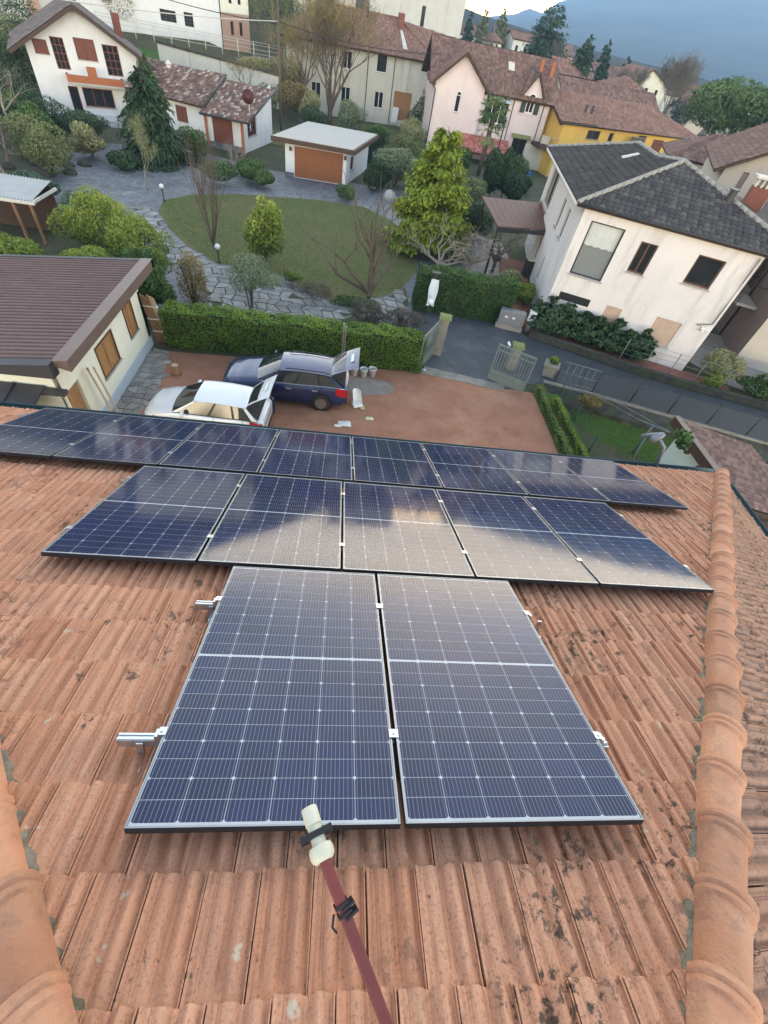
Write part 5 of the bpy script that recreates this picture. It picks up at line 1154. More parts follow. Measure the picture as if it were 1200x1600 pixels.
shrub('dark_bush', 21.4, 18.6, (1.6, 1.0, .6), 'leaf_bush', 4500, .12, 'dark green bush beside the lane at the right photo edge', seed=30)
shrub('dark_bush', 23.6, 18.0, (1.6, 1.0, .6), 'leaf_bush', 4500, .12, 'dark green bush past the lane at the right photo edge', seed=34)
# left rockery: shrubs on the bank by the chalet
for i, (x, y, rx, rz, mt, lab) in enumerate(((-20.0, 36.6, 2.0, 1.25, 'leaf_olivedrab', 'olive drab domed bush left of the drive'), (-22.3, 39.6, 1.8, 1.2, 'leaf_olivedrab', 'olive drab domed bush nearer the chalet'), (-28.0, 47.6, 2.2, 1.3, 'leaf_bush', 'dark domed bush at the left photo edge by the chalet'), (-26.3, 41.2, 1.8, 1.0, 'leaf_straw', 'straw coloured bush at the left photo edge'), (-24.6, 47.2, 2.0, 1.35, 'leaf_conifer', 'dark spreading bush in front of the chalet'), (-21.4, 45.8, 2.2, 1.0, 'leaf_conifer', 'dark spreading bush below the chalet steps'), (-18.4, 31.5, 1.2, .8, 'leaf_bluegreen', 'blue green shrub beside the corrugated shed'))):
    shrub('bank_shrub', x, y, (rx, rx, rz), mt, 5200, .14, lab, 'shrubs on the bank by the chalet', seed=90 + i, lumps=8)
for i, (x, y, h, lab) in enumerate(((-25.6, 43.5, 5.2, 'bare pale tree leaning at the left photo edge by the chalet'), (-21.0, 33.5, 3.6, 'bare pale tree behind the corrugated shed'), (-23.0, 37.0, 3.2, 'bare pale tree between the shed and the domed bushes'))):
    bare_tree('bare_bank_tree', x, y, h, lab, 100 + i, thick=.12, levels=4, bark='bark_pale', spread=.75, gnarl=.25, group='bare trees on the bank')
bare_tree('bare_leafing_tree', -14.0, 36.5, 3.6, 'slender pale twiggy tree between the drive and the bamboo', 45, thick=.05, levels=4, bark='bark_pale', spread=.4, up=.8, twigs=900, twigmat='leaf_straw')
# grass tufts over the lawns and strips
def tufts(name, poly, z, n, size, seed, mat='grass_blade'):
    g = np.random.default_rng(seed); x0 = min(p[0] for p in poly); x1 = max(p[0] for p in poly); y0 = min(p[1] for p in poly); y1 = max(p[1] for p in poly); P = []
    while len(P) < n:
        q = (g.uniform(x0, x1), g.uniform(y0, y1))
        if inside(q, poly): P.append((q[0], q[1], z + size * .3))
    o = leaves(name, np.array(P), size, mat, None, None, 5, up=(0, 0, 1), seed=seed); tag(o, None, None, None, 'stuff'); return o
lp = [(-12.5, 35.0), (-8.6, 38.6), (-2.5, 40.4), (1.0, 40.4), (4.5, 34), (3.2, 26.2), (-0.6, 23.4), (-3.2, 25.6), (-7.2, 26.2), (-10.8, 30.2)]
tag(tufts('lawn_grass', lp, 0.0, 26000, .10, 1), 'short grass of the lawn', 'grass')
tag(tufts('garden_strip_grass', [(10.9, 16.9), (16.6, 15.3), (20, 14), (20, 12), (13.8, 12.2), (11.0, 14.5)], -.62, 9000, .10, 2), 'bright grass of the sunken garden', 'grass')
tag(tufts('edge_weeds', [(8.8, 17.6), (9.6, 17.6), (9.6, 7), (8.8, 7)], 0.0, 1800, .12, 3), 'weeds along the earth strip', 'grass')

for i, (x, y, rx, rz, mt, lab) in enumerate(((6.8, 40.5, 2.2, 1.3, 'leaf_bush', 'broad green shrub left behind the golden conifer'), (8.8, 37.5, 1.8, 1.2, 'leaf_conifer', 'dark shrub right of the golden conifer'), (6.2, 45.0, 2.2, 1.5, 'leaf_ivy', 'dark ivy covered bush between garage and golden conifer'), (9.6, 44.0, 2.0, 1.4, 'leaf_olivedrab', 'drab bush behind the golden conifer'), (10.6, 26.4, .8, .7, 'leaf_lime', 'yellow green shrub beside the short hedge end'), (9.9, 27.6, .9, .8, 'leaf_straw', 'straw coloured twiggy shrub by the terracotta yard'), (-2.4, 48.6, 0.0, 0.0, '', ''), (-13.4, 47.0, 1.5, .9, 'leaf_bush', 'green bush beside the annexe window'), (-16.6, 40.6, 1.3, .6, 'leaf_conifer', 'low dark bush at the foot of the weeping conifer'))):
    if rx: shrub('border_shrub', x, y, (rx, rx * .9, rz), mt, 5000, .15, lab, seed=170 + i, lumps=9)

# fallen leaves and bits scattered on the gravel and paving
g = np.random.default_rng(31)
P = np.stack([g.uniform(-7.4, 8.6, 900), g.uniform(10.5, 16.8, 900), np.full(900, .012)], 1); tag(leaves('gravel_litter', P, .06, 'leaf_russet', None, np.tile([0, 0, 1.], (900, 1)), 1.6, .25, seed=31), 'dry leaves scattered on the gravel', 'leaves')
P = np.stack([g.uniform(-12, 4, 1500), g.uniform(19, 40, 1500), np.full(1500, .05)], 1); tag(leaves('garden_litter', P, .09, 'leaf_russet', None, np.tile([0, 0, 1.], (1500, 1)), 1.6, .3, seed=32), 'dry leaves scattered over the lawn and paving', 'leaves')
# ------------------------------------------------------------------ white house on the right
def streak_wall(name, c1, c2, st, amt):
    m, t, b = newmat(name); p = pos(t)
    c = mix(t, ramp(t, noise(t, 0.8, 5, .6, p), [(.35, 0.), (.7, 1.)]), c1, c2)
    s = ramp(t, noise(t, 1.0, 6, .65, mapv(t, p, (1.6, 1.6, .28))), [(.52, 0.), (.74, 1.)])
    c = mix(t, math_(t, 'MULTIPLY', s, amt), c, st)
    t.links.new(c, b.inputs['Base Color']); b.inputs['Roughness'].default_value = .92; b.inputs['Specular IOR Level'].default_value = .2
    bump(t, b, noise(t, 50, 4, .6, p), .12, .01)
streak_wall('wall_white', (.70, .66, .64), (.64, .60, .59), (.42, .40, .38), .75)
streak_wall('wall_pink', (.66, .57, .57), (.61, .52, .53), (.50, .43, .42), .5)
streak_wall('wall_grey', (.52, .53, .50), (.46, .47, .44), (.36, .36, .33), .6)
streak_wall('wall_chalet', (.66, .68, .70), (.60, .63, .66), (.45, .45, .44), .4)
streak_wall('wall_beige', (.52, .47, .40), (.46, .42, .36), (.36, .33, .29), .5)
streak_wall('wall_mauve', (.26, .22, .21), (.23, .19, .185), (.18, .16, .15), .4)
streak_wall('wall_yellow', (.70, .46, .12), (.64, .41, .10), (.50, .34, .12), .5)
streak_wall('wall_offwhite', (.66, .66, .62), (.60, .60, .56), (.46, .45, .42), .5)
streak_wall('wall_lightgreen', (.55, .62, .54), (.50, .57, .50), (.40, .45, .38), .5)
surf('trim_stone', (.32, .31, .285), (.24, .23, .21), 4, .8); surf('trim_white', (.60, .58, .53), (.50, .48, .44), 4, .7); surf('brick_red', (.20, .075, .055), (.16, .062, .046), 5, .9, bs=.3, bscale=20); surf('brick_tan', (.45, .30, .22), (.40, .26, .19), 5, .9)
surf('red_metal', (.105, .038, .030), (.085, .032, .026), 2, .65, stain=(.13, .06, .045), stain_amt=.5); surf('orange_render', (.36, .125, .055), (.30, .105, .047), 3, .85); surf('garage_brown', (.235, .085, .030), (.205, .072, .026), 3, .5)
surf('gravel_roof', (.50, .47, .42), (.42, .40, .36), 5, .95, bs=.5, bscale=30); surf('wood_red', (.17, .05, .032), (.12, .038, .026), 4, .6, stretch=(3, 3, 1))
def pipe(parent, pts, r=.05, mat='dark_metal', name='downpipe'): return tubepart(parent, name, mat, pts, r, 6)
WH = empty('white_house', (14.5, 26, 0), 0, 'white two storey house with dark slate coloured tile roof beside the lane', 'house')
with Grp(WH):
    Pf = wall(WH, (10.8, 23.75), (18.2, 20.55), 0, 5.9, [(.5, 2.12, 2.95, 5.3, 'curtain', 'dark_metal'), (3.0, 3.8, 3.72, 5.05, 'glass', 'window_brown'), (5.58, 6.8, 3.9, 5.15, 'glass1', 'window_brown'), (5.45, 6.7, .95, 2.22, 'roller', 'shutter_sand'), (2.95, 3.75, 1.0, 2.05, 'roller', 'shutter_sand', False), (.48, 2.1, 1.66, 2.04, 'none', 'dark_metal', False)], 'wall_white')
    part(WH, 'room_dark', 'car_inside', lambda m: (qbox(m, Pf, .3, 2.3, 2.8, 5.5, -.9, -.88),))
    def cur(m):
        rows = []
        for j in range(41):
            s = .52 + 1.58 * j / 40; d = -.30 + .035 * math.sin(j * 1.9); rows.append([tuple(Pf(s, z, d)) for z in (4.25 + .02 * math.sin(j * .7), 4.8, 5.3)])
        m.grid(rows)
    part(WH, 'curtain', 'curtain', cur, smooth=True)
    part(WH, 'vent_grille', 'dark_metal', lambda m: [qbox(m, Pf, .48, 2.1, 1.66 + .055 * k, 1.69 + .055 * k, -.12, -.02) for k in range(7)] + [qbox(m, Pf, .48, 2.1, 1.66, 2.04, -.17, -.15)])
    Llen = math.hypot(2.6, 13.45)
    wall(WH, (13.4, 37.2), (10.8, 23.75), 0, 5.9, [(Llen - 5.5, Llen - 4.75, 3.55, 4.95, 'glass1', 'dark_metal'), (Llen - 3.45, Llen - 2.75, 3.55, 4.95, 'glass1', 'dark_metal'), (Llen - 5.2, Llen - 4.6, .7, 2.05, 'glass1', 'dark_metal'), (Llen - 12.6, Llen - 9.4, 3.2, 5.2, 'glass3', 'sill_stone')], 'wall_white')
    wall(WH, (18.2, 20.55), (22.6, 30.7), 0, 5.9, [], 'wall_white'); wall(WH, (22.6, 30.7), (13.4, 37.2), 0, 5.9, [], 'wall_white')
    part(WH, 'red_panel', 'brick_red', lambda m: m.add([(13.22, 36.6, 2.2), (12.65, 33.4, 2.2), (12.65, 33.4, 3.1), (13.22, 36.6, 3.1)], [(0, 1, 2, 3)]))
    A, E2, AP, NN, R2, B_ = (10.3, 23.6, 5.85), (19.6, 19.6, 5.85), (16.0, 26.6, 7.55), (15.7, 28.6, 7.32), (16.3, 32.4, 7.31), (12.7, 37.2, 5.85)
    rf = MB(); rf.slab([A, E2, AP], .14); rf.slab([A, AP, NN, R2, B_], .14); rf.slab([AP, E2, (23.8, 29.6, 5.85)], .14); rf.slab([AP, (23.8, 29.6, 5.85), R2], .14); rf.slab([R2, (23.8, 29.6, 5.85), B_], .10); RW = rf.build('roof', 'dark_wood', WH)
    tile_slope(RW, [A, E2, AP], 'tiles_slate', .27, .33, 1, 290); tile_slope(RW, [A, AP, NN, R2, B_], 'tiles_slate_dark', .30, .36, 2)
    for pa, pb_ in ((A, AP), (AP, E2), (R2, B_), (NN, R2), (AP, NN)):
        a_ = Vector(pa); b2 = Vector(pb_); n_ = max(2, int((b2 - a_).length / .42))
        for k in range(n_):
            p0 = a_.lerp(b2, k / n_); p1 = a_.lerp(b2, (k + 1.04) / n_); MB().tube([p0 + Vector((0, 0, .05)), p1 + Vector((0, 0, .06))], [.12, .105], 8).build('ridge_tile', 'trim_stone', RW, smooth=True)
    pipe(WH, [A, E2], .07, 'dark_metal', 'gutter'); pipe(WH, [(10.25, 23.65, 5.8), (12.65, 37.1, 5.8)], .07, 'trim_white', 'gutter')
    pipe(WH, [tuple(Pf(7.9, 5.6, .08)), tuple(Pf(7.9, 2.6, .08)), tuple(Pf(7.3, 2.4, .08))], .045, 'sill_stone')
    part(RW, 'vent_pipe', 'dark_metal', lambda m: (m.tube([(17.2, 23.6, 6.5), (17.25, 23.65, 7.25)], .17, 9), m.lathe([(.24, 0), (.24, .05)], 12, Matrix.Translation((17.25, 23.65, 7.28)))), smooth=False)
    part(RW, 'skylight', 'trim_white', lambda m: m.slab([(14.35, 29.6, 6.98), (14.35, 29.9, 6.98), (15.2, 29.95, 7.24), (15.2, 29.65, 7.24)], .06))
    part(WH, 'small_lamp', 'white_plastic', lambda m: (qbox(m, Pf, 7.55, 7.95, 2.28, 2.36, .0, .1), qbox(m, Pf, 7.6, 7.7, 2.18, 2.28, .05, .25)))
# low wall along the lane with mesh fence
lw = empty('lane_wall', (10, 22.2, 0), 0, 'low mossy wall along the far side of the lane below the white house', 'wall')
with Grp(lw):
    lwp = [(9.9, 22.25), (12.5, 21.0), (15.3, 19.65), (18.5, 18.55), (21.6, 17.6), (30, 15.0)]
    for p, q in zip(lwp, lwp[1:]):
        d = Vector((q[0] - p[0], q[1] - p[1], 0)).normalized(); n_ = Vector((-d.y, d.x, 0)) * .22
        part(lw, 'wall', 'stone_wall', lambda m: m.prism([p, q, (q[0] + n_.x, q[1] + n_.y), (p[0] + n_.x, p[1] + n_.y)], 0, .30))
        part(lw, 'coping', 'stone_wall', lambda m: m.prism([(p[0] - n_.x * .15, p[1] - n_.y * .15), (q[0] - n_.x * .15, q[1] - n_.y * .15), (q[0] + n_.x * 1.15, q[1] + n_.y * 1.15), (p[0] + n_.x * 1.15, p[1] + n_.y * 1.15)], .301, .35))
    fp = lambda s: Vector((14.2 + s * .935, 20.25 - s * .36, 0))
    for k in range(5): tubepart(lw, 'fence_post', 'gate_paint', [tuple(fp(k * 1.25) + Vector((0, 0, .3))), tuple(fp(k * 1.25) + Vector((0, 0, 1.5)))], .025, 5)
    for z in (.75, 1.0, 1.25, 1.48): tubepart(lw, 'wire', 'gate_paint', [tuple(fp(0) + Vector((0, 0, z))), tuple(fp(5) + Vector((0, 0, z)))], .008, 4)
# stone edging and kerb of the lane's near side
kb = MB(); kp = [(9.6, 17.9), (11.8, 17.28), (19.8, 14.72), (30, 11.3)]
for p, q in zip(kp, kp[1:]): kb.prism([(p[0], p[1] - .02), (q[0], q[1] - .02), (q[0], q[1] + .10), (p[0], p[1] + .10)], -.1, .07)
o = kb.build('lane_kerb', 'concrete'); o['kind'] = 'structure'
rb = MB()
for p, q in zip(kp, kp[1:]): rb.prism([(p[0], p[1] - .55), (q[0], q[1] - .75), (q[0], q[1] - .03), (p[0], p[1] - .03)], -.75, [-.45, -.4, -.02, -.02])
o = rb.build('lane_bank', 'stone_wall'); o['kind'] = 'structure'
# red canopy between the trees and the white house
RC = empty('red_canopy', (10.8, 33, 0), 0, 'red metal canopy roof left of the white house', 'canopy')
with Grp(RC):
    for k in range(9):
        f0, f1 = k / 9, (k + .97) / 9; q = lambda f, t: Vector((8.9, 30.3, 2.75)).lerp(Vector((12.4, 31.2, 2.75)), f).lerp(Vector((8.7, 35.4, 3.0)).lerp(Vector((13.0, 36.3, 3.0)), f), t)
        MB().slab([q(f0, 0), q(f1, 0), q(f1, 1), q(f0, 1)], .05).build('roof_panel', 'red_metal', RC)
    part(RC, 'fascia', 'dark_metal', lambda m: m.prism([(8.85, 30.2), (12.4, 31.1), (12.38, 31.2), (8.83, 30.28)], 2.45, 2.68))
    for x, y in ((9.0, 30.5), (12.3, 31.3), (8.9, 35.2)): part(RC, 'post', 'dark_wood', lambda m: m.box((x - .06, y - .06, 0), (x + .06, y + .06, 2.7)))
tag(part(None, 'wheelie_bin', 'dark_metal', lambda m: (m.prism([(11.7, 30.7), (12.25, 30.7), (12.25, 31.3), (11.7, 31.3)], 0, 1.0),), bevel=.03), 'dark bin under the red canopy beside the white house', 'bin'); 
bpy.data.objects['wheelie_bin']['label'] = 'dark bin with yellow lid beside the white house wall'
lid = part(bpy.data.objects['wheelie_bin'], 'lid', 'cloth_yellow', lambda m: m.box((11.68, 30.68, 1.0), (12.27, 31.32, 1.07)), bevel=.02)

# ------------------------------------------------------------------ shed on the right edge
SH = empty('shingle_shed', (13.5, 10, -.6), 0, 'pale green shed with brown shingle roof at the right photo edge', 'shed')
with Grp(SH):
    zs_ = lambda x: 2.62 - (x - 11.8) * .225
    part(SH, 'wall', 'wall_lightgreen', lambda m: m.prism([(12.0, 8.15), (15.0, 8.15), (15.0, 11.75), (12.0, 11.75)], -.65, [zs_(12.0) - .1, zs_(15) - .1, zs_(15) - .1, zs_(12) - .1]))
    RS = part(SH, 'roof', 'dark_wood', lambda m: m.slab([(11.75, 7.85, zs_(11.75)), (15.25, 7.85, zs_(15.25)), (15.25, 12.05, zs_(15.25)), (11.75, 12.05, zs_(11.75))], .12))
    tile_slope(RS, [(11.9, 7.95, zs_(11.9) + .01), (15.15, 7.95, zs_(15.15) + .01), (15.15, 11.95, zs_(15.15) + .01), (11.9, 11.95, zs_(11.9) + .01)], 'tiles_brown', .20, .17, 5, 298)
    part(SH, 'fascia', 'dark_wood', lambda m: (m.box((11.66, 7.8, 2.36), (11.76, 12.1, 2.68)), m.box((11.766, 7.72, 2.0), (15.2, 7.84, 2.3))))
    part(SH, 'flashing', 'flashing_brown', lambda m: m.box((11.64, 7.78, 2.682), (11.86, 12.12, 2.70)))
    for k in range(5): part(SH, 'rafter_end', 'dark_wood', lambda m: m.box((11.5, 8.3 + .75 * k, 2.3), (11.655, 8.4 + .75 * k, 2.4)))
# clothes line posts, fence, planter, frames in the sunken garden
cl = empty('clothes_line', (12.9, 14.0, -.62), 0, 'grey metal clothes line post with crossbar on the sunken grass', 'clothes line')
with Grp(cl):
    tubepart(cl, 'post', 'gate_paint', [(12.9, 14.0, -.6), (12.9, 14.0, .95)], .045, 7); tubepart(cl, 'brace', 'gate_paint', [(12.3, 13.0, -.6), (12.9, 14.0, .55)], .03, 6); tubepart(cl, 'crossbar', 'gate_paint', [(12.3, 14.35, .9), (13.5, 13.65, .9)], .03, 6)
    for f in (0, 1): tubepart(cl, 'line', 'rail_alu', [(12.3 + 1.2 * f, 14.35 - .7 * f, .92), (11.0 + .9 * f, 16.6 - .3 * f, .6)], .004, 4)
wf = empty('wire_fence', (9.6, 17, 0), 0, 'green wire mesh fence between the gravel strip and sunken garden', 'fence')
with Grp(wf):
    surf('fence_green', (.025, .06, .035), (.03, .07, .045), 5, .6)
    for k in range(5): tubepart(wf, 'post', 'fence_green', [(10.25 + .02 * k, 17.2 - 2.0 * k, -.6), (10.25 + .02 * k, 17.2 - 2.0 * k, .75)], .028, 6)
    mm = MB()
    for k in range(9): mm.tube([(10.25, 17.2, -.5 + .15 * k), (10.33, 9.2, -.5 + .15 * k)], .006, 3)
    for k in range(54): y = 17.2 - k * .15; mm.tube([(10.25 + .08 * k / 54, y, -.5), (10.25 + .08 * k / 54, y, .72)], .006, 3)
    mm.build('mesh', 'fence_green', wf)
pt = empty('stone_planter', (10.0, 18.6, 0), R_(-25), 'grey stone planter with green plants beside the lane gate', 'planter')
part(pt, 'trough', 'concrete', lambda m: (m.box((-.28, -.25, 0), (.28, .25, .5)), m.box((-.36, -.33, .5), (.36, .33, .62))), bevel=.02)
pp, dd, tt = lump_points(700, (.3, .26, .2), 4, 5); pp[:, 2] += .58; leaves('plant', pp, .10, 'leaf_laurel', pt, dd, 1.6, .8, tt, seed=5)
LF = empty('lane_fence', (10.1, 18.1, 0), 0, 'dark mesh fence with slim posts along the near side of the lane', 'fence')
m_, t_, b_ = newmat('shade_mesh'); b_.inputs['Base Color'].default_value = (.060, .070, .085, 1); b_.inputs['Roughness'].default_value = .8; b_.inputs['Alpha'].default_value = .68
with Grp(LF):
    f0, f1 = Vector((10.15, 17.95, .08)), Vector((30.5, 11.35, .08)); nseg = 12
    for k in range(nseg + 1):
        p = f0.lerp(f1, k / nseg); tubepart(LF, 'post', 'dark_metal', [tuple(p), tuple(p + Vector((0, 0, 1.1)))], .028, 6)
        if k < nseg:
            q = f0.lerp(f1, (k + 1) / nseg); d = (q - p).normalized() * .03
            if k == 0:
                for j in range(1, 6): r = p.lerp(q, j / 6); tubepart(LF, 'bar', 'gate_paint', [tuple(r), tuple(r + Vector((0, 0, 1.05)))], .016, 5)
                for z in (.1, .55, 1.05): tubepart(LF, 'rail', 'gate_paint', [tuple(p + Vector((0, 0, z))), tuple(q + Vector((0, 0, z)))], .018, 5)
            else:
                MB().add([p + d + Vector((0, 0, .02)), q - d + Vector((0, 0, .02)), q - d + Vector((0, 0, 1.0)), p + d + Vector((0, 0, 1.0))], [(0, 1, 2, 3)]).build('mesh_panel', 'shade_mesh', LF)
                tubepart(LF, 'rail', 'dark_metal', [tuple(p + Vector((0, 0, 1.02))), tuple(q + Vector((0, 0, 1.02)))], .012, 4)
shrub('dead_grass_clump', 11.6, 16.75, (.75, .4, .28), 'leaf_russet', 1400, .28, 'heap of dry brown stalks at the lane bank', seed=44, aspect=9, stems=0, z=-.3)
dp = empty('bent_downpipe', (10.6, 9.6, 0), 0, 'white bent pipe with wrapped cloth at the roof corner', 'pipe')
dp.location = (0, 0, 0)
dp.location = roofpt(6.0, 3.9, .1)
with Grp(dp):
    w0 = Vector(dp.location); tubepart(dp, 'pipe', 'mailbox_grey', [tuple(w0 + Vector((.35, .05, -.55))), tuple(w0 + Vector((.25, .15, .05))), tuple(w0 + Vector((.08, .3, .2))), tuple(w0 + Vector((-.06, .4, .05)))], .035, 8)
    part(dp, 'cloth', 'mailbox_grey', lambda m: m.lathe([(.03, -.12), (.07, -.06), (.06, .07), (.03, .12)], 9, Matrix.Translation(w0 + Vector((.1, .26, .16))) @ Matrix.Rotation(.8, 4, 'Y')), smooth=True)
shrub('creeper', 6.25, 6.0, (.2, .18, .2), 'leaf_ivy', 260, .09, 'small ivy tuft at the roof corner by the pale pipe', seed=46, stems=0, z=6.0)

# ------------------------------------------------------------------ chalet and annexe, top left
ca = math.radians(25); ct = Vector((math.cos(ca), math.sin(ca), 0)); cn = Vector((ct.y, -ct.x, 0)); c0 = Vector((-25.16, 53.13, 0)) + ct * -2.15
cq = lambda s, d, z: tuple(c0 + ct * s - cn * d + Vector((0, 0, z)))
CHA = empty('chalet_house', tuple(c0), 0, 'white gabled chalet with red brown windows and orange balcony, top left', 'house')
with Grp(CHA):
    o = 2.15; zt = lambda s: 6.85 - abs(s - 4.1) * .57
    wall(CHA, cq(0, 0, 0)[:2], cq(8.2, 0, 0)[:2], 0, 7.0, [(.6, 1.5, 3.9, 4.7, 'shutter', 'wood_red'), (1.85, 2.8, 3.1, 5.0, 'glassgrid', 'wood_red', False), (3.6, 5.0, 3.85, 5.08, 'shutter', 'wood_red'), (5.6, 6.8, 3.05, 4.95, 'glassgrid', 'wood_red', False), (3.2, 5.57, .85, 2.1, 'glass3', 'wood_red'), (2.15, 2.9, 0.02, 2.1, 'glass1', 'wood_red', False)], 'wall_chalet', ztop=zt, breaks=(4.1,))
    for sgn, s0 in ((1, 8.2),): wall(CHA, cq(8.2, 0, 0)[:2], cq(8.2, 9, 0)[:2], 0, 4.5, [(2, 3, 1, 2.2, 'shutter', 'wood_red')], 'wall_chalet')
    wall(CHA, cq(0, 9, 0)[:2], cq(0, 0, 0)[:2], 0, 4.5, [], 'wall_chalet')
    roof_part(CHA, [[cq(-1.3, -.9, 3.95), cq(4.1, -.9, 7.03), cq(4.1, 9.5, 7.03), cq(-1.3, 9.5, 3.95)], [cq(9.5, -.9, 3.95), cq(4.1, -.9, 7.03), cq(4.1, 9.5, 7.03), cq(9.5, 9.5, 3.95)]], 'tiles_greybrown', th=.22, seed=7)
    part(CHA, 'balcony', 'orange_render', lambda m: (m.box((0, 0, 0), (0, 0, 0)),) and None)
    def bal(m, s0, s1, d0, d1, z0, z1):
        v = [Vector(cq(s, d, z)) for z in (z0, z1) for (s, d) in ((s0, d0), (s1, d0), (s1, d1), (s0, d1))]; m.add(v, [(0, 3, 2, 1), (4, 5, 6, 7), (0, 1, 5, 4), (1, 2, 6, 5), (2, 3, 7, 6), (3, 0, 4, 7)])
    part(CHA, 'balcony', 'orange_render', lambda m: (bal(m, 2.3, 6.6, -1.0, -.88, 2.5, 2.95), bal(m, 3.95, 4.65, -1.02, -.86, 2.951, 3.55), bal(m, 2.3, 2.42, -.879, 0, 2.5, 2.95), bal(m, 6.48, 6.6, -.879, 0, 2.5, 2.95)), fixn=True)
    part(CHA, 'balcony_floor', 'sill_stone', lambda m: bal(m, 2.3, 6.6, -1.0, 0, 2.36, 2.498), fixn=True)
    part(CHA, 'bench_wall', 'wall_chalet', lambda m: bal(m, 3.0, 5.6, -.5, -.02, 0, .32), fixn=True); part(CHA, 'step', 'sill_stone', lambda m: (bal(m, 4.3, 6.2, -1.8, -1.0, 0, .12), bal(m, 4.5, 6.4, -2.6, -1.8, -.02, .06)), fixn=True)
    pipe(CHA, [cq(9.3, -.7, 4.0), cq(8.6, -.1, 3.6), cq(8.3, -.08, 3.0), cq(8.3, -.08, 0)], .06)
    part(CHA, 'chimney', 'brick_red', lambda m: bal(m, 7.2, 7.8, 4.5, 5.1, 5, 6.6), fixn=True)
for o_ in [x for x in CHA.children if x.name.startswith('balcony') and len(x.data.vertices) == 8 and x.data.vertices[0].co == x.data.vertices[6].co]: bpy.data.objects.remove(o_)
AN = empty('annexe_house', (-13, 52, 0), 0, 'low white annexe with mottled tile roof beside the chalet', 'house')
with Grp(AN):
    wall(AN, (-19.5, 53.6), (-13.2, 51.0), 0, 2.75, [(3.9, 4.9, 1.25, 2.25, 'shutter', 'wood_red')], 'wall_chalet'); wall(AN, (-13.2, 51.0), (-10.0, 50.4), 0, 2.75, [(.55, 2.35, 0.02, 2.2, 'plank', 'wood_red', False)], 'wall_chalet')
    wall(AN, (-10.0, 50.4), (-8.4, 57), 0, 4.2, [(1.05, 3.1, 1.0, 2.33, 'glassgrid', 'wood_red')], 'wall_chalet', ztop=lambda s: 2.6 + s * .27)
    for s in (0, .3): part(AN, 'timber_post', 'orange_render', lambda m: m.box((-13.3 + s * 10.6, 50.85 - s * 1.9, 0), (-13.1 + s * 10.6, 51.05 - s * 1.9, 2.6)))
    part(AN, 'plinth', 'slate_paving', lambda m: m.prism([(-13.15, 50.96), (-10.0, 50.36), (-10.0, 50.33), (-13.15, 50.93)], 0, .45))
    roof_part(AN, [[(-20.3, 52.9, 2.75), (-13.0, 50.2, 2.75), (-12.0, 55.2, 4.35), (-19.6, 57.8, 4.35)], [(-13.3, 49.6, 2.45), (-9.2, 48.9, 2.45), (-7.6, 54.3, 4.15), (-12.0, 55.0, 4.15)]], 'tiles_mixed', th=.14, seed=11)
    pipe(AN, [(-13.3, 49.55, 2.42), (-9.2, 48.85, 2.42)], .07, 'dark_metal', 'gutter'); pipe(AN, [(-12.9, 50.1, 2.9), (-12.0, 55.1, 4.45)], .09, 'dark_metal', 'ridge_strip'); pipe(AN, [(-9.15, 48.9, 2.45), (-7.55, 54.3, 4.15)], .08, 'dark_metal', 'verge')
    part(AN, 'chimney_pot', 'trim_white', lambda m: m.lathe([(.25, 0), (.22, .5), (.32, .55), (.05, .8)], 8, Matrix.Translation((-17.2, 56.2, 3.8))))
sdish = empty('red_dish', (-9.3, 50.9, 2.9), 0, 'dark red satellite dish on a white pole above the annexe roof', 'satellite dish')
part(sdish, 'pole', 'trim_white', lambda m: m.tube([(0, -.4, -1.2), (0, -.4, .8)], .04, 6)); surf('dish_red', (.11, .035, .032), (.09, .03, .028), 4, .5)
part(sdish, 'dish', 'dish_red', lambda m: m.lathe([(.02, -.10), (.2, -.085), (.38, -.03), (.48, .04)], 18, Matrix.Translation((0, -.55, 1.0)) @ Matrix.Rotation(R_(78), 4, 'X')), smooth=True)
GA = empty('garage', (-3, 48, 0), 0, 'small white garage with brown door and flat pale roof behind the lawn', 'garage')
with Grp(GA):
    wall(GA, (-5.75, 45.6), (-.75, 45.6), 0, 2.3, [(.75, 4.72, 0.02, 2.08, 'panel', 'garage_brown', False)], 'wall_chalet'); wall(GA, (-.75, 45.6), (1.1, 52.3), 0, 2.3, [(1.2, 2.3, .8, 1.75, 'glassgrid', 'window_brown')], 'wall_chalet'); wall(GA, (-4, 52.3), (-5.75, 45.6), 0, 2.3, [], 'wall_chalet')
    part(GA, 'fascia', 'dark_wood', lambda m: m.prism([(-6.75, 44.8), (-.1, 44.6), (2.0, 53.0), (-4.7, 53.2)], 2.30, 2.60)); part(GA, 'roof', 'gravel_roof', lambda m: m.prism([(-6.6, 44.95), (-.25, 44.75), (1.8, 52.8), (-4.55, 53.0)], 2.601, 2.64))
    for x in (-5.4, -.95): part(GA, 'wall_lamp', 'dark_metal', lambda m: m.box((x, 45.4, 1.75), (x + .18, 45.58, 2.0)))
    part(GA, 'corner_stone', 'slate_paving', lambda m: m.box((-5.8, 45.55, 0), (-5.05, 45.58, .3)))
gf = empty('green_fence', (-5, 58, 0), 0, 'dark green mesh fence behind the garage', 'fence')
with Grp(gf):
    surf('mesh_green', (.012, .035, .028), (.016, .045, .035), 4, .8)
    for p, q in (((-6.0, 59.5), (-1.0, 56.0)), ((-1.0, 56.0), (3.9, 53.0))):
        part(gf, 'mesh', 'mesh_green', lambda m: m.add([(*p, 0), (*q, 0), (*q, 1.6), (*p, 1.6)], [(0, 1, 2, 3)])); tubepart(gf, 'post', 'fence_green', [(*p, 0), (*p, 1.75)], .04, 6)

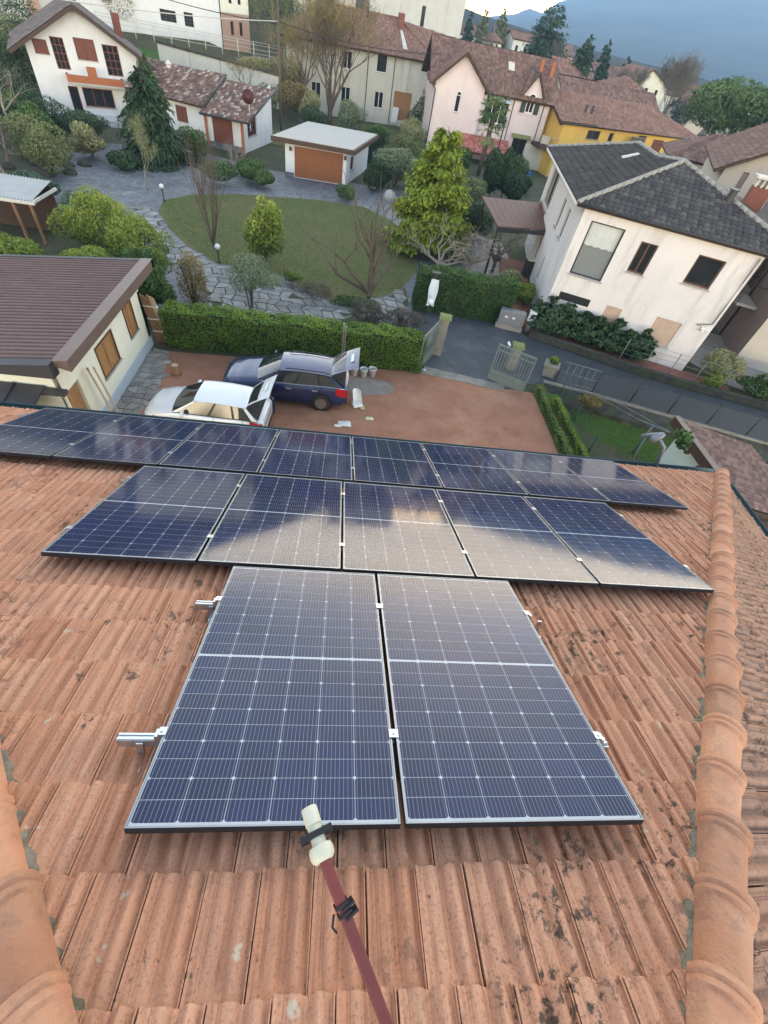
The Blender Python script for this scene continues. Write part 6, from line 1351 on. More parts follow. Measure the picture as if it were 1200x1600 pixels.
# ------------------------------------------------------------------ grey villa and pink house
VB = empty('grey_villa', (1, 82, 0), 0, 'large pale grey villa with hipped brown tile roof behind the bare tree', 'house')
with Grp(VB):
    a10 = math.radians(10); vt = Vector((math.cos(a10), math.sin(a10), 0)); v0 = Vector((-1.31, 77.78, 0)) - vt * 8; vq = lambda s, d, z: tuple(v0 + vt * s + Vector((-vt.y, vt.x, 0)) * d + Vector((0, 0, z)))
    wall(VB, vq(0, 0, 0)[:2], vq(18.3, 0, 0)[:2], -.2, 6.7, [(11.1, 12.47, 4.83, 6.45, 'glass1', 'window_white'), (11.2, 12.4, 1.46, 3.08, 'glass', 'window_white'), (13.8, 16.2, .6, 3.4, 'plank', 'timber', False), (6.8, 8.0, 1.46, 3.0, 'glass', 'window_white'), (3, 4.2, 1.46, 3.0, 'glass', 'window_white'), (6.8, 8.0, 4.6, 6.2, 'glass', 'window_white')], 'wall_grey')
    wall(VB, vq(18.3, 0, 0)[:2], vq(18.3, 1.6, 0)[:2], -.2, 6.7, [], 'wall_grey'); wall(VB, vq(18.3, 1.6, 0)[:2], vq(23, 1.6, 0)[:2], -.2, 6.7, [(.6, 1.9, 1.7, 2.6, 'glassgrid', 'window_white')], 'wall_beige')
    part(VB, 'chimney_breast', 'wall_grey', lambda m: m.add([Vector(vq(s, d, z)) for z in (3.4, 6.6) for (s, d) in ((14.5, -.25), (15.3, -.25), (15.3, 0), (14.5, 0))], [(0, 3, 2, 1), (4, 5, 6, 7), (0, 1, 5, 4), (1, 2, 6, 5), (2, 3, 7, 6), (3, 0, 4, 7)]))
    for s in (10.0, 13.4, 18.2): pipe(VB, [vq(s, -.08, 6.5), vq(s, -.08, 0)], .05, 'dark_metal')
    VR = roof_part(VB, [[vq(-.7, -.8, 6.55), vq(19.2, -.8, 6.55), vq(14.6, 6, 9.5), vq(4, 6, 9.5)], [vq(19.2, -.8, 6.55), vq(24, 1.0, 6.55), vq(24, 8, 8.8), vq(14.6, 6, 9.5)]], 'tiles_redbrown', th=.14, seed=13)
    pipe(VR, [vq(19.2, -.8, 6.65), vq(14.6, 6, 9.6)], .13, 'tiles_redbrown', 'ridge_strip'); pipe(VR, [vq(4, 6, 9.6), vq(14.6, 6, 9.6)], .13, 'tiles_redbrown', 'ridge_strip')
    part(VR, 'chimney', 'brick_red', lambda m: m.add([Vector(vq(s, d, z)) for z in (8.2, 10.1) for (s, d) in ((14.3, 4.2), (15.0, 4.2), (15.0, 4.9), (14.3, 4.9))], [(0, 3, 2, 1), (4, 5, 6, 7), (0, 1, 5, 4), (1, 2, 6, 5), (2, 3, 7, 6), (3, 0, 4, 7)])); pipe(VR, [vq(10.4, 5, 8.9), vq(10.4, 5, 10.3)], .12, 'dark_metal', 'flue')
    part(VR, 'white_flashing', 'trim_white', lambda m: m.slab([vq(14.4, .6, 7.25), vq(15.0, .6, 7.25), vq(14.8, 3.8, 8.65), vq(14.5, 3.8, 8.65)], .05))
    part(VB, 'hung_sheet', 'sheeting', lambda m: m.add([Vector(vq(13.6, -.5, .3)), Vector(vq(14.4, -.6, .3)), Vector(vq(14.5, -.6, 1.9)), Vector(vq(13.7, -.5, 1.9))], [(0, 1, 2, 3)]))
PK = empty('pink_house', (14, 68, 0), 0, 'pale pink house with cross gable and green shuttered arched window', 'house')
with Grp(PK):
    zg = lambda s: 8.3 - abs(s - 2.75) * .84
    Pg = wall(PK, (8.0, 65.9), (13.5, 65.9), -.4, 8.4, [(2.5, 3.05, 3.78, 5.2, 'glass1', 'window_white')], 'wall_pink', ztop=zg, breaks=(2.75,))
    part(PK, 'window_arch', 'window_white', lambda m: m.add([tuple(Pg(2.775 + .30 * math.cos(t), 5.2 + .34 * math.sin(t), .012)) for t in [math.pi * k / 8 for k in range(9)]], [tuple(range(9))])); part(PK, 'arch_pane', 'window_glass', lambda m: m.add([tuple(Pg(2.775 + .22 * math.cos(t), 5.22 + .24 * math.sin(t), .016)) for t in [math.pi * k / 8 for k in range(9)]], [tuple(range(9))]))
    Pw = wall(PK, (13.5, 66.5), (21.4, 66.5), -.4, 6.0, [(.5, 3.3, 3.4, 5.75, 'glass3', 'window_white'), (4.75, 6.5, 0.0, 2.5, 'glass', 'shutter_green', False), (5.05, 6.15, 4.75, 5.75, 'glass', 'window_white')], 'wall_pink')
    wall(PK, (13.5, 65.9), (13.5, 66.5), -.4, 6.0, [], 'wall_pink'); wall(PK, (21.4, 66.5), (21.4, 76), -.4, 9.0, [(3.6, 4.6, 6.3, 7.8, 'glass1', 'dark_wood')], 'wall_pink', ztop=lambda s: 9.0 - abs(s - 4.75) * .64, breaks=(4.75,)); wall(PK, (8.0, 76), (8.0, 65.9), -.4, 6.0, [], 'wall_pink')
    Pd = wall(PK, (17.9, 66.42), (20.3, 66.42), 4.6, 8.0, [(.75, 1.65, 4.8, 5.9, 'glass', 'window_white', False)], 'wall_pink', ztop=lambda s: 7.9 - abs(s - 1.2) * 1.5, breaks=(1.2,))
    part(PK, 'window_arch', 'window_white', lambda m: m.add([tuple(Pd(1.2 + .50 * math.cos(t), 5.9 + .55 * math.sin(t), .012)) for t in [math.pi * k / 10 for k in range(11)]], [tuple(range(11))])); part(PK, 'arch_pane', 'window_glass', lambda m: m.add([tuple(Pd(1.2 + .40 * math.cos(t), 5.92 + .44 * math.sin(t), .016)) for t in [math.pi * k / 10 for k in range(11)]], [tuple(range(11))]))
    for s0 in (.12, 1.72): part(PK, 'shutter', 'shutter_green', lambda m: qbox(m, Pd, s0, s0 + .55, 4.75, 6.15, .02, .07))
    roof_part(PK, [[(7.4, 65.2, 5.75), (10.75, 65.2, 8.55), (10.75, 71, 8.75), (7.4, 71, 5.95)], [(14.1, 65.2, 5.75), (10.75, 65.2, 8.55), (10.75, 70, 8.7), (14.1, 66, 5.8)], [(7.3, 65.95, 5.8), (22.1, 65.95, 5.8), (22.1, 71.2, 9.15), (7.3, 71.2, 9.15)], [(17.75, 66.0, 6.2), (19.1, 66.0, 8.2), (19.1, 69.6, 8.25), (17.75, 67.2, 6.6)], [(20.45, 66.0, 6.2), (19.1, 66.0, 8.2), (19.1, 69.6, 8.25), (20.45, 67.2, 6.6)], [(7.3, 77.2, 5.9), (22.1, 77.2, 5.9), (22.1, 71.2, 9.15), (7.3, 71.2, 9.15)]], 'tiles_brown', th=.16, seed=17)
    pipe(PK, [(7.6, 65.3, 5.7), (8.05, 65.75, 5.3), (8.02, 65.8, 0)], .06); pipe(PK, [Pw(3.7, 5.7, .06), Pw(3.7, 0, .06)], .05); pipe(PK, [Pw(7.2, 5.7, .06), Pw(7.2, -.3, .06)], .05)
    part(PK, 'awning', 'sheeting', lambda m: m.slab([Vector(Pw(.9, 5.55, .1)), Vector(Pw(3.2, 5.55, .1)), Vector(Pw(3.2, 5.35, .9)), Vector(Pw(.9, 5.35, .9))], .04)); part(PK, 'door_hood', 'moss', lambda m: m.slab([Vector(Pw(4.4, 2.9, 0)), Vector(Pw(6.7, 2.9, 0)), Vector(Pw(6.7, 2.65, .7)), Vector(Pw(4.4, 2.65, .7))], .08))
    for x, mt in ((19.9, 'orange_render'), (21.2, 'orange_render')): part(PK, 'chimney', mt, lambda m: m.box((x - .18, 69.0, 7.6), (x + .18, 69.4, 9.0)))
    part(PK, 'roof_window', 'trim_white', lambda m: m.slab([(16.2, 68.8, 7.75), (16.9, 68.8, 7.75), (16.9, 69.8, 8.35), (16.2, 69.8, 8.35)], .05))
    tile_roof_mat('tiles_scarlet', [(0, (.33, .09, .07)), (.5, (.40, .13, .10)), (1, (.50, .24, .20))], .1)
    roof_part(PK, [[(11.0, 63.2, 1.0), (17.6, 63.2, 1.0), (17.6, 65.7, 2.2), (11.0, 65.7, 2.2)]], 'tiles_scarlet', th=.1, seed=27, name='porch_roof')
lpo = empty('dark_lamp_post', (13.0, 51.5, 0), 0, 'slender dark metal post rising in front of the pink house', 'post'); part(lpo, 'pole', 'dark_metal', lambda m: m.tube([(0, 0, 0), (0, 0, 5.3)], [.09, .06], 8)); part(lpo, 'cap', 'dark_metal', lambda m: m.lathe([(.12, 5.3), (.14, 5.36), (.04, 5.5)], 8))
tag(MB().lathe([(.3, 0), (.42, .1), (.45, .55), (.4, .6)], 12, Matrix.Translation((19.4, 61.0, 0))).build('blue_tub', surf('tub_blue', (.02, .14, .42), (.02, .11, .36), 4, .4)), 'blue plastic tub on the dark yard beside the pink house', 'tub')

# ------------------------------------------------------------------ yellow house and its neighbours
YE = empty('yellow_house', (32, 68, 0), 0, 'yellow house with long reddish tile roof right of the pink house', 'house')
with Grp(YE):
    Py = wall(YE, (22.6, 63.6), (43, 72), -.5, 5.0, [(3.9, 5.9, 3.72, 4.52, 'glass', 'window_brown'), (7.35, 8.1, 3.72, 4.5, 'glass1', 'window_brown'), (12.2, 13.6, 2.0, 4.6, 'plank', 'dark_wood', False), (15, 17, 2, 4.4, 'plank', 'wood_red', False)], 'wall_yellow')
    wall(YE, (21.5, 69.5), (22.6, 63.6), -.5, 6.6, [(1.0, 2.2, 3.2, 5.2, 'plank', 'dark_wood', False)], 'wall_yellow', ztop=lambda s: 5 + (6 - s) * .28); wall(YE, (21.4, 67.6), (23.4, 67.6), 0, 5.4, [], 'wall_yellow')
    roof_part(YE, [[(21.9, 62.7, 4.95), (44.6, 72.1, 4.95), (37.6, 76.2, 6.85), (21.2, 69.7, 7.05)]], 'tiles_redbrown', th=.16, seed=23)
    part(YE, 'verge_board', 'dark_wood', lambda m: m.slab([(21.9, 62.7, 4.96), (22.2, 62.8, 4.96), (21.5, 69.7, 7.06), (21.2, 69.7, 7.06)], .3))
    pipe(YE, [(21.9, 62.7, 4.9), (44.6, 72.1, 4.9)], .08, 'dark_metal', 'gutter'); 
    for s in (4.2, 5.2): part(YE, 'flue', 'dark_metal', lambda m: m.tube([Py(s, 5.6, -1.9), Py(s, 6.4, -1.9)], .14, 6))
    part(YE, 'balcony', 'dark_wood', lambda m: m.prism([(20.6, 63.4), (22.7, 63.3), (22.4, 66.2), (20.4, 66.2)], 2.3, 2.6)); 
    for k in range(9): tubepart(YE, 'baluster', 'timber_pale', [(20.65 + .25 * k, 63.4, 2.6), (20.65 + .25 * k, 63.4, 3.4)], .02, 4)
    tubepart(YE, 'rail', 'timber_pale', [(20.6, 63.4, 3.4), (22.7, 63.3, 3.4)], .03, 4)
    part(YE, 'air_conditioner', 'trim_white', lambda m: (m.box((21.0, 64.4, 2.7), (21.9, 64.8, 3.4)), m.lathe([(.25, .0), (.25, .03)], 12, Matrix.Translation((21.3, 64.4, 3.05)) @ Matrix.Rotation(R_(90), 4, 'X'))))
    part(YE, 'lower_wall', 'wall_grey', lambda m: m.box((19.8, 66.0, -.4), (22.4, 66.3, 2.3)))
    part(YE, 'stacked_timber', 'bark_grey', lambda m: [m.tube([Py(10.4, 3.4 + .25 * k, .7), Py(12.6, 3.4 + .25 * k, .7)], .13, 6) for k in range(5)])
def simple_house(name, corner, ang, wd, dp_, eave, ridge, wallm, roofm, label, z0=-1, openings=(), seed=1, hip=False, ridge_along=True, tw=.3, tp=.45, group=None):
    e = empty(name, (corner[0], corner[1], 0), 0, label, 'house', group); a = math.radians(ang); t = Vector((math.cos(a), math.sin(a), 0)); n = Vector((-t.y, t.x, 0)); c = Vector((corner[0], corner[1], 0)); q = lambda s, d, z: tuple(c + t * s + n * d + Vector((0, 0, z)))
    with Grp(e):
        if ridge_along:
            wall(e, q(0, 0, 0)[:2], q(wd, 0, 0)[:2], z0, eave, list(openings), wallm)
            g = lambda s: eave + (ridge - eave) * (1 - abs(s - dp_ / 2) / (dp_ / 2)) if not hip else eave
            wall(e, q(wd, 0, 0)[:2], q(wd, dp_, 0)[:2], z0, ridge, [], wallm, ztop=g, breaks=(dp_ / 2,)); wall(e, q(0, dp_, 0)[:2], q(0, 0, 0)[:2], z0, ridge, [], wallm, ztop=g, breaks=(dp_ / 2,)); wall(e, q(wd, dp_, 0)[:2], q(0, dp_, 0)[:2], z0, eave, [], wallm)
            i = dp_ / 2 if hip else -.4; o = .5; zf = eave - .15
            polys = [[q(-o, -o, zf), q(wd + o, -o, zf), q(wd - i, dp_ / 2, ridge + .1), q(i, dp_ / 2, ridge + .1)], [q(-o, dp_ + o, zf), q(wd + o, dp_ + o, zf), q(wd - i, dp_ / 2, ridge + .1), q(i, dp_ / 2, ridge + .1)]]
            if hip: polys += [[q(wd + o, -o, zf), q(wd + o, dp_ + o, zf), q(wd - i, dp_ / 2, ridge + .1)], [q(-o, -o, zf), q(-o, dp_ + o, zf), q(i, dp_ / 2, ridge + .1)]]
        else:
            g = lambda s: eave + (ridge - eave) * (1 - abs(s - wd / 2) / (wd / 2))
            wall(e, q(0, 0, 0)[:2], q(wd, 0, 0)[:2], z0, ridge, list(openings), wallm, ztop=g, breaks=(wd / 2,)); wall(e, q(wd, 0, 0)[:2], q(wd, dp_, 0)[:2], z0, eave, [], wallm); wall(e, q(0, dp_, 0)[:2], q(0, 0, 0)[:2], z0, eave, [], wallm)
            o = .7; sl_ = (ridge - eave) / (wd / 2)
            polys = [[q(-o, -o, eave - o * sl_ + .1), q(wd / 2, -o, ridge + .1), q(wd / 2, dp_ + o, ridge + .1), q(-o, dp_ + o, eave - o * sl_ + .1)], [q(wd + o, -o, eave - o * sl_ + .1), q(wd / 2, -o, ridge + .1), q(wd / 2, dp_ + o, ridge + .1), q(wd + o, dp_ + o, eave - o * sl_ + .1)]]
        roof_part(e, polys, roofm, th=.16, seed=seed, tw=tw, tp=tp)
    return e
simple_house('brown_roof_house', (30.5, 88), 12, 17, 8, 5.0, 7.3, 'wall_beige', 'tiles_brown', 'brown roofed house just behind the yellow house', seed=31)
simple_house('cream_gable_house', (65.5, 150), 4, 11, 12, 7.0, 9.4, 'wall_cream', 'tiles_redbrown', 'cream gabled house far behind the yellow house', seed=33, ridge_along=False, openings=[(5.2, 6.2, 4.2, 6.2, 'glass1', 'window_brown'), (8.2, 9, 5, 6.2, 'glass1', 'window_brown')])
simple_house('white_low_house', (31.5, 55), -22, 9, 8, 4.9, 6.7, 'wall_offwhite', 'tiles_brown', 'plain white walled house between the yellow house and grey gable', seed=35, hip=True, tw=.25, tp=.35)
BG = simple_house('beige_gable_house', (25.2, 36.8), -27, 7.0, 14, 6.7, 8.7, 'wall_beige', 'tiles_brown', 'beige gabled house with slit window behind the white house roof', seed=37, ridge_along=False, openings=[(3.0, 3.3, 5.2, 6.9, 'glass1', 'dark_metal', False), (1.2, 1.6, 4.2, 6.6, 'plank', 'wall_mauve', False)], tw=.25, tp=.35)
fc = bpy.data.curves.new('lettering', 'FONT'); fc.body = 'DINIOLI'; fc.size = .42; fc.extrude = .004; fo = link('lettering', fc, BG)
fm = bpy.data.materials['wall_mauve']; fc.materials.append(fm); ab = math.radians(-27); fo.matrix_parent_inverse = Matrix.Identity(4)
fo.matrix_basis = Matrix.Translation((4.1 * math.cos(ab) + .02 * math.sin(ab), 4.1 * math.sin(ab) - .02 * math.cos(ab), 4.3)) @ Matrix.Rotation(ab, 4, 'Z') @ Matrix.Rotation(R_(90), 4, 'X') @ Matrix.Rotation(R_(90), 4, 'Z')
MV = empty('mauve_house', (23, 24, 0), 0, 'house with mauve side wall and beige front past the white house corner', 'house')
with Grp(MV):
    wall(MV, (26.2, 32.5), (22.4, 22.4), 0, 6.2, [(5.5, 6.6, 2.6, 4.6, 'plank', 'dark_wood', False)], 'wall_mauve'); wall(MV, (22.4, 22.4), (36, 17.5), 0, 6.2, [(3, 4.2, 1, 2.3, 'roller', 'shutter_sand'), (3, 4.2, 3.8, 5.2, 'glass', 'window_brown')], 'wall_beige')
    part(MV, 'plinth', 'sill_stone', lambda m: m.prism([(22.4, 22.36), (36, 17.46), (36, 17.42), (22.4, 22.32)], 0, .45))
    roof_part(MV, [[(21.5, 21.9, 6.1), (36, 16.6, 6.1), (38, 24, 8), (24, 30, 8)]], 'tiles_brown', th=.16, seed=39)
    q0 = Vector((22.95, 24.4, 2.3)); part(MV, 'balcony', 'sill_stone', lambda m: m.prism([(23.0, 24.1), (22.0, 24.5), (22.6, 26.2), (23.6, 25.9)], 2.3, 2.45))
    for k in range(8): p = Vector((22.0, 24.5, 2.45)).lerp(Vector((22.6, 26.2, 2.45)), k / 7); tubepart(MV, 'baluster', 'dark_metal', [tuple(p), tuple(p + Vector((0, 0, .95)))], .018, 4)
    tubepart(MV, 'rail', 'dark_metal', [(23.0, 24.1, 3.4), (22.0, 24.5, 3.4), (22.6, 26.2, 3.4), (23.6, 25.9, 3.4)], .025, 5); pipe(MV, [(23.7, 26.0, 6), (23.7, 26.0, 0)], .05)
chm = empty('brick_chimney', (21.2, 27.2, 5.6), R_(-25), 'red brick chimney with pale flat cap behind the white house roof', 'chimney')
part(chm, 'stack', 'brick_red', lambda m: m.box((-.45, -.35, 0), (.45, .35, 1.5))); part(chm, 'cap', 'trim_white', lambda m: m.box((-.6, -.5, 1.85), (.6, .5, 1.95)))
for x in (-.4, -.13, .13, .4): part(chm, 'pillar', 'trim_white', lambda m: m.box((x - .04, -.3, 1.5), (x + .04, .3, 1.85)))
# ------------------------------------------------------------------ lettering becomes a plain mesh
dg = bpy.context.evaluated_depsgraph_get(); lm = bpy.data.meshes.new_from_object(fo.evaluated_get(dg)); lo = link('lettering', lm, BG); lo.matrix_parent_inverse = fo.matrix_parent_inverse; lo.matrix_basis = fo.matrix_basis.copy(); bpy.data.objects.remove(fo); bpy.data.curves.remove(fc); lo.name = 'lettering'

# ------------------------------------------------------------------ buildings up the bank, top left
UB = empty('white_upper_building', (-26, 82, 3.5), 0, 'tall white building with barred windows up the bank, top left', 'house')
with Grp(UB):
    wall(UB, (-34, 80), (-18.1, 83.6), 2, 14, [(9.1, 10.9, 5.3, 6.3, 'glassgrid', 'dark_metal', False), (11.85, 12.9, 5.2, 6.4, 'glassgrid', 'dark_metal', False)], 'wall_chalet')
    wall(UB, (-18.1, 83.6), (-15.4, 87.8), 2.5, 7.0, [(1.5, 2.1, 5.05, 6.3, 'glass1', 'wood_red', False), (3.1, 3.7, 5.05, 6.3, 'glass1', 'wood_red', False)], 'brick_tan'); wall(UB, (-18.1, 83.6), (-15.4, 87.8), 7.0, 14, [(1.5, 2.1, 7.8, 9, 'glass1', 'wood_red', False), (3.1, 3.7, 7.8, 9, 'glass1', 'wood_red', False)], 'wall_cream')
    wall(UB, (-34, 92), (-34, 80), 2, 14, [], 'wall_chalet'); pipe(UB, [(-18.15, 83.5, 14), (-18.15, 83.5, 3)], .06); part(UB, 'roof', 'dark_wood', lambda m: m.prism([(-35, 79), (-17.5, 82.8), (-14.6, 88.5), (-16, 95), (-35, 95)], 14, 14.3))
TL = empty('grey_corner_building', (-42, 78, 3), 0, 'pale grey building with ochre stripe behind the chalet at the photo corner', 'house')
with Grp(TL):
    wall(TL, (-52, 73.2), (-36, 80), 1.2, 12, [], 'wall_grey'); wall(TL, (-36, 80), (-38, 90), 1.2, 12, [], 'wall_grey'); part(TL, 'stripe', 'brick_tan', lambda m: m.prism([(-39.1, 78.55), (-37.9, 79.06), (-37.92, 79.1), (-39.12, 78.6)], 1.2, 12)); part(TL, 'roof', 'dark_wood', lambda m: m.prism([(-53, 72), (-35, 79.5), (-37, 91), (-54, 90)], 12, 12.3))
RT = empty('retaining_wall', (-17, 70.5, 2), 0, 'bare grey concrete retaining wall behind the annexe roof', 'wall')
with Grp(RT):
    for k in range(4):
        f0, f1 = k / 4, (k + .985) / 4; a = Vector((-22.3, 70, 0)).lerp(Vector((-9.5, 71.2, 0)), f0); b = Vector((-22.3, 70, 0)).lerp(Vector((-9.5, 71.2, 0)), f1); part(RT, 'slab', 'wall_grey', lambda m: m.prism([(a.x, a.y), (b.x, b.y), (b.x, b.y + .3), (a.x, a.y + .3)], 0, [4.3 - .9 * f0, 4.3 - .9 * f1, 4.3 - .9 * f1, 4.3 - .9 * f0]))
    part(RT, 'coping', 'stone_wall', lambda m: m.prism([(-22.4, 69.85), (-9.4, 71.05), (-9.4, 71.6), (-22.4, 70.4)], [4.32, 3.42, 3.42, 4.32], [4.55, 3.65, 3.65, 4.55]))
sheet('bank_lawn', [(-28, 69), (-22.5, 69.8), (-22.5, 79), (-29, 78)], 3.0, 'grass_bright', th=1.6)
BF = empty('bank_railing', (-22, 78, 4), 0, 'pale metal railing along the bank before the white upper building', 'railing')
with Grp(BF):
    A0, A1 = Vector((-31, 77, 3.6)), Vector((-8.5, 84.5, 3.3))
    for k in range(13): p = A0.lerp(A1, k / 12); tubepart(BF, 'post', 'trim_white', [tuple(p), tuple(p + Vector((0, 0, 1.7)))], .06, 5)
    for z in (.6, 1.0, 1.4, 1.65): tubepart(BF, 'rail', 'trim_white', [tuple(A0 + Vector((0, 0, z))), tuple(A1 + Vector((0, 0, z)))], .025, 4)
sheet('bank_terrace', [(-16, 81), (-7, 84), (-7, 90), (-16, 88)], 3.3, 'concrete', th=2)
SL = empty('corrugated_shed', (-17, 26.5, 0), 0, 'small open shed with pale corrugated roof at the left photo edge', 'shed')
with Grp(SL):
    surf('corrugated_grey', (.46, .47, .46), (.38, .39, .38), 2, .6)
    part(SL, 'roof', 'corrugated_grey', lambda m: m.grid([[(-20 + 4.7 * i / 94, y, 1.98 + .13 * (y - 25.4) + .035 * math.sin(i * math.pi / 1.5)) for y in (25.4, 26.5, 27.7)] for i in range(95)]), smooth=True)
    part(SL, 'gutter', 'trim_white', lambda m: (m.box((-20, 25.3, 1.85), (-15.2, 25.4, 1.97)), m.box((-15.28, 25.4, 1.9), (-15.2, 27.7, 2.02))))
    for x in (-16.4, -15.6, -19): part(SL, 'post', 'timber', lambda m: m.box((x - .06, 25.6, 0), (x + .06, 25.72, 1.95)))
    part(SL, 'back_wall', 'dark_wood', lambda m: m.box((-20, 27.5, 0), (-15.4, 27.6, 2.1)))
# rockery stones on the bank
g = random.Random(9)
for k in range(14):
    x, y, r = -19.2 - g.random() * 4, 30 + k * .75, g.uniform(.3, .6)
    o = tag(MB().lathe([(r, 0), (r * 1.1, r * .4), (r * .8, r * .9), (r * .2, r * 1.1)], 7, Matrix.Translation((x, y, -.05)) @ Matrix.Rotation(g.uniform(0, 6), 4, 'Z') @ Matrix.Scale(g.uniform(1.1, 1.6), 4, (1, 0, 0))).build('rockery_stone', 'stone_wall'), 'rough grey rockery stone on the bank left of the drive', 'rock', 'rockery stones left of the drive')
# bank planting
for i, (x, y, z, rx, rz, mt, lab) in enumerate(((-10.5, 66, .3, 2.2, 1.5, 'leaf_olivedrab', 'drab shrub at the foot of the utility pole'), (-7.6, 70, .8, 2.4, 1.4, 'leaf_russet', 'russet shrub on the bank right of the retaining wall'), (-9.5, 76, 2, 2.8, 1.6, 'leaf_straw', 'straw coloured shrub on the bank below the railing'), (-5.6, 66.5, 0, 1.6, 1.7, 'leaf_straw', 'yellowish leafed shrub right of the utility pole'), (-12.0, 73.5, 2.5, 2, 1.0, 'leaf_straw', 'dry grass clump above the retaining wall end'), (-16.3, 104, 6, 5, 4.2, 'leaf_lime', 'rounded green cedar up the bank at the top'), (-12, 99, 5, 4, 2.8, 'leaf_bush', 'dark hedge like bush up the bank at the top'), (-30.5, 82, 4, 3, 2.3, 'leaf_russet', 'russet bush before the white upper building'), (-4.2, 80, 0, 2.8, 1.7, 'leaf_olivedrab', 'drab shrub beside the grey villa wall'), (-1.1, 69.4, 0, 2.0, 1.45, 'leaf_olive', 'round silvery olive bush behind the garage'), (8.1, 74.5, 0, 1.9, 2.3, 'leaf_conifer', 'dark rounded conifer in front of the grey villa'), (9.6, 70.5, 0, 1.5, 1.5, 'leaf_russet', 'brown twiggy bush at the pink house corner'), (5.6, 60, 0, 2.2, 1.1, 'leaf_olivedrab', 'drab low bush between garage and pink house'), (10.6, 57.5, 0, 1.5, 1.2, 'leaf_bush', 'green bush below the palm'), (16.8, 53.5, 0, 1.4, .9, 'leaf_conifer', 'dark bush by the blue tub yard'))):
    shrub('bank_bush', x, y, (rx, rx * .9, rz), mt, 4200, .20, lab, seed=120 + i, z=z, lumps=9, stems=3)
bare_tree('large_bare_tree', -3.5, 70.8, 11.5, 'large bare tree with fine brown twigs in front of the grey villa', 51, thick=.30, levels=5, spread=.55, gnarl=.16, kids=(3, 4), up=.35, bark='bark_brown', limbs=[(.45 * math.cos(k * 1.25), .45 * math.sin(k * 1.25), 1, 4.2) for k in range(5)], fork=.10, twigs=3600, twigmat='leaf_russet', shrink=(.58, .80))
bare_tree('large_bare_tree', -7.4, 73.0, 9.5, 'bare brown tree left of the largest one, beside the utility pole', 52, thick=.24, levels=5, spread=.6, gnarl=.18, kids=(3, 3), up=.3, bark='bark_brown', limbs=[(.5 * math.cos(k * 1.5), .5 * math.sin(k * 1.5), 1, 3.4) for k in range(4)], fork=.12, twigs=2600, twigmat='leaf_russet', shrink=(.58, .80))
bare_tree('bank_bare_tree', -2.0, 98, 9, 'bare tree behind the grey villa roof at the top', 53, thick=.22, levels=4, bark='bark_brown', twigs=2500)
bare_tree('bank_bare_tree', -8.5, 92, 9, 'bare tree behind the utility pole at the top', 54, thick=.22, levels=4, bark='bark_brown', twigs=2500)
UP = empty('utility_pole', (-7.85, 59.4, 0), 0, 'dark wooden utility pole carrying cables left of the bare tree', 'pole')
part(UP, 'pole', 'bark_brown', lambda m: m.tube([(0, 0, 0), (0, 0, 9.7)], [.14, .09], 8), smooth=True); part(UP, 'bracket', 'dark_metal', lambda m: m.box((-.25, -.05, 8.1), (.25, .05, 8.2)))
def cable(a, b, sag, label):
    a, b = Vector(a), Vector(b); pts = [a.lerp(b, k / 14) - Vector((0, 0, sag * 4 * (k / 14) * (1 - k / 14))) for k in range(15)]; tag(MB().tube(pts, .03, 4).build('overhead_cable', 'trim_white' if sag < .5 else 'dark_metal'), label, 'cable', 'overhead cables')
cable((-7.85, 59.4, 8.15), (-25.5, 38.5, 7.9), .35, 'pale overhead cable running left from the utility pole'); cable((-7.85, 59.4, 8.15), (8.2, 65.9, 8.0), .5, 'dark overhead cable running right from the utility pole to the pink house'); cable((-7.85, 59.4, 8.0), (-34, 80.2, 8.6), .6, 'thin dark cable from the utility pole to the white upper building')

# ------------------------------------------------------------------ far houses and trees
simple_house('grey_block', (0.5, 118), 4, 17, 12, 15, 16, 'wall_grey', 'tiles_brown', 'large grey block behind the grey villa roof', seed=41, z0=0, openings=[(9.3, 10.0, 8.5, 11.3, 'glass1', 'dark_wood', False)]); simple_house('beige_block', (-13, 120), 4, 11, 10, 12.5, 14, 'wall_beige', 'tiles_brown', 'beige house behind the large bare tree at the top', seed=42, z0=0, openings=[(2, 3.2, 9, 10.6, 'glass', 'window_brown'), (6, 7.2, 9, 10.6, 'glass', 'window_brown')])
simple_house('white_hip_house', (27.0, 198), 2, 11, 9, 8.1, 10.3, 'wall_offwhite', 'tiles_brown', 'white house with brown hip roof left of two far conifers', seed=43, z0=0, hip=True, openings=[(2, 2.8, 5.4, 7, 'glass1', 'dark_wood'), (5, 5.8, 5.4, 7, 'glass1', 'dark_wood'), (8, 8.8, 5.4, 7, 'glass1', 'dark_wood')]); simple_house('orange_turret_house', (32.4, 170), 8, 4.2, 4.2, 8.3, 9.8, 'wall_cream', 'tiles_redbrown', 'small cream turret with reddish roof before two far conifers', seed=44, z0=0, hip=True, openings=[(1.2, 1.8, 6.6, 7.8, 'glass1', 'dark_wood'), (2.6, 3.2, 6.6, 7.8, 'glass1', 'dark_wood')]); simple_house('pale_tower_house', (41.2, 178), 6, 6.5, 8, 9.6, 10.8, 'wall_offwhite', 'tiles_redbrown', 'pale house with reddish roof between the far conifers', seed=45, z0=0, openings=[(1, 1.8, 6.5, 8.3, 'glass1', 'window_brown'), (3.5, 4.3, 6.5, 8.3, 'glass1', 'window_brown')]); simple_house('small_white_house', (44, 104), 10, 6, 6, 7.0, 8.3, 'wall_offwhite', 'tiles_redbrown', 'small white house with reddish roof behind the brown roofed house', seed=46, z0=0, hip=True)
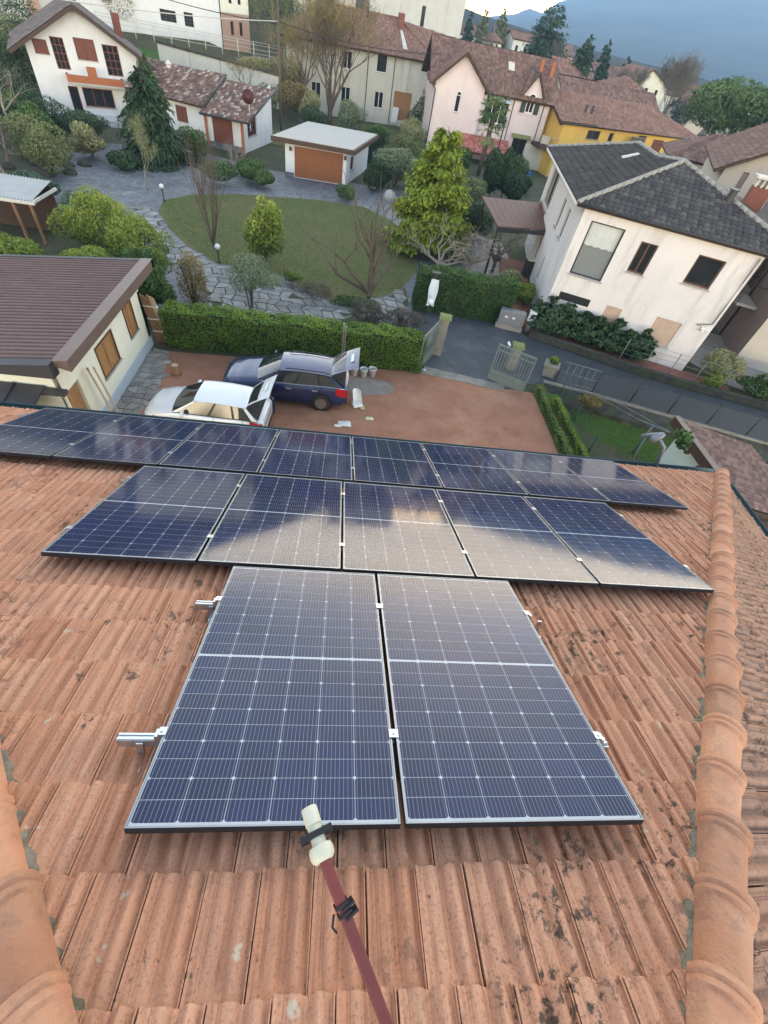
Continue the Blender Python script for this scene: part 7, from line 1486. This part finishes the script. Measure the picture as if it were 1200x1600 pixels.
for i, (x, y, h, r, lab, mt, col_) in enumerate(((23, 200, 18, 3.6, 'tall dark conifer behind the grey villa', 'leaf_conifer', 0), (32.8, 182, 13.8, 2.3, 'slim far conifer left of a pair against the bright sky', 'leaf_olivedrab', 0), (37.6, 182, 15.0, 2.7, 'far conifer right of a pair against the bright sky', 'leaf_olivedrab', 0), (42.6, 150, 16.4, 5.2, 'broad tall far conifer in the middle of the skyline', 'leaf_conifer', 1), (45.7, 130, 12.8, 3.1, 'dark pointed far conifer beside the blue mountain', 'leaf_dark', 0), (51.3, 132, 11, 1.8, 'smaller dark far conifer right of the pointed one', 'leaf_dark', 0))):
    conifer('far_conifer', x, y, h, r * 1.25, mt, 15000, .7, lab, 'far conifers on the skyline', seed=140 + i, power=.62 if not col_ else .45, droop=.15, ragged=.3, base=.1)
pn = empty('stone_pine', (60, 90, 0), 0, 'broad green umbrella pine at the right photo edge', 'pine tree'); pp, dd, tt = lump_points(16000, (8.2, 8, 3.6), 16, 61, .25); pp[:, 2] += 4.2; leaves('crown', pp, .5, 'leaf_pine', pn, dd, 2.2, .7, tt, seed=61); part(pn, 'trunk', 'bark_brown', lambda m: [m.tube([(0, 0, 0), (.2, 0, 4), (2.2 * math.cos(a), 2.2 * math.sin(a), 8)], [.4, .3, .1], 7) for a in (0, 1.3, 2.6, 3.9, 5.2)])
gg = random.Random(77)
for i, (x, y, h) in enumerate(((57.5, 110, 12.5), (66, 128, 11), (52, 120, 9), (74, 140, 9.5), (63, 112, 9), (70, 118, 8.5), (48, 112, 9.5), (60, 135, 10), (80, 150, 10), (44, 140, 9), (29, 160, 9))):
    bare_tree('far_bare_tree', x, y, h, ['tall bare grey tree right of the cream gabled house', 'bare grey tree among the valley roofs'][min(i, 1)], 160 + i, thick=.2, levels=5 if i == 0 else 4, bark='bark_grey', up=.7, spread=.4, twigs=2200, group='bare valley trees', kids=(3, 3))
for i in range(22):
    r = gg.uniform(150, 420); az = gg.uniform(R_(24), R_(35)); x, y = r * math.sin(az), r * math.cos(az)
    simple_house('valley_house', (x, y), gg.uniform(-30, 30), gg.uniform(7, 11), gg.uniform(6, 9), 3.2 + gg.random() * 1.2, 5 + gg.random() * 1.2, gg.choice(['wall_offwhite', 'wall_beige', 'wall_cream']), gg.choice(['tiles_brown', 'tiles_mixed', 'tiles_redbrown']), 'small far house in the hazy valley', seed=200 + i, z0=-.5, group='far valley houses', tw=.5, tp=.7)
for i in range(20):
    r = gg.uniform(110, 380); az = gg.uniform(R_(22), R_(36)); x, y = r * math.sin(az), r * math.cos(az)
    if i % 3: bare_tree('valley_tree', x, y, gg.uniform(6, 9), 'small bare tree among the far valley houses', 230 + i, thick=.16, levels=3, bark='bark_grey', twigs=700, group='far valley bare trees')
    else: shrub('valley_evergreen', x, y, (3, 3, 3), 'leaf_dark', 1200, .6, 'small dark evergreen among the far valley houses', 'far valley evergreens', seed=260 + i, cat='tree', stems=1)

# ------------------------------------------------------------------ hills and mountain
def forest(name, c1, c2, sc):
    m, t, b = newmat(name); p = pos(t); c = mix(t, ramp(t, noise(t, sc, 8, .7, p), [(.35, 0.), (.65, 1.)]), c1, c2); t.links.new(c, b.inputs['Base Color']); b.inputs['Roughness'].default_value = 1; b.inputs['Specular IOR Level'].default_value = 0
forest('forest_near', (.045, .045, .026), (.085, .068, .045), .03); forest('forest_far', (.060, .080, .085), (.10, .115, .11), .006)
from mathutils import noise as mnoise
def ridge(name, prof, r0, r1, r2, mat, rough, cell):
    azs = [prof[0][0] + (prof[-1][0] - prof[0][0]) * k / 260 for k in range(261)]
    def el(a):
        for (a0, e0), (a1, e1) in zip(prof, prof[1:]):
            if a <= a1: return e0 + (e1 - e0) * (a - a0) / (a1 - a0)
        return prof[-1][1]
    rows = []
    for j in range(34):
        f = j / 26; r = r0 + (r1 - r0) * f if f <= 1 else r1 + (r2 - r1) * (f - 1) * 26 / 7
        row = []
        for a in azs:
            H_ = max(-4.5, math.tan(R_(el(a))) * r1 + 10.5); k = (f ** 1.25) if f <= 1 else max(0, 1 - (f - 1) * 26 / 7 * .5)
            x, y = r * math.sin(R_(a)), r * math.cos(R_(a)); nz = mnoise.fractal(Vector((x / cell, y / cell, 1.3)), .9, 2.1, 5)
            row.append((x, y, -6 + (H_ + 6) * k * (1 + rough * nz * (1 - .45 * (f > .8)))))
        rows.append(row)
    mb = MB(); mb.grid(rows); o = mb.build(name, mat, smooth=True); o['kind'] = 'structure'; return o
ridge('hills', [(-115, 12), (-60, 12), (-40, 11.5), (-25, 10.5), (-17, 9.2), (-11, 6.8), (-6, 4.4), (-1, 2.5), (3, 1.6), (7, .95), (10, .62), (14, .4), (18, .05), (28, -.25), (45, -.6)], 200, 650, 1000, 'forest_near', .10, 90)
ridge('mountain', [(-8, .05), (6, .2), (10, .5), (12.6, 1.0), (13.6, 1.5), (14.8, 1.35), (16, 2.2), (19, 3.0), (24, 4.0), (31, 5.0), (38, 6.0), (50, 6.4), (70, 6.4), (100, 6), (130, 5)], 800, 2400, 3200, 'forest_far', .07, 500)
# air: pale haze in a closed box round everything
hz = MB().box((-1300, -300, -12), (3300, 3300, 345)).build('haze', 'concrete'); hz['kind'] = 'stuff'
m, t, b = newmat('haze_volume'); t.nodes.remove(b); pv = t.nodes.new('ShaderNodeVolumePrincipled'); pv.inputs['Color'].default_value = (.42, .66, 1.0, 1); pv.inputs['Density'].default_value = 0.00035; pv.inputs['Anisotropy'].default_value = 0.1
t.links.new(pv.outputs[0], t.nodes['Material Output'].inputs['Volume']); hz.data.materials.clear(); hz.data.materials.append(m)

# ------------------------------------------------------------------ satellite dish arm in the foreground
surf('arm_red', (.17, .035, .03), (.14, .03, .026), 8, .45); surf('receiver_cream', (.60, .58, .46), (.54, .52, .40), 10, .5)

SD = empty('dish_arm', (.42, -.78, 8.66), 0, 'dark red satellite dish arm with cream receiver head above the near panels', 'satellite dish')
with Grp(SD):
    a0, a1 = Vector((.036, .045, 9.358)), Vector((.36, -.535, 9.14)); d = (a1 - a0).normalized(); sx_ = d.cross(Vector((0, 0, 1))).normalized(); sz_ = sx_.cross(d)
    Ma = Matrix((sx_, d, sz_)).transposed().to_4x4(); Ma.translation = a0
    part(SD, 'arm', 'arm_red', lambda m: m.box((-.0115, 0, -.0095), (.0115, (a1 - a0).length, .0095), Ma), bevel=.003)
    def ties(m):
        for k in range(4): m.box((-.0145, .090 + .008 * k, -.012), (.0145, .0955 + .008 * k, .012), Ma @ Matrix.Rotation(.10 * (k % 2), 4, 'Z'))
        m.tube([Ma @ Vector((.019, .10, .0)), Ma @ Vector((.03, .115, .004)), Ma @ Vector((.026, .13, -.004))], .0025, 5)
    part(SD, 'cable_tie', 'black_trim', ties)
    l0, l1 = Vector((.040, .036, 9.356)), Vector((.001, .127, 9.346)); dl = (l1 - l0).normalized(); lx = dl.cross(Vector((0, 0, 1))).normalized(); lz = lx.cross(dl)
    Ml = Matrix((lx, lz, dl)).transposed().to_4x4(); Ml.translation = l0; LL = (l1 - l0).length
    part(SD, 'receiver', 'receiver_cream', lambda m: m.lathe([(.018, -.002), (.0235, .003), (.0255, .009), (.0255, .020), (.023, .026), (.0150, .028), (.0148, LL * .64), (.0172, LL * .65), (.0172, LL * .97), (.0155, LL)], 28, Ml), smooth=True)
    bpy.data.objects[SD.children[-1].name].data.set_sharp_from_angle(angle=R_(35))
    part(SD, 'receiver_ring', 'receiver_cream', lambda m: m.lathe([(.011, 0), (.011, .0015), (.0085, .0015), (.0085, 0)], 18, Ml @ Matrix.Translation((0.0, -.0166, LL * .82)) @ Matrix.Rotation(R_(90), 4, 'X')))
    Mb = Ml @ Matrix.Translation((0, 0, LL * .47)); part(SD, 'bracket', 'black_trim', lambda m: (m.box((-.034, -.021, -.006), (.034, -.014, .006), Mb), m.box((-.034, .013, -.006), (.034, .019, .006), Mb), m.lathe([(.019, -.006), (.019, .006)], 20, Mb)), bevel=.0015)
    for x in (-.029, -.012, .012, .029): part(SD, 'screw', 'rail_alu', lambda m: m.lathe([(.0035, 0), (.0035, .002), (.0015, .0025)], 10, Mb @ Matrix.Translation((x, -.021, 0)) @ Matrix.Rotation(R_(90), 4, 'X')))
    part(SD, 'mast', 'rail_alu', lambda m: m.tube([(.42, -.78, 8.62), (.42, -.78, 9.45)], .022, 10), smooth=True)
    part(SD, 'dish', 'dish_red', lambda m: m.lathe([(.02, -.06), (.12, -.052), (.22, -.02), (.28, .015)], 22, Matrix.Translation((.42, -.66, 9.32)) @ Matrix.Rotation(R_(-70), 4, 'X')), smooth=True)
    part(SD, 'mount', 'black_trim', lambda m: m.box((.34, -.77, 9.08), (.46, -.52, 9.16)))

# more growth on the banks and between the far houses
bg = random.Random(21)
spots = [(-30.5, 44, 0, 2.0, 1.4, 'leaf_conifer', 'dark bush at the left photo edge above the straw one'), (-23.4, 33.6, 0, 1.6, 1.1, 'leaf_bush', 'green bush behind the corrugated shed'), (-25.0, 36.4, 0, 1.7, 1.0, 'leaf_olivedrab', 'drab bush at the left photo edge behind the shed'), (-19.6, 41.8, 0, 1.5, 1.0, 'leaf_straw', 'dry straw bush at the drive end'), (-23.8, 43.6, 0, 1.7, 1.2, 'leaf_bush', 'green bush among the bank shrubs by the drive end'), (-30.6, 56, 0, 2.6, 2.2, 'leaf_dark', 'dark bush left of the chalet wall'), (-33.5, 62, .5, 3.0, 2.4, 'leaf_olivedrab', 'drab bush behind the chalet, left'), (-28.5, 66, 1.0, 2.6, 1.6, 'leaf_russet', 'russet bush behind the chalet roof'), (-36.0, 70, 1.8, 3.2, 2.4, 'leaf_conifer', 'dark tree like bush below the corner building'), (-20.5, 62.5, .3, 2.2, 1.5, 'leaf_bush', 'green bush behind the annexe roof, left'), (-14.2, 63.0, .3, 2.2, 1.2, 'leaf_olivedrab', 'drab bush behind the annexe roof, right'), (2.0, 64.0, 0, 1.8, 1.0, 'leaf_bush', 'low green bush on the back lawn before the villa'), (6.4, 66.2, 0, 1.8, 1.3, 'leaf_straw', 'straw bush on the back lawn near the pink house'), (17.2, 58.5, 0, 1.6, 1.1, 'leaf_bush', 'green bush before the pink house porch'), (-4.9, 62.4, 0, 1.7, 1.3, 'leaf_conifer', 'dark bush behind the garage, left of the olive bush'), (-25.6, 62.0, .2, 2.2, 1.9, 'leaf_straw', 'tall dry bush right behind the chalet')]
for i, (x, y, z, rx, rz, mt, lab) in enumerate(spots): shrub('bank_bush', x, y, (rx, rx * .9, rz), mt, 4200, .19, lab, seed=300 + i, z=z, lumps=10, stems=3)
for i, (x, y, h, lab) in enumerate(((-29.0, 40.0, 4.5, 'bare tree at the left photo edge below the chalet'), (-32, 74, 6.5, 'bare tree before the corner building at top left'), (-12.6, 67, 5.0, 'bare shrubby tree beside the retaining wall'), (11.6, 69.8, 6.0, 'bare tree between the villa and the pink house'), (-10.8, 83, 6.5, 'bare tree on the bank below the upper terrace'))): bare_tree('thin_bare_tree', x, y, h, lab, 330 + i, z=max(0, terr(x, y)), thick=.12, levels=4, bark='bark_grey', spread=.6, gnarl=.2, twigs=900, twigmat='leaf_russet')

for i, (x, y, a, wd, dp_, e, r, wm_, rm, lab) in enumerate(((53, 138, 8, 10, 9, 6.2, 8.6, 'wall_offwhite', 'tiles_brown', 'white far house right of the dark pointed conifer'), (40, 126, 12, 8, 8, 6.5, 8.4, 'wall_beige', 'tiles_redbrown', 'beige far house left of the dark pointed conifer'), (86, 168, -6, 11, 9, 5.5, 8.0, 'wall_cream', 'tiles_redbrown', 'cream far house right of the tall bare grey tree'), (60, 215, 5, 12, 9, 8.0, 10.4, 'wall_beige', 'tiles_brown', 'beige far house below the blue mountain foot'), (20, 225, 3, 12, 10, 10.0, 12.4, 'wall_offwhite', 'tiles_brown', 'white far house high behind the pink house ridge'), (50, 250, -4, 13, 9, 8.5, 11.0, 'wall_cream', 'tiles_brown', 'cream far house beyond the pair of conifers'))):
    simple_house('far_house', (x, y), a, wd, dp_, e, r, wm_, rm, lab, seed=400 + i, z0=0, group='far houses on the skyline', tw=.5, tp=.7, openings=[(wd * .2, wd * .2 + .9, e - 2.2, e - .8, 'glass1', 'window_brown'), (wd * .65, wd * .65 + .9, e - 2.2, e - .8, 'glass1', 'window_brown')])
for i, (x, y, h, r, lab) in enumerate(((56, 146, 12.5, 2.6, 'dark far conifer right of the smaller dark one'), (28, 176, 13.0, 2.4, 'dark far conifer behind the white hip roofed house'), (70, 165, 11.0, 2.6, 'dark far conifer behind the cream gabled house'), (96, 190, 12, 3.0, 'dark far conifer above the umbrella pine'))): conifer('far_conifer', x, y, h, r, 'leaf_dark', 9000, .7, lab, 'far conifers on the skyline', seed=420 + i, power=.6, droop=.15, ragged=.3, base=.1)
